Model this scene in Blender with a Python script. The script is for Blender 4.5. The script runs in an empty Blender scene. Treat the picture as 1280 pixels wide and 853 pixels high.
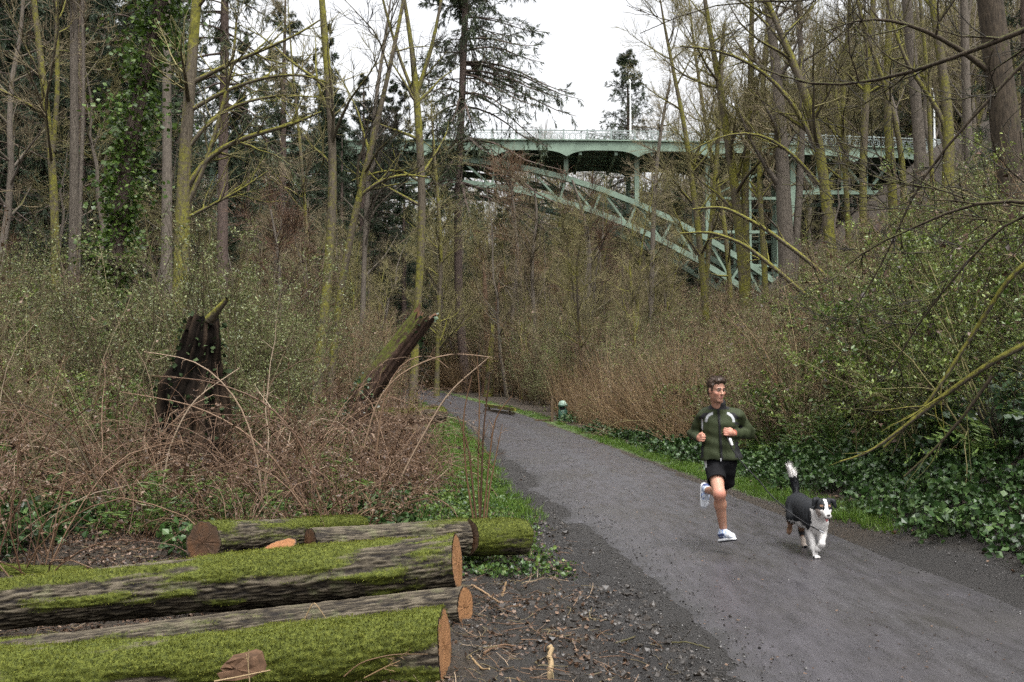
import bpy, bmesh, math, random
import numpy as np
from mathutils import Vector, Matrix

scene = bpy.context.scene
R = math.radians

# ------------------------------------------------------------------ camera
CAM_H, FPX, PITCH = 1.70, 1244.4, 2.23
cam_d = bpy.data.cameras.new('camera')
cam_d.lens = 35.0
cam_d.sensor_width = 36.0
cam_d.clip_start = 0.05
cam_d.clip_end = 2000.0
cam = bpy.data.objects.new('camera', cam_d)
cam.location = (0.0, 0.0, CAM_H)
cam.rotation_euler = (R(90 + PITCH), 0, 0)
scene.collection.objects.link(cam)
scene.camera = cam

# ------------------------------------------------------------------ sky, sun, exposure
SUN_EL, SUN_ROT = 68.0, 150.0          # overcast: a very soft sun high behind the camera's right shoulder
world = bpy.data.worlds.new('World')
scene.world = world
world.use_nodes = True
wn = world.node_tree.nodes
wl = world.node_tree.links
wn.clear()
w_out = wn.new('ShaderNodeOutputWorld')
w_bg = wn.new('ShaderNodeBackground')
w_sky = wn.new('ShaderNodeTexSky')
w_sky.sky_type = 'NISHITA'
w_sky.sun_disc = False
w_sky.sun_elevation = R(SUN_EL)
w_sky.sun_rotation = R(SUN_ROT)
w_sky.air_density = 1.0
w_sky.dust_density = 6.0
w_sky.ozone_density = 1.0
w_hsv = wn.new('ShaderNodeHueSaturation')   # the even grey-white of a closed cloud cover
w_hsv.inputs['Saturation'].default_value = 0.10
wl.new(w_sky.outputs[0], w_hsv.inputs['Color'])
wl.new(w_hsv.outputs[0], w_bg.inputs['Color'])
w_bg.inputs['Strength'].default_value = 0.15
wl.new(w_bg.outputs[0], w_out.inputs['Surface'])

sun_d = bpy.data.lights.new('sun', 'SUN')
sun_d.energy = 0.85
sun_d.angle = R(24)
sun_d.color = (1.0, 0.97, 0.93)
sun = bpy.data.objects.new('sun', sun_d)
sun.rotation_euler = (R(90 - SUN_EL), 0, R(180 - SUN_ROT))
scene.collection.objects.link(sun)

scene.view_settings.view_transform = 'Standard'
scene.view_settings.look = 'None'
scene.view_settings.gamma = 1.0
scene.view_settings.use_curve_mapping = False
scene.view_settings.exposure = 1.45
scene.cycles.use_adaptive_sampling = True
scene.cycles.adaptive_threshold = 0.02
scene.cycles.max_bounces = 4
scene.cycles.diffuse_bounces = 2
scene.cycles.glossy_bounces = 2
scene.cycles.use_denoising = False
try:
    scene.cycles.denoiser = 'OPENIMAGEDENOISE'
except Exception:
    pass

# ------------------------------------------------------------------ helpers
C = scene.collection
rng = np.random.default_rng(7)
random.seed(7)
_c, _s = math.cos(R(PITCH)), math.sin(R(PITCH))

def at(u, v, Y):
    """the point that stands Y metres ahead of the camera where the photograph shows (u, v)"""
    x = (u - 640.0) / FPX
    q = (426.5 - v) / FPX
    wy, wz = _c - q * _s, _s + q * _c
    s = Y / wy
    return np.array((x * s, Y, CAM_H + wz * s))

def tag(o, label=None, cat=None, group=None, kind=None):
    if label: o['label'] = label
    if cat: o['category'] = cat
    if group: o['group'] = group
    if kind: o['kind'] = kind
    return o

def empty(name, loc=(0, 0, 0), rz=0.0):
    o = bpy.data.objects.new(name, None)
    o.location = loc
    o.rotation_euler = (0, 0, rz)
    o.empty_display_size = 0.2
    C.objects.link(o)
    return o

def link(name, me, parent=None, loc=(0, 0, 0)):
    """a mesh object whose data are in the frame of its parent (or the world)"""
    o = bpy.data.objects.new(name, me)
    o.location = loc
    C.objects.link(o)
    if parent is not None:
        o.parent = parent
    return o

def mesh_np(name, V, F, mats=(), smooth=True, fmat=None, attrs=None):
    """fast mesh from a vertex array and one or several face arrays (n,3) / (n,4)"""
    V = np.asarray(V, dtype=np.float32).reshape(-1, 3)
    if isinstance(F, np.ndarray):
        F = [F]
    F = [np.asarray(f, dtype=np.int32) for f in F if len(f)]
    me = bpy.data.meshes.new(name)
    loops = np.concatenate([f.ravel() for f in F])
    counts = np.concatenate([np.full(len(f), f.shape[1], dtype=np.int32) for f in F])
    starts = np.concatenate(([0], np.cumsum(counts)[:-1])).astype(np.int32)
    me.vertices.add(len(V))
    me.vertices.foreach_set('co', V.ravel())
    me.loops.add(len(loops))
    me.loops.foreach_set('vertex_index', loops)
    me.polygons.add(len(counts))
    me.polygons.foreach_set('loop_start', starts)
    me.polygons.foreach_set('loop_total', counts)
    for m in mats:
        me.materials.append(m)
    if fmat is not None:
        me.polygons.foreach_set('material_index', np.asarray(fmat, dtype=np.int32))
    me.polygons.foreach_set('use_smooth', np.full(len(counts), bool(smooth)))
    if attrs:
        for k, a in attrs.items():
            at_ = me.attributes.new(k, 'FLOAT', 'POINT')
            at_.data.foreach_set('value', np.asarray(a, dtype=np.float32))
    me.update(calc_edges=True)
    return me

class Soup:
    """collects vertex / face blocks (with a material slot and a per-point tint) and turns them into ONE mesh"""
    def __init__(self):
        self.V, self.T, self.Q, self.mt, self.mq, self.tint, self.n = [], [], [], [], [], [], 0
    def add(self, V, F, mat=0, tint=None):
        V = np.asarray(V, dtype=np.float32).reshape(-1, 3)
        F = np.asarray(F, dtype=np.int64)
        if len(V) == 0 or len(F) == 0:
            return
        self.V.append(V)
        self.tint.append(np.zeros(len(V), np.float32) if tint is None else np.broadcast_to(np.asarray(tint, np.float32), (len(V),)))
        if F.shape[1] == 3:
            self.T.append(F + self.n); self.mt.append(np.full(len(F), mat))
        else:
            self.Q.append(F + self.n); self.mq.append(np.full(len(F), mat))
        self.n += len(V)
    def mesh(self, name, mats, smooth=True):
        F = []
        fm = []
        if self.T: F.append(np.concatenate(self.T)); fm.append(np.concatenate(self.mt))
        if self.Q: F.append(np.concatenate(self.Q)); fm.append(np.concatenate(self.mq))
        return mesh_np(name, np.concatenate(self.V), F, mats, smooth, np.concatenate(fm), {'tint': np.concatenate(self.tint)})

def nrm(a):
    return a / np.maximum(np.linalg.norm(a, axis=-1, keepdims=True), 1e-9)

def tubes(P, Rd, sides=3, cap=False, squash=None):
    """P (B,n,3) centre lines, Rd (B,n) radii -> vertices, quads"""
    P = np.asarray(P, float); Rd = np.asarray(Rd, float)
    B, n, _ = P.shape
    T = np.empty_like(P)
    T[:, 1:-1] = P[:, 2:] - P[:, :-2]
    T[:, 0] = P[:, 1] - P[:, 0]
    T[:, -1] = P[:, -1] - P[:, -2]
    T = nrm(T)
    ref = np.where(np.abs(T[:, :1, 2:3]) < 0.8, np.array((0, 0, 1.0)), np.array((1.0, 0, 0)))
    ref = np.broadcast_to(ref, P.shape)
    U = nrm(ref - (ref * T).sum(-1, keepdims=True) * T)
    W = np.cross(T, U)
    a = np.arange(sides) * (2 * math.pi / sides)
    ring = U[:, :, None, :] * np.cos(a)[None, None, :, None] + W[:, :, None, :] * np.sin(a)[None, None, :, None]
    V = P[:, :, None, :] + ring * Rd[:, :, None, None]
    idx = np.arange(B * n * sides).reshape(B, n, sides)
    A = idx[:, :-1, :]
    Bq = idx[:, 1:, :]
    F = np.stack([A, np.roll(A, -1, 2), np.roll(Bq, -1, 2), Bq], -1).reshape(-1, 4)
    return V.reshape(-1, 3), F

def resample(pts, n):
    pts = np.asarray(pts, float)
    d = np.concatenate(([0], np.cumsum(np.linalg.norm(np.diff(pts[:, :3], axis=0), axis=1))))
    t = np.linspace(0, d[-1], n)
    # smooth (Catmull-Rom like) interpolation through the points
    out = np.stack([np.interp(t, d, pts[:, k]) for k in range(pts.shape[1])], -1)
    if n > 6 and len(pts) > 2:
        for _ in range(2):
            out[1:-1] = 0.25 * out[:-2] + 0.5 * out[1:-1] + 0.25 * out[2:]
    return out

def grow(P, Rd, per, t0, t1, ang, ln, npts, rg, rad=0.6, rmin=0.002, trop=0.0, wig=0.12, taper=0.75, lpow=0.7, upbias=0.0):
    """children of every branch in P: per each, leaving at ang degrees, ln long (times the parent's remaining share)"""
    B, n, _ = P.shape
    par = np.repeat(np.arange(B), per)
    Cn = len(par)
    t = rg.uniform(t0, t1, Cn)
    f = t * (n - 1)
    i = np.minimum(f.astype(int), n - 2)
    w = (f - i)[:, None]
    p0 = P[par, i] * (1 - w) + P[par, i + 1] * w
    r0 = Rd[par, i] * (1 - w[:, 0]) + Rd[par, i + 1] * w[:, 0]
    tg = nrm(P[par, i + 1] - P[par, i])
    rv = rg.normal(size=(Cn, 3))
    rv[:, 2] += upbias
    pv = nrm(rv - (rv * tg).sum(-1, keepdims=True) * tg)
    a = np.radians(rg.normal(ang[0], ang[1], Cn))[:, None]
    d = nrm(tg * np.cos(a) + pv * np.sin(a))
    plen = np.linalg.norm(P[:, 1:] - P[:, :-1], axis=-1).sum(1)[par]
    L = (ln if ln > 0 else -ln * plen) * rg.uniform(0.55, 1.15, Cn) * (1.12 - t) ** lpow
    out = np.empty((Cn, npts, 3))
    out[:, 0] = p0
    step = (L / (npts - 1))[:, None]
    for k in range(1, npts):
        d = nrm(d + rg.normal(size=(Cn, 3)) * wig + np.array((0, 0, trop)))
        out[:, k] = out[:, k - 1] + d * step
    rr = np.maximum(r0 * rad, rmin)[:, None] * np.linspace(1, 1 - taper, npts)[None, :]
    return out, np.maximum(rr, rmin * 0.6), par

def along(P, per, rg, t0=0.1, t1=1.0):
    B, n, _ = P.shape
    par = np.repeat(np.arange(B), per)
    f = rg.uniform(t0, t1, len(par)) * (n - 1)
    i = np.minimum(f.astype(int), n - 2)
    w = (f - i)[:, None]
    return P[par, i] * (1 - w) + P[par, i + 1] * w, nrm(P[par, i + 1] - P[par, i])

def leaves(p, size, rg, d=None, asp=0.5, spread=1.0, up=0.3, fold=0.25, var=0.35):
    """a bent two-triangle leaf at each p: base at p, pointing roughly along d"""
    n = len(p)
    rv = rg.normal(size=(n, 3)) * spread
    a = nrm(rv + (0 if d is None else d) + np.array((0, 0, up)))
    b = nrm(np.cross(a, rg.normal(size=(n, 3))))
    c = np.cross(a, b)
    s = (size * rg.uniform(1 - var, 1 + var, n))[:, None]
    v0 = p
    v1 = p + a * s * 0.5 + b * s * asp * 0.5 + c * s * fold * 0.4
    v2 = p + a * s
    v3 = p + a * s * 0.5 - b * s * asp * 0.5 + c * s * fold * 0.4
    V = np.stack([v0, v1, v2, v3], 1).reshape(-1, 3)
    k = np.arange(n)[:, None] * 4
    F = np.concatenate([k + np.array((0, 1, 2)), k + np.array((0, 2, 3))], 0)
    return V, F, np.repeat(rg.uniform(0, 1, n), 4)

def vnoise(x, y, seed=0):
    """smooth value noise, vectorised"""
    x = np.asarray(x, float); y = np.asarray(y, float)
    xi, yi = np.floor(x).astype(np.int64), np.floor(y).astype(np.int64)
    xf, yf = x - xi, y - yi
    xf = xf * xf * (3 - 2 * xf); yf = yf * yf * (3 - 2 * yf)
    def h(a, b):
        n = (a * 374761393 + b * 668265263 + seed * 974634777) & 0xffffffff
        n = ((n ^ (n >> 13)) * 1274126177) & 0xffffffff
        return ((n ^ (n >> 16)) & 0xffff) / 65535.0
    return (h(xi, yi) * (1 - xf) + h(xi + 1, yi) * xf) * (1 - yf) + (h(xi, yi + 1) * (1 - xf) + h(xi + 1, yi + 1) * xf) * yf

def vnoise3(x, y, z, seed=0):
    xi, yi, zi = (np.floor(q).astype(np.int64) for q in (x, y, z))
    xf, yf, zf = x - xi, y - yi, z - zi
    xf, yf, zf = (q * q * (3 - 2 * q) for q in (xf, yf, zf))
    def h(a, b, c):
        n = (a * 374761393 + b * 668265263 + c * 1442695041 + seed * 974634777) & 0xffffffff
        n = ((n ^ (n >> 13)) * 1274126177) & 0xffffffff
        return ((n ^ (n >> 16)) & 0xffff) / 65535.0
    def pl(c):
        return (h(xi, yi, c) * (1 - xf) + h(xi + 1, yi, c) * xf) * (1 - yf) + (h(xi, yi + 1, c) * (1 - xf) + h(xi + 1, yi + 1, c) * xf) * yf
    return pl(zi) * (1 - zf) + pl(zi + 1) * zf

def fbm3(x, y, z, oct=4, seed=0):
    s, a, t = 0.0, 0.5, 0.0
    for k in range(oct):
        s = s + a * vnoise3(x * 2 ** k, y * 2 ** k, z * 2 ** k, seed + k * 17)
        t += a; a *= 0.5
    return s / t

def fbm(x, y, oct=4, seed=0):
    s, a, t = 0.0, 0.5, 0.0
    for k in range(oct):
        s = s + a * vnoise(np.asarray(x) * 2 ** k, np.asarray(y) * 2 ** k, seed + k * 17)
        t += a
        a *= 0.5
    return s / t

# ------------------------------------------------------------------ materials
def new_mat(name):
    m = bpy.data.materials.new(name)
    m.use_nodes = True
    nt = m.node_tree
    b = nt.nodes['Principled BSDF']
    return m, nt, b

def nd(nt, kind, **kw):
    n = nt.nodes.new(kind)
    for k, v in kw.items():
        if hasattr(n, k) and k not in n.inputs:
            setattr(n, k, v)
        else:
            n.inputs[k].default_value = v
    return n

def noise(nt, scale, detail=4, rough=0.6, vec=None, dist=0.0):
    n = nd(nt, 'ShaderNodeTexNoise', Scale=scale, Detail=detail, Roughness=rough, Distortion=dist)
    if vec is not None:
        nt.links.new(vec, n.inputs['Vector'])
    return n.outputs['Fac']

def ramp(nt, fac, stops):
    r = nt.nodes.new('ShaderNodeValToRGB')
    el = r.color_ramp.elements
    while len(el) < len(stops):
        el.new(0.5)
    for e, (p, c) in zip(el, stops):
        e.position = p
        e.color = (*c, 1) if len(c) == 3 else c
    nt.links.new(fac, r.inputs['Fac'])
    return r.outputs['Color']

def math_(nt, op, a, b=None, clamp=False):
    n = nt.nodes.new('ShaderNodeMath')
    n.operation = op
    n.use_clamp = clamp
    for k, v in ((0, a), (1, b)):
        if v is None: continue
        if hasattr(v, 'links') or hasattr(v, 'is_linked'):
            nt.links.new(v, n.inputs[k])
        else:
            n.inputs[k].default_value = v
    return n.outputs[0]

def mixc(nt, fac, a, b, mode='MIX'):
    n = nt.nodes.new('ShaderNodeMix')
    n.data_type = 'RGBA'
    n.blend_type = mode
    for sock, v in ((n.inputs[0], fac), (n.inputs[6], a), (n.inputs[7], b)):
        if hasattr(v, 'is_linked'):
            nt.links.new(v, sock)
        else:
            sock.default_value = (*v, 1) if isinstance(v, tuple) and len(v) == 3 else v
    return n.outputs[2]

def bump(nt, b, h, strength=0.5, dist=0.01):
    n = nd(nt, 'ShaderNodeBump', Strength=strength, Distance=dist)
    nt.links.new(h, n.inputs['Height'])
    nt.links.new(n.outputs[0], b.inputs['Normal'])

def coord(nt, what='Object', scale=None):
    t = nt.nodes.new('ShaderNodeTexCoord').outputs[what]
    if scale:
        m = nt.nodes.new('ShaderNodeMapping')
        m.inputs['Scale'].default_value = scale
        nt.links.new(t, m.inputs['Vector'])
        return m.outputs[0]
    return t

def attr(nt, name, out='Fac'):
    n = nt.nodes.new('ShaderNodeAttribute')
    n.attribute_name = name
    return n.outputs[out]

def rand(nt):
    return nt.nodes.new('ShaderNodeObjectInfo').outputs['Random']

def world_pos(nt):
    return nt.nodes.new('ShaderNodeNewGeometry').outputs['Position']

def set_spec(b, v):
    for k in ('Specular IOR Level', 'Specular'):
        if k in b.inputs:
            b.inputs[k].default_value = v
            return

def plain(name, col, rough=0.6, spec=0.4, metal=0.0, var=0.15, scale=30.0):
    """one colour with a little grain"""
    m, nt, b = new_mat(name)
    f = noise(nt, scale, 4, 0.6, coord(nt))
    c = ramp(nt, f, [(0.25, tuple(x * (1 - var) for x in col)), (0.75, tuple(min(1, x * (1 + var)) for x in col))])
    nt.links.new(c, b.inputs['Base Color'])
    b.inputs['Roughness'].default_value = rough
    b.inputs['Metallic'].default_value = metal
    set_spec(b, spec)
    return m

def leaf_mat(name, stops, rough=0.45, spec=0.35, trans=0.25):
    """leaf / twig colour that differs from leaf to leaf (tint) and plant to plant (random)"""
    m, nt, b = new_mat(name)
    f = math_(nt, 'ADD', math_(nt, 'MULTIPLY', attr(nt, 'tint'), 0.65), math_(nt, 'MULTIPLY', rand(nt), 0.35))
    c = ramp(nt, f, stops)
    nt.links.new(c, b.inputs['Base Color'])
    b.inputs['Roughness'].default_value = rough
    set_spec(b, spec)
    if trans > 0:
        tr = nt.nodes.new('ShaderNodeBsdfTranslucent')
        nt.links.new(c, tr.inputs['Color'])
        mx = nt.nodes.new('ShaderNodeMixShader')
        mx.inputs[0].default_value = trans
        nt.links.new(b.outputs[0], mx.inputs[1])
        nt.links.new(tr.outputs[0], mx.inputs[2])
        nt.links.new(mx.outputs[0], nt.nodes['Material Output'].inputs['Surface'])
    return m

def bark_mat(name, dark, light, moss, amount=0.5, scale=1.0, moss_bright=None):
    """furrowed bark; moss in patches, thicker where the surface looks up and on the damp side"""
    m, nt, b = new_mat(name)
    co = coord(nt, 'Object', (9 * scale, 9 * scale, 2.0 * scale))
    f = noise(nt, 3.0, 5, 0.65, co)
    c = ramp(nt, f, [(0.3, dark), (0.7, light)])
    g = nt.nodes.new('ShaderNodeNewGeometry')
    sx = nt.nodes.new('ShaderNodeSeparateXYZ')
    nt.links.new(g.outputs['Normal'], sx.inputs[0])
    up = math_(nt, 'MULTIPLY', sx.outputs['Z'], 0.35)
    mp = noise(nt, 0.9 * scale, 4, 0.6, coord(nt))
    mp2 = noise(nt, 14 * scale, 3, 0.6, coord(nt))
    k = math_(nt, 'ADD', math_(nt, 'ADD', mp, up), math_(nt, 'MULTIPLY', math_(nt, 'SUBTRACT', mp2, 0.5), 0.5))
    k = math_(nt, 'MULTIPLY', math_(nt, 'SUBTRACT', k, 0.78 - 0.5 * amount), 5.0, True)
    mc = ramp(nt, mp2, [(0.3, tuple(x * 0.55 for x in moss)), (0.7, moss_bright or moss)])
    nt.links.new(mixc(nt, k, c, mc), b.inputs['Base Color'])
    b.inputs['Roughness'].default_value = 0.85
    set_spec(b, 0.2)
    bump(nt, b, f, 0.6, 0.03)
    return m

M = {}
M['bark_moss'] = bark_mat('mossy_alder_bark', (0.045, 0.036, 0.026), (0.13, 0.108, 0.078), (0.105, 0.105, 0.016), 0.72, moss_bright=(0.190, 0.178, 0.032))
M['bark_grey'] = bark_mat('grey_bark', (0.055, 0.046, 0.037), (0.165, 0.140, 0.113), (0.10, 0.095, 0.03), 0.28)
M['bark_fir'] = bark_mat('fir_bark', (0.042, 0.031, 0.026), (0.135, 0.100, 0.084), (0.07, 0.075, 0.03), 0.10)
M['bark_dark'] = bark_mat('dark_ridged_bark', (0.020, 0.016, 0.012), (0.085, 0.065, 0.045), (0.07, 0.075, 0.018), 0.34)
M['bark_red'] = bark_mat('broken_reddish_wood', (0.060, 0.036, 0.024), (0.20, 0.125, 0.080), (0.08, 0.082, 0.02), 0.36)
M['twig'] = leaf_mat('grey_brown_twig', [(0.08, (0.016, 0.012, 0.007)), (0.5, (0.070, 0.054, 0.028)), (0.92, (0.170, 0.138, 0.075))], 0.7, 0.25, 0)
M['twig_moss'] = leaf_mat('mossy_twig', [(0.08, (0.022, 0.020, 0.007)), (0.5, (0.080, 0.074, 0.022)), (0.92, (0.160, 0.142, 0.045))], 0.8, 0.2, 0)
M['twig_olive'] = leaf_mat('olive_crown_twig', [(0.08, (0.040, 0.036, 0.014)), (0.5, (0.125, 0.112, 0.048)), (0.92, (0.235, 0.205, 0.095))], 0.8, 0.2, 0)
M['twig_tan'] = leaf_mat('tan_crown_twig', [(0.08, (0.044, 0.034, 0.018)), (0.5, (0.130, 0.104, 0.060)), (0.92, (0.235, 0.195, 0.120))], 0.8, 0.2, 0)
M['twig_dark'] = leaf_mat('dark_twig', [(0.1, (0.008, 0.006, 0.004)), (0.6, (0.030, 0.025, 0.014)), (0.95, (0.075, 0.068, 0.028))], 0.7, 0.25, 0)
M['cane'] = leaf_mat('tan_bramble_cane', [(0.08, (0.040, 0.020, 0.011)), (0.42, (0.090, 0.050, 0.028)), (0.72, (0.160, 0.100, 0.060)), (0.95, (0.34, 0.265, 0.19))], 0.55, 0.3, 0)
M['cane_red'] = leaf_mat('rusty_cane', [(0.08, (0.030, 0.014, 0.008)), (0.6, (0.105, 0.057, 0.029)), (0.95, (0.20, 0.130, 0.072))], 0.6, 0.3, 0)
M['straw'] = leaf_mat('dry_straw_stem', [(0.08, (0.060, 0.034, 0.015)), (0.5, (0.175, 0.112, 0.055)), (0.95, (0.30, 0.225, 0.125))], 0.6, 0.3, 0)
M['bud'] = leaf_mat('opening_bud_leaf', [(0.05, (0.030, 0.050, 0.007)), (0.5, (0.110, 0.155, 0.024)), (0.95, (0.28, 0.335, 0.085))], 0.4, 0.45)
M['bud_grey'] = leaf_mat('grey_green_bud_leaf', [(0.05, (0.030, 0.040, 0.010)), (0.5, (0.105, 0.126, 0.038)), (0.95, (0.25, 0.275, 0.11))], 0.4, 0.45)
M['leaf_green'] = leaf_mat('fresh_green_leaf', [(0.05, (0.018, 0.036, 0.006)), (0.5, (0.058, 0.105, 0.016)), (0.95, (0.15, 0.215, 0.05))], 0.4, 0.4)
M['ivy'] = leaf_mat('ivy_leaf', [(0.05, (0.008, 0.020, 0.005)), (0.5, (0.024, 0.056, 0.012)), (0.92, (0.075, 0.125, 0.036))], 0.40, 0.35, 0.1)
M['evergreen'] = leaf_mat('dark_evergreen_leaf', [(0.05, (0.008, 0.020, 0.008)), (0.5, (0.022, 0.050, 0.017)), (0.95, (0.065, 0.105, 0.048))], 0.3, 0.5, 0.1)
M['needle'] = leaf_mat('conifer_needles', [(0.05, (0.016, 0.026, 0.012)), (0.5, (0.042, 0.060, 0.026)), (0.95, (0.090, 0.106, 0.048))], 0.55, 0.3, 0.15)
M['needle_dark'] = leaf_mat('dark_conifer_needles', [(0.05, (0.010, 0.020, 0.010)), (0.5, (0.026, 0.046, 0.022)), (0.95, (0.060, 0.082, 0.040))], 0.55, 0.3, 0.15)
M['dead_leaf'] = leaf_mat('dead_brown_leaf', [(0.05, (0.018, 0.010, 0.006)), (0.45, (0.060, 0.033, 0.019)), (0.8, (0.130, 0.078, 0.047)), (0.97, (0.25, 0.18, 0.13))], 0.5, 0.4, 0.1)
M['grass'] = leaf_mat('grass_blade', [(0.05, (0.030, 0.066, 0.007)), (0.5, (0.068, 0.130, 0.013)), (0.95, (0.13, 0.19, 0.035))], 0.45, 0.35, 0.25)

# ------------------------------------------------------------------ the lie of the land
_py = np.array([-20, 0, 3, 5.6, 8, 10, 12.4, 15.7, 20, 26, 32.5, 38, 45, 52, 60, 68, 75, 85, 95, 110, 130.])
_pc = np.array([3.9, 3.1, 2.86, 2.72, 2.58, 2.40, 2.12, 1.80, 1.48, 0.98, 0.42, -0.12, -1.0, -2.25, -3.95, -5.6, -7.3, -10.6, -14.5, -21, -30.])
_pz_y = np.array([-20, 35, 45, 60, 75, 100, 130.])
_pz = np.array([0, 0, 0.12, 0.47, 0.83, 1.5, 2.4])
PATH_HALF = 1.40
_fine = np.linspace(-20, 130, 1501)
_finec = np.interp(_fine, _py, _pc)
for _ in range(60):
    _finec[1:-1] = 0.25 * _finec[:-2] + 0.5 * _finec[1:-1] + 0.25 * _finec[2:]
_finez = np.interp(_fine, _pz_y, _pz)
for _ in range(400):
    _finez[1:-1] = 0.25 * _finez[:-2] + 0.5 * _finez[1:-1] + 0.25 * _finez[2:]

def pc(y): return np.interp(y, _fine, _finec)
def pz(y): return np.interp(y, _fine, _finez)

def softplus(t, k):
    return np.logaddexp(0, np.asarray(t, float) / k) * k

def H(x, y):
    """height of the ground (without fine relief)"""
    x = np.asarray(x, float); y = np.asarray(y, float)
    d = x - pc(y)
    base = pz(y)
    toe_r = np.interp(y, [0, 10, 16, 30, 60, 100, 200, 400], [5.2, 4.3, 4.6, 6.4, 10.0, 14.5, 30, 90])
    slope_r = np.interp(y, [0, 15, 30, 60, 100], [0.62, 0.62, 0.62, 0.70, 0.85])
    toe_l = np.interp(y, [0, 20, 50, 100, 200, 400], [-11, -12, -16, -27, -60, -140])
    r = np.minimum(softplus(x - toe_r, 0.5) * slope_r, 24)
    l = np.minimum(softplus(toe_l - x, 2.0) * 0.55, 26)
    far = np.interp(y, [0, 110, 250, 400], [0, 0, -2, -4])
    rough = (fbm(x * 0.35, y * 0.35, 3, 5) - 0.5) * 0.35 * np.clip((np.abs(d) - 1.9) / 1.5, 0, 1)
    bank = 0.12 * np.clip((-d - 2.6) / 2.5, 0, 1)
    q = np.clip((-x - 0.3) / 2.4, 0, 1) * np.clip((9.2 - y) / 1.6, 0, 1)
    hollow = -0.26 * q * q * (3 - 2 * q)
    return base + r + l + far + rough + bank * np.clip((y - 7) / 3, 0, 1) + hollow

def detail(x, y):
    """mud, ruts and lumps of the ground surface near the camera"""
    d = x - pc(y)
    off = np.clip((np.abs(d) - PATH_HALF + 0.10) / 0.35, 0, 1)
    churn = (fbm(x * 4.5, y * 4.5, 4, 11) - 0.5) * 0.11 + (fbm(x * 15, y * 15, 3, 23) - 0.5) * 0.055
    rut = -0.035 * np.exp(-((d + 2.0) / 0.16) ** 2) - 0.03 * np.exp(-((d + 2.65) / 0.2) ** 2)
    near = np.clip((26 - y) / 10, 0.0, 1)
    return off * near * (churn + rut) - 0.05 * (1 - np.clip((np.abs(d) - PATH_HALF + 0.25) / 0.2, 0, 1))

def axis(lo, a, b, hi, fine, g):
    out = list(np.arange(a, b, fine))
    s = fine
    x = out[-1]
    while x < hi:
        s *= g
        x += s
        out.append(x)
    s = fine
    x = out[0]
    pre = []
    while x > lo:
        s *= g
        x -= s
        pre.append(x)
    return np.array(pre[::-1] + out)

def grid_mesh(name, X, Y, Z, mats, attrs):
    ny, nx = X.shape
    idx = np.arange(nx * ny).reshape(ny, nx)
    F = np.stack([idx[:-1, :-1], idx[:-1, 1:], idx[1:, 1:], idx[1:, :-1]], -1).reshape(-1, 4)
    return mesh_np(name, np.stack([X, Y, Z], -1).reshape(-1, 3), F, mats, True, None, {k: v.ravel() for k, v in attrs.items()})

# ground: one sheet to the horizon
m, nt, b = new_mat('forest_floor_and_mud')
wp = world_pos(nt)
n1 = noise(nt, 3.0, 6, 0.65, wp)
n2 = noise(nt, 28.0, 5, 0.7, wp)
n3 = noise(nt, 140.0, 3, 0.7, wp)
litter = ramp(nt, n2, [(0.25, (0.012, 0.009, 0.005)), (0.5, (0.034, 0.024, 0.014)), (0.8, (0.080, 0.055, 0.034))])
mud = ramp(nt, n2, [(0.3, (0.010, 0.008, 0.006)), (0.55, (0.026, 0.021, 0.016)), (0.8, (0.060, 0.050, 0.041))])
stone = ramp(nt, n3, [(0.35, (0.008, 0.007, 0.006)), (0.55, (0.021, 0.018, 0.016)), (0.72, (0.060, 0.054, 0.049))])
turf = ramp(nt, n2, [(0.3, (0.025, 0.042, 0.008)), (0.7, (0.075, 0.12, 0.022))])
mudf = math_(nt, 'MULTIPLY', math_(nt, 'SUBTRACT', math_(nt, 'ADD', attr(nt, 'mud'), math_(nt, 'MULTIPLY', math_(nt, 'SUBTRACT', n1, 0.5), 1.1)), 0.35), 3.5, True)
gravf = math_(nt, 'MULTIPLY', math_(nt, 'SUBTRACT', math_(nt, 'ADD', attr(nt, 'gravel'), math_(nt, 'MULTIPLY', math_(nt, 'SUBTRACT', n2, 0.5), 0.8)), 0.35), 3.0, True)
turff = math_(nt, 'MULTIPLY', math_(nt, 'SUBTRACT', math_(nt, 'ADD', attr(nt, 'turf'), math_(nt, 'MULTIPLY', math_(nt, 'SUBTRACT', n1, 0.5), 0.7)), 0.35), 4.0, True)
col = mixc(nt, mudf, litter, mud)
col = mixc(nt, gravf, col, stone)
col = mixc(nt, turff, col, turf)
nt.links.new(col, b.inputs['Base Color'])
wet = math_(nt, 'SUBTRACT', 0.92, math_(nt, 'MULTIPLY', mudf, math_(nt, 'MULTIPLY', math_(nt, 'SUBTRACT', n1, 0.30), 1.9, True)), True)
nt.links.new(wet, b.inputs['Roughness'])
set_spec(b, 0.5)
bump(nt, b, math_(nt, 'ADD', n2, math_(nt, 'MULTIPLY', n3, 0.6)), 1.0, 0.04)
M['ground'] = m

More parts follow.
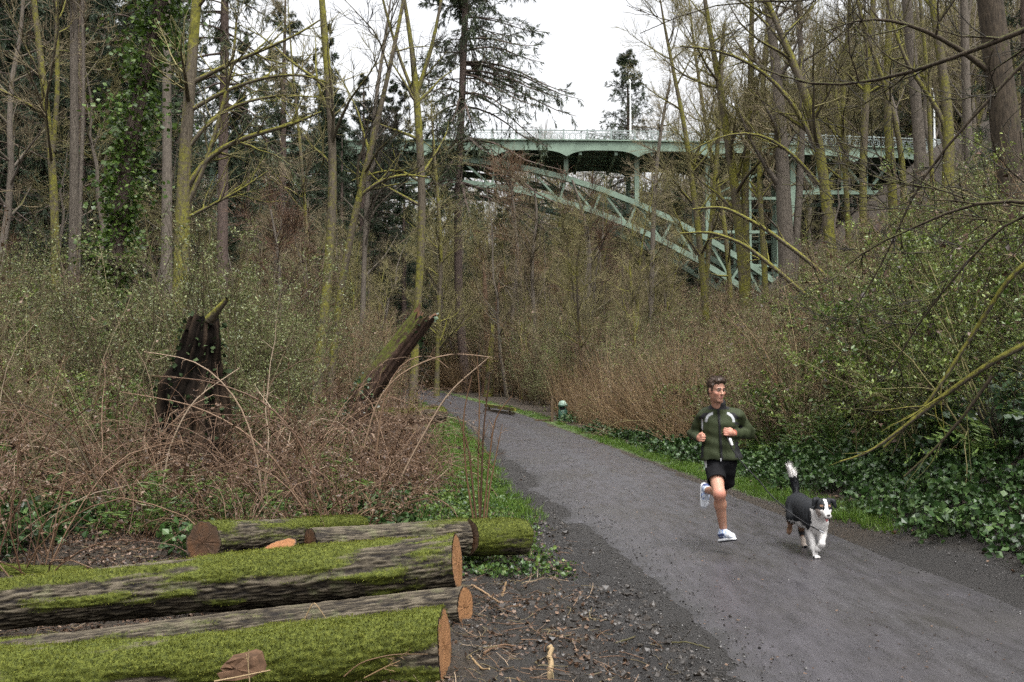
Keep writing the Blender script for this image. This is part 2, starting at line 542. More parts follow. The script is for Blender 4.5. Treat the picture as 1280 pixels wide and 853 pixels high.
gx = axis(-260, -3.6, 1.7, 260, 0.032, 1.055)
gy = axis(-40, 4.2, 12.0, 420, 0.036, 1.045)
X, Y = np.meshgrid(gx, gy)
D = X - pc(Y)
Z = H(X, Y) + detail(X, Y)
mud_a = np.clip(1.25 - np.abs(D + 2.2) / 1.0, 0, 1) * np.clip((15 - Y) / 3, 0, 1)
mud_a = np.maximum(mud_a, np.clip((D - PATH_HALF) / 0.3, 0, 1) * np.clip((3.4 - D) / 0.6, 0, 1) * np.clip((14 - Y) / 4, 0, 1))
grav_a = np.clip(1.2 - (np.abs(D) - PATH_HALF) / 0.38, 0, 1)
grav_a = np.maximum(grav_a * np.where(D > 0, np.clip((11.5 - Y) / 2.5, 0, 1) * 0.9 + 0.0, 1.0), np.clip(1.1 - np.abs(D + 1.75) / 0.55, 0, 1))
turf_a = np.clip(1.2 - np.abs(-D - PATH_HALF - 0.95) / 0.55, 0, 1) * np.clip((Y - 11.5) / 2, 0, 1) * np.clip((60 - Y) / 10, 0, 1)
turf_a = np.maximum(turf_a, np.clip(1.15 - np.abs(D - PATH_HALF - 0.42) / 0.42, 0, 1) * np.clip((Y - 10.5) / 2, 0, 1))
ground = link('ground', grid_mesh('ground', X, Y, Z, [M['ground']], {'mud': mud_a, 'gravel': grav_a, 'turf': turf_a}))
tag(ground, kind='structure')

# path: wet compacted asphalt, ragged at its edges, slightly crowned
m, nt, b = new_mat('wet_worn_asphalt')
wp = world_pos(nt)
n1 = noise(nt, 0.7, 4, 0.55, wp)
mp = nt.nodes.new('ShaderNodeMapping'); mp.inputs['Scale'].default_value = (6.0, 1.2, 1.0)
nt.links.new(wp, mp.inputs['Vector'])
n2 = noise(nt, 1.4, 6, 0.7, mp.outputs[0])
n3 = noise(nt, 95.0, 4, 0.75, wp)
n4 = noise(nt, 320.0, 2, 0.7, wp)
vor = nd(nt, 'ShaderNodeTexVoronoi', Scale=75.0)
nt.links.new(wp, vor.inputs['Vector'])
agg = math_(nt, 'ADD', math_(nt, 'MULTIPLY', n3, 0.65), math_(nt, 'MULTIPLY', n4, 0.35))
c0 = ramp(nt, agg, [(0.30, (0.025, 0.0232, 0.0262)), (0.5, (0.046, 0.0430, 0.0478)), (0.70, (0.080, 0.0755, 0.0815))])
c1 = ramp(nt, n2, [(0.30, (0.66, 0.66, 0.67)), (0.5, (0.98, 0.97, 0.98)), (0.72, (1.30, 1.28, 1.30))])
col = mixc(nt, 1.0, c0, c1, 'MULTIPLY')
col = mixc(nt, math_(nt, 'MULTIPLY', math_(nt, 'SUBTRACT', noise(nt, 0.45, 5, 0.6, wp), 0.46), 2.6, True), col, ramp(nt, agg, [(0.30, (0.017, 0.015, 0.013)), (0.5, (0.036, 0.032, 0.028)), (0.70, (0.070, 0.063, 0.056))]))
edge = attr(nt, 'edge')
ek = math_(nt, 'MULTIPLY', math_(nt, 'SUBTRACT', math_(nt, 'ADD', edge, math_(nt, 'ADD', math_(nt, 'MULTIPLY', math_(nt, 'SUBTRACT', n3, 0.5), 0.5), math_(nt, 'MULTIPLY', math_(nt, 'SUBTRACT', noise(nt, 3.5, 4, 0.65, wp), 0.5), 0.85))), 0.60), 2.6, True)
col = mixc(nt, math_(nt, 'MULTIPLY', ek, 0.92), col, ramp(nt, n3, [(0.35, (0.009, 0.008, 0.008)), (0.62, (0.026, 0.024, 0.022)), (0.78, (0.080, 0.074, 0.068))]))
lane = attr(nt, 'lane')
band = math_(nt, 'SUBTRACT', 1.0, math_(nt, 'MULTIPLY', math_(nt, 'ABSOLUTE', math_(nt, 'SUBTRACT', lane, 0.52)), 7.0), True)
loose = math_(nt, 'MULTIPLY', math_(nt, 'SUBTRACT', math_(nt, 'ADD', math_(nt, 'MULTIPLY', band, 0.30), n2), 0.62), 4.0, True)
n5 = noise(nt, 48.0, 3, 0.7, wp)
col = mixc(nt, math_(nt, 'MULTIPLY', loose, 0.6), col, ramp(nt, n5, [(0.38, (0.012, 0.011, 0.012)), (0.55, (0.034, 0.032, 0.034)), (0.70, (0.095, 0.090, 0.092))]))
nt.links.new(col, b.inputs['Base Color'])
rg_ = math_(nt, 'ADD', math_(nt, 'MULTIPLY', n2, 0.30), math_(nt, 'ADD', math_(nt, 'MULTIPLY', ek, 0.25), math_(nt, 'MULTIPLY', loose, 0.15)))
rg_ = math_(nt, 'ADD', rg_, math_(nt, 'ADD', 0.10, math_(nt, 'MULTIPLY', n1, 0.16)), True)
nt.links.new(rg_, b.inputs['Roughness'])
set_spec(b, 0.55)
bump(nt, b, math_(nt, 'ADD', agg, math_(nt, 'MULTIPLY', math_(nt, 'MULTIPLY', n5, loose), 0.8)), 0.18, 0.010)
M['asphalt'] = m

py = axis(-18, 4.6, 13.0, 128, 0.04, 1.03)
ps = np.concatenate([np.linspace(-1.0, -0.80, 9)[:-1], np.linspace(-0.80, 0.80, 41), np.linspace(0.80, 1.0, 9)[1:]])
S, Yp = np.meshgrid(ps, py)
hw = PATH_HALF + 0.22
Xp = pc(Yp) + S * hw + np.sign(S) * np.clip((np.abs(S) - 0.6) / 0.4, 0, 1) * ((fbm(Yp * 0.9 + 7, np.sign(S) * 5 + 9, 4, 51) - 0.5) * 0.75 + (fbm(Yp * 5.0, np.sign(S) * 5 + 9, 3, 52) - 0.5) * 0.25)
zc = 0.025 * (1 - S ** 2) - 0.06 * np.clip((np.abs(S) - 0.80) / 0.2, 0, 1) ** 1.5
zc = zc + (fbm(Xp * 6, Yp * 6, 3, 3) - 0.5) * 0.035 * np.clip((np.abs(S) - 0.72) / 0.2, 0, 1) + (fbm(Xp * 1.3, Yp * 0.9, 3, 9) - 0.5) * 0.02
path = link('path', grid_mesh('path', Xp, Yp, pz(Yp) + zc, [M['asphalt']], {'edge': np.abs(S), 'lane': S * 0.5 + 0.5}))
tag(path, kind='structure')

def ground_z(x, y):
    return H(x, y) + detail(np.asarray(x, float), np.asarray(y, float))

# ------------------------------------------------------------------ scattering of uncountable stuff
_proto_n = [0]
def proto_collection(meshes):
    _proto_n[0] += 1
    col = bpy.data.collections.new('source_%02d' % _proto_n[0])
    for i, me in enumerate(meshes):
        o = bpy.data.objects.new('source_%02d_%02d' % (_proto_n[0], i), me)
        col.objects.link(o)
    return col

def scatter(name, col, count, x, y, z, scale, rg, tilt=0.1, rotz=None, zs=None, kind='stuff', parent=None, rot=None):
    """one stuff object: a plant of the collection stands at every point"""
    n = len(x)
    me = bpy.data.meshes.new(name)
    me.vertices.add(n)
    me.vertices.foreach_set('co', np.stack([x, y, z], -1).astype(np.float32).ravel())
    if rot is None:
        rot = np.stack([rg.normal(0, tilt, n), rg.normal(0, tilt, n), rg.uniform(0, 6.283, n) if rotz is None else rotz], -1)
    a = me.attributes.new('rot', 'FLOAT_VECTOR', 'POINT'); a.data.foreach_set('vector', rot.astype(np.float32).ravel())
    sc = np.broadcast_to(scale, (n,))
    s3 = np.stack([sc, sc, sc if zs is None else zs], -1)
    a = me.attributes.new('scl', 'FLOAT_VECTOR', 'POINT'); a.data.foreach_set('vector', s3.astype(np.float32).ravel())
    a = me.attributes.new('pick', 'INT', 'POINT'); a.data.foreach_set('value', rg.integers(0, count, n).astype(np.int32))
    o = bpy.data.objects.new(name, me)
    C.objects.link(o)
    if parent is not None: o.parent = parent
    ng = bpy.data.node_groups.new(name, 'GeometryNodeTree')
    ng.interface.new_socket('Geometry', in_out='INPUT', socket_type='NodeSocketGeometry')
    ng.interface.new_socket('Geometry', in_out='OUTPUT', socket_type='NodeSocketGeometry')
    gi = ng.nodes.new('NodeGroupInput'); go = ng.nodes.new('NodeGroupOutput')
    ci = ng.nodes.new('GeometryNodeCollectionInfo')
    ci.inputs['Collection'].default_value = col
    ci.inputs['Separate Children'].default_value = True
    ci.inputs['Reset Children'].default_value = True
    ip = ng.nodes.new('GeometryNodeInstanceOnPoints')
    ip.inputs['Pick Instance'].default_value = True
    def na(nm, dt):
        q = ng.nodes.new('GeometryNodeInputNamedAttribute'); q.data_type = dt
        q.inputs['Name'].default_value = nm
        return q.outputs['Attribute']
    L = ng.links.new
    L(gi.outputs[0], ip.inputs['Points'])
    L(ci.outputs[0], ip.inputs['Instance'])
    L(na('pick', 'INT'), ip.inputs['Instance Index'])
    e2r = ng.nodes.new('FunctionNodeEulerToRotation')
    L(na('rot', 'FLOAT_VECTOR'), e2r.inputs[0])
    L(e2r.outputs[0], ip.inputs['Rotation'])
    L(na('scl', 'FLOAT_VECTOR'), ip.inputs['Scale'])
    L(ip.outputs[0], go.inputs[0])
    md = o.modifiers.new('scatter', 'NODES')
    md.node_group = ng
    if kind: o['kind'] = kind
    return o

# ------------------------------------------------------------------ the green steel arch bridge across the ravine
M['bridge_green'] = plain('weathered_green_bridge_paint', (0.175, 0.238, 0.182), 0.7, 0.25, 0, 0.35, 0.8)
M['bridge_dark'] = M['bridge_green']
M['rail_grey'] = plain('pale_grey_green_railing', (0.25, 0.29, 0.275), 0.6, 0.3, 0, 0.12, 2.0)
M['concrete'] = plain('stained_concrete', (0.27, 0.265, 0.25), 0.9, 0.2, 0, 0.3, 0.7)

BOXF = np.array([(0, 1, 3, 2), (4, 6, 7, 5), (0, 4, 5, 1), (2, 3, 7, 6), (0, 2, 6, 4), (1, 5, 7, 3)])
def beam(p, q, w, h, up=(0, 0, 1)):
    p = np.asarray(p, float); q = np.asarray(q, float)
    t = nrm(q - p)
    up = np.asarray(up, float)
    if abs((t * up).sum()) > 0.95:
        up = np.array((0, 1.0, 0))
    s = nrm(np.cross(t, up)); n = np.cross(s, t)
    V = []
    for e in (p, q):
        for a in (-1, 1):
            for c in (-1, 1):
                V.append(e + s * a * w / 2 + n * c * h / 2)
    return np.array(V), BOXF

BR_Y0, BR_Y1 = 100.0, 107.2
BX = lambda u: (u - 640.0) * 100.0 / FPX
XC, HALF = BX(530), BX(975) - BX(530)
Z_CROWN, RISE = at(0, 198, 100)[2], 12.9
XL, XR = XC - HALF - 17, BX(1185)
def deck_z(x): return 25.55 - 1.0 * ((np.asarray(x) + 3) / 46.0) ** 2
def arch_z(x): return Z_CROWN - RISE * ((np.asarray(x) - XC) / HALF) ** 2
bridge = empty('arch_bridge', (XC, 103.5, 0))
tag(bridge, 'pale green steel arch bridge with ornate railing spanning the wooded ravine', 'bridge')
BO = np.array((XC, 103.5, 0.0))

def bpart(name, VF, mat, parent=None, smooth=False):
    if isinstance(VF, tuple): VF = [VF]
    s = Soup()
    for V, F in VF: s.add(V - BO, F)
    return link(name, s.mesh(name, [mat], smooth), parent or bridge)

# deck, floor beams, fascias
xs = np.linspace(XL, XR, 60)
for nm, ya, yb, dz, th, mt in (('deck', BR_Y0 - 1.3, BR_Y1 + 1.3, 0.0, 0.35, M['concrete']),):
    V = []
    for x in xs:
        z = deck_z(x) + dz
        V += [(x, ya, z), (x, yb, z), (x, yb, z - th), (x, ya, z - th)]
    k = np.arange(len(xs) - 1)[:, None] * 4
    F = np.concatenate([k + np.array((a, (a + 1) % 4, 4 + (a + 1) % 4, 4 + a)) for a in range(4)])
    bpart(nm, (np.array(V), F), mt)
PANEL = HALF * 2 / 10.0
joints = [XC - HALF + PANEL * k for k in range(-2, 13)]
joints = [x for x in joints if XL - 1 < x < XR + 1]
for ys in (BR_Y0 - 1.42, BR_Y1 + 1.32):
    for a, b_ in zip(joints[:-1], joints[1:]):
        V, F = [], []
        tt = np.linspace(0, 1, 11)
        for j, t in enumerate(tt):
            x = a + (b_ - a) * t
            zt = deck_z(x) + 0.05
            zb = zt - 0.95 - 0.62 * (2 * t - 1) ** 4
            V += [(x, ys, zt), (x, ys + 0.1, zt), (x, ys + 0.1, zb), (x, ys, zb)]
        k = np.arange(10)[:, None] * 4
        F = np.concatenate([k + np.array((q, (q + 1) % 4, 4 + (q + 1) % 4, 4 + q)) for q in range(4)])
        fp = bpart('fascia_panel', (np.array(V), F), M['bridge_green'])
        bpart('flange', beam((a, ys - 0.06, deck_z(a) + 0.1), (b_, ys - 0.06, deck_z(b_) + 0.1), 0.26, 0.12), M['bridge_green'], fp)
x = XL + 0.5
while x < XR:
    z = deck_z(x) - 0.85
    bpart('floor_beam', beam((x, BR_Y0 - 1.2, z), (x, BR_Y1 + 1.2, z), 0.3, 0.95), M['bridge_dark'])
    x += PANEL / 2
for yy in (101.6, 103.6, 105.6):
    bpart('stringer', [beam((a, yy, deck_z(a) - 0.62), (b_, yy, deck_z(b_) - 0.62), 0.25, 0.5) for a, b_ in zip(joints[:-1], joints[1:])], M['bridge_dark'])

# railing: posts, rails, rings
def railing_mesh(w):
    s = Soup()
    for V, F in (beam((0, 0, 0), (0, 0, 1.25), 0.16, 0.16), beam((0, 0, 1.12), (w, 0, 1.12), 0.10, 0.10), beam((0, 0, 0.14), (w, 0, 0.14), 0.08, 0.08), beam((0, 0, 0.86), (w, 0, 0.86), 0.05, 0.05)):
        s.add(V, F)
    n = 4
    a = np.linspace(0, 2 * math.pi, 13)
    for i in range(n):
        cx = w * (i + 0.5) / n
        for rr in (0.31, 0.15):
            P = np.stack([cx + rr * np.cos(a), 0 * a, 0.5 + rr * np.sin(a)], -1)[None]
            V, F = tubes(P, np.full((1, 13), 0.028), 4); s.add(V, F)
        V, F = beam((cx - w / n / 2, 0, 0.14), (cx - w / n / 2, 0, 0.86), 0.035, 0.035); s.add(V, F)
        V, F = beam((cx, 0, 0.86), (cx, 0, 1.1), 0.03, 0.03); s.add(V, F)
    return s.mesh('railing_panel', [M['rail_grey']], False)
RW = PANEL / 3
rail_me = railing_mesh(RW)
for ys in (BR_Y0 - 1.2, BR_Y1 + 1.1):
    x = XL
    while x < XR - RW * 0.5:
        o = link('railing_panel', rail_me, bridge)
        z0, z1 = deck_z(x), deck_z(x + RW)
        o.location = Vector((x, ys, z0 + 0.02)) - Vector(BO)
        o.rotation_euler = (0, -math.atan2(z1 - z0, RW), 0)
        x += RW

# arch ribs: two chords and a web each, columns up to the deck
NP = 20
ax_ = np.linspace(XC - HALF, XC + HALF, NP + 1)
DEP = 2.35
for yy in (BR_Y0, BR_Y1):
    top = np.stack([ax_, np.full(NP + 1, yy), arch_z(ax_)], -1)
    slope = -2 * RISE * (ax_ - XC) / HALF ** 2
    nn = nrm(np.stack([-slope, 0 * slope, np.ones_like(slope)], -1))
    bot = top - nn * DEP
    rib = bpart('arch_rib', [beam(top[i], top[i + 1], 0.62, 0.55) for i in range(NP)], M['bridge_green'])
    bpart('lower_chord', [beam(bot[i], bot[i + 1], 0.62, 0.55) for i in range(NP)], M['bridge_green'], rib)
    for i in range(NP + 1):
        bpart('web_post', beam(top[i], bot[i], 0.22, 0.22), M['bridge_green'], rib)
    for i in range(NP):
        a, b_ = (top[i], bot[i + 1]) if i >= NP // 2 else (bot[i], top[i + 1])
        bpart('web_diagonal', beam(a, b_, 0.2, 0.2), M['bridge_green'], rib)
    for i in range(0, NP + 1, 2):
        zt = deck_z(ax_[i]) - 0.9
        if zt - top[i][2] > 0.4:
            bpart('spandrel_column', beam(top[i], (ax_[i], yy, zt), 0.45, 0.45), M['bridge_green'])
for i in range(0, NP + 1):
    z = arch_z(ax_[i])
    bpart('cross_strut', beam((ax_[i], BR_Y0, z), (ax_[i], BR_Y1, z), 0.2, 0.25), M['bridge_dark'])
    bpart('cross_strut', beam((ax_[i], BR_Y0, z - DEP), (ax_[i], BR_Y1, z - DEP), 0.2, 0.25), M['bridge_dark'])
    if i < NP:
        bpart('sway_brace', beam((ax_[i], BR_Y0, z), (ax_[i + 1], BR_Y1, arch_z(ax_[i + 1])), 0.14, 0.16), M['bridge_dark'])
        bpart('sway_brace', beam((ax_[i], BR_Y1, z - DEP), (ax_[i + 1], BR_Y0, arch_z(ax_[i + 1]) - DEP), 0.14, 0.16), M['bridge_dark'])

# end towers and approach trusses
for sgn, xt, xe in ((1, BX(993), BX(1180)), (-1, 2 * XC - BX(993), XL + 0.5)):
    zd = deck_z(xt) - 0.9
    zf = arch_z(XC + HALF) - 1.5
    for yy in (BR_Y0, BR_Y1):
        tw = bpart('tower_column', beam((xt, yy, zf), (xt, yy, zd), 0.5, 0.5), M['bridge_green'])
        zb = 20.6
        xm = np.linspace(xt, xe, 7)
        ch = bpart('truss_chord', beam((xt, yy, zb), (xe, yy, zb), 0.35, 0.4), M['bridge_green'])
        for i in range(6):
            za = deck_z(xm[i]) - 1.0
            bpart('truss_diagonal', beam((xm[i], yy, zb if i % 2 else za), (xm[i + 1], yy, za if i % 2 else zb), 0.24, 0.24), M['bridge_green'], ch)
            bpart('truss_post', beam((xm[i], yy, zb), (xm[i], yy, za), 0.2, 0.2), M['bridge_green'], ch)
        # light second leg of the tower, tied by horizontals
        x2 = xt - sgn * 8.6
        tw2 = bpart('tower_column', beam((x2, yy, arch_z(x2)), (x2, yy, deck_z(x2) - 0.9), 0.4, 0.4), M['bridge_green'])
        for zz in (13.2, 16.6, 20.0):
            xa = xt - sgn * 8.6 if zz > arch_z(x2) else XC + sgn * HALF * math.sqrt(max(0.0, (Z_CROWN - zz) / RISE))
            bpart('tie_beam', beam((xa, yy, zz), (xt, yy, zz), 0.28, 0.28), M['bridge_green'], tw)
        bpart('tie_beam', beam((x2, yy, 20.0), (xt, yy, zd), 0.2, 0.2), M['bridge_green'], tw)
        bpart('tie_beam', beam((xt - sgn * 4.3, yy, 13.2), (xt - sgn * 4.3, yy, zd), 0.2, 0.2), M['bridge_green'], tw)
    for zz in (12.5, 17.5, 22.5):
        bpart('cross_strut', beam((xt, BR_Y0, zz), (xt, BR_Y1, zz), 0.25, 0.3), M['bridge_dark'])

# concrete: end abutments, footings of the arch and the paved slope under the right end
def solid(name, V, F, mat, label, cat, loc, bevel=0.06):
    root = link(name, mesh_np(name, np.asarray(V, float) - np.array(loc), np.asarray(F), [mat], False), None, loc)
    md = root.modifiers.new('edge', 'BEVEL'); md.width = bevel; md.segments = 2; md.limit_method = 'ANGLE'
    return tag(root, label, cat)
for sgn, xe, lab in ((1, XR, 'grey concrete abutment carrying the right end of the green bridge'), (-1, XL, 'grey concrete abutment at the left end of the green bridge')):
    x0, x1 = xe - sgn * 0.4, xe + sgn * 6.5
    V, F = beam((x0, 103.6, 21.6), (x1, 103.6, 21.6), 11.0, 9.0)
    ab = solid('bridge_abutment', V, F, M['concrete'], lab, 'abutment', (xe, 103.6, 17.1))
    pv = solid('wing_wall', *beam((x0 + sgn * 0.2, 97.2, 21.6), (x0 + sgn * 9.0, 95.6, 24.0), 0.6, 7.0), M['concrete'], None, None, (xe, 103.6, 17.1))
    pv.parent = ab; pv.location = (0, 0, 0)
for sgn, lab in ((1, 'grey concrete footing under the right foot of the steel arch'), (-1, 'grey concrete footing under the left foot of the steel arch')):
    xf = XC + sgn * (HALF + 0.9)
    zf = arch_z(XC + HALF) - 2.6
    V, F = beam((xf - 1.6, 103.6, zf), (xf + 1.6, 103.6, zf), 9.6, 3.4)
    solid('arch_footing', V, F, M['concrete'], lab, 'footing', (xf, 103.6, zf - 1.7))
V = [];
for x in np.linspace(BX(985), BX(1120), 8):
    zz = 10.6 + (x - BX(985)) * 0.62
    V += [(x, 96.5, zz - 0.2), (x, 110, zz + 0.4), (x, 110, zz - 1.2), (x, 96.5, zz - 1.6)]
k = np.arange(7)[:, None] * 4
F = np.concatenate([k + np.array((q, (q + 1) % 4, 4 + (q + 1) % 4, 4 + q)) for q in range(4)])
sp = link('paved_slope', mesh_np('paved_slope', np.array(V), F, [M['concrete']], False))
tag(sp, kind='structure')

# lamp posts on the deck
M['lamp_white'] = plain('pale_painted_lamp_post', (0.62, 0.64, 0.63), 0.5, 0.4, 0, 0.08)
for u, lab in ((1168, 'slender white lamp post on the bridge deck near the abutment'), (788, 'slender white lamp post on the bridge deck above the arch')):
    x = BX(u)
    r = empty('lamp_post', (x, BR_Y0 - 0.9, float(deck_z(x))))
    tag(r, lab, 'lamp post', 'lamp posts on the bridge')
    z = np.array([0, 0.35, 0.4, 3.0, 6.2]); rr = np.array([0.17, 0.15, 0.10, 0.085, 0.055])
    V, F = tubes(np.stack([0 * z, 0 * z, z], -1)[None], rr[None], 10); link('pole', mesh_np('pole', V, F, [M['lamp_white']]), r)
    P = np.array([(0, 0, 6.1), (0, 0.3, 6.5), (0, 0.9, 6.7), (0, 1.5, 6.7)])
    V, F = tubes(P[None], np.full((1, 4), 0.045), 8); link('arm', mesh_np('arm', V, F, [M['lamp_white']]), r)
    V, F = beam((0, 1.3, 6.66), (0, 2.0, 6.66), 0.26, 0.14); link('lamp_head', mesh_np('lamp_head', V, F, [M['lamp_white']], False), r)

# ------------------------------------------------------------------ trees
def px_line(pts, Y):
    """[(u, v, width_px[, Y])] -> points and radii"""
    P, r = [], []
    for q in pts:
        yy = q[3] if len(q) > 3 else Y
        P.append(at(q[0], q[1], yy)); r.append(q[2] * yy / FPX / 2)
    return np.array(P), np.array(r)

def trunk_line(pts, Y, height, n=22, lean=None):
    P, r = px_line(pts, Y)
    d0 = nrm(P[0] - P[1])
    # down to the ground
    for _ in range(40):
        gz = float(H(P[0][0], P[0][1]))
        if P[0][2] <= gz + 0.05: break
        step = min(1.0, P[0][2] - gz + 0.15)
        q = P[0] + np.array((d0[0] * 0.5, d0[1] * 0.5, -1)) * step
        P = np.vstack([q, P]); r = np.concatenate([[r[0] * 1.06], r])
    # on above the frame
    top = P[-1]
    base_z = P[0][2]
    left = height - (top[2] - base_z)
    if left > 1.0:
        d = nrm(P[-1] - P[-2])
        k = 5
        r_end = r[-1]
        for j in range(1, k + 1):
            d = nrm(d + np.array((0, 0, 0.15)))
            q = P[-1] + d * left / k
            P = np.vstack([P, q]); r = np.append(r, max(0.02, r_end * (1 - 0.95 * j / k)))
    A = resample(np.hstack([P, r[:, None]]), n)
    A[0, 3] *= 1.3; A[1, 3] *= 1.05
    return A[:, :3], A[:, 3], P[0]

def limb_line(pts, Y, n=12):
    P, r = px_line(pts, Y)
    A = resample(np.hstack([P, r[:, None]]), n)
    return A[:, :3], A[:, 3]

def rough_tube(P, r, sides, rg, amp=0.12):
    V, F = tubes(P[None], r[None], sides)
    n = len(P)
    k = 1 + (rg.random((n, sides)) - 0.5) * amp
    for _ in range(1):
        k = (k + np.roll(k, 1, 1)) / 2
    Vr = V.reshape(n, sides, 3)
    Vr = P[:, None, :] + (Vr - P[:, None, :]) * k[..., None]
    return Vr.reshape(-1, 3), F

def crown_soup(s, P0, R0, rg, n1, n2, n3, l1, l2, l3, a1=(48, 12), t0=0.35, trop=0.05, mats=(0, 1), bud=0, budmat=2, budsize=0.06, upb=0.6):
    """limbs > branches > twigs grown from the centre lines P0 (B,n,3)"""
    p1, r1, _ = grow(P0, R0, n1, t0, 0.99, a1, l1, 8, rg, 0.5, 0.012, trop, 0.10, 0.85, 0.5, upb)
    V, F = tubes(p1, r1, 5); s.add(V, F, mats[0])
    p2, r2, _ = grow(p1, r1, n2, 0.2, 1.0, (42, 14), l2, 6, rg, 0.55, 0.011, trop * 0.8, 0.13, 0.8, 0.5, 0.5)
    V, F = tubes(p2, r2, 3); s.add(V, F, mats[1], np.repeat(rg.random(len(p2)), 18))
    if n3:
        p3, r3, _ = grow(p2, r2, n3, 0.15, 1.0, (38, 14), l3, 4, rg, 0.6, 0.0085, trop * 0.6, 0.15, 0.7, 0.4, 0.4)
        V, F = tubes(p3, r3, 3); s.add(V, F, mats[1], np.repeat(rg.random(len(p3)), 12))
        if bud:
            q, d = along(p3, bud, rg)
            V, F, t = leaves(q, budsize, rg, d * 0.5); s.add(V, F, budmat, t)
    return p1, r1

def bare_tree(label, pts, Y, height, seed, bark='bark_moss', twig='twig_tan', limbs=(), n=(14, 8, 8), l=(4.5, 1.8, 0.8), t0=0.35, ivy=0, name='bare_tree', cat='tree', extra=(), bud=0, group=None, trop=0.05, a1=(48, 12)):
    rg = np.random.default_rng(seed)
    P, r, base = trunk_line(pts, Y, height)
    root = empty(name, tuple(base))
    V, F = rough_tube(P, r, 12, rg)
    s = Soup(); s.add(V - base, F)
    tr = link('trunk', s.mesh('trunk', [M[bark]]), root)
    for e in extra:                                                # further stems of the same tree
        Pe, re_, _ = trunk_line(e, Y, height * 0.9) if e[0][1] > 200 and len(e[0]) == 3 else (*limb_line(e, Y), None)
        V, F = rough_tube(Pe, re_, 9, rg)
        q = Soup(); q.add(V - base, F)
        link('stem', q.mesh('stem', [M[bark]]), root)
    s = Soup()
    p1, r1 = crown_soup(s, P[None] - base, r[None], rg, int(n[0] * 1.35), n[1] + 1, n[2] + 2, *l, t0=t0, trop=trop, bud=bud, a1=a1)
    for lb in limbs:
        Pl, rl = limb_line(lb, Y)
        V, F = rough_tube(Pl, rl, 7, rg, 0.08)
        q = Soup(); q.add(V - base, F)
        link('limb', q.mesh('limb', [M[bark]]), root)
        a, b_, _ = grow(Pl[None] - base, rl[None], 9, 0.15, 1.0, (45, 14), l[1] * 1.2, 7, rg, 0.55, 0.008, 0.05, 0.13, 0.85, 0.4, 0.3)
        V, F = tubes(a, b_, 4); s.add(V, F, 0)
        a2, b2, _ = grow(a, b_, 6, 0.15, 1.0, (40, 14), l[2] * 1.1, 5, rg, 0.6, 0.0065, 0.04, 0.15, 0.8, 0.4, 0.3)
        V, F = tubes(a2, b2, 3); s.add(V, F, 1, np.repeat(rg.random(len(a2)), 15))
    for e in extra:
        Pe, re_, _ = trunk_line(e, Y, height * 0.9) if e[0][1] > 200 and len(e[0]) == 3 else (*limb_line(e, Y), None)
        crown_soup(s, Pe[None] - base, re_[None], rg, max(5, n[0] // 2), n[1] + 1, n[2] + 2, *l, t0=0.4, bud=bud)
    link('crown', s.mesh('crown', [M[bark], M[twig], M['bud']]), root)
    if ivy:
        t = rg.uniform(0.12, 0.75, ivy)
        f = t * (len(P) - 1); i = f.astype(int); w = (f - i)[:, None]
        c = P[i] * (1 - w) + P[np.minimum(i + 1, len(P) - 1)] * w
        rr = (r[i] + rg.gamma(2.0, 0.16, ivy) * np.clip(fbm(t * 30, t * 0, 2, 3) * 2.2 - 0.3, 0.2, 2))
        a = rg.uniform(0, 6.283, ivy)
        p = c + np.stack([np.cos(a) * rr, np.sin(a) * rr, rg.normal(0, 0.1, ivy)], -1)
        V, F, tt = leaves(p, 0.115, rg, np.stack([np.cos(a), np.sin(a), 0 * a - 0.3], -1), 0.9, 0.5, -0.1)
        q = Soup(); q.add(V - base, F, 0, tt)
        # the climbing stems that carry the leaves
        for k in range(7):
            ph = k * 0.9 + np.linspace(0, 1.4, len(P)); ro = r * 1.03
            L_ = P + np.stack([np.cos(ph) * ro, np.sin(ph) * ro, 0 * ro], -1)
            Vt, Ft = tubes(L_[None], np.full((1, len(P)), 0.025), 4); q.add(Vt - base, Ft, 1)
        link('ivy', q.mesh('ivy', [M['leaf_green'], M['bark_fir']]), root)
    tag(root, label, cat, group)
    return root

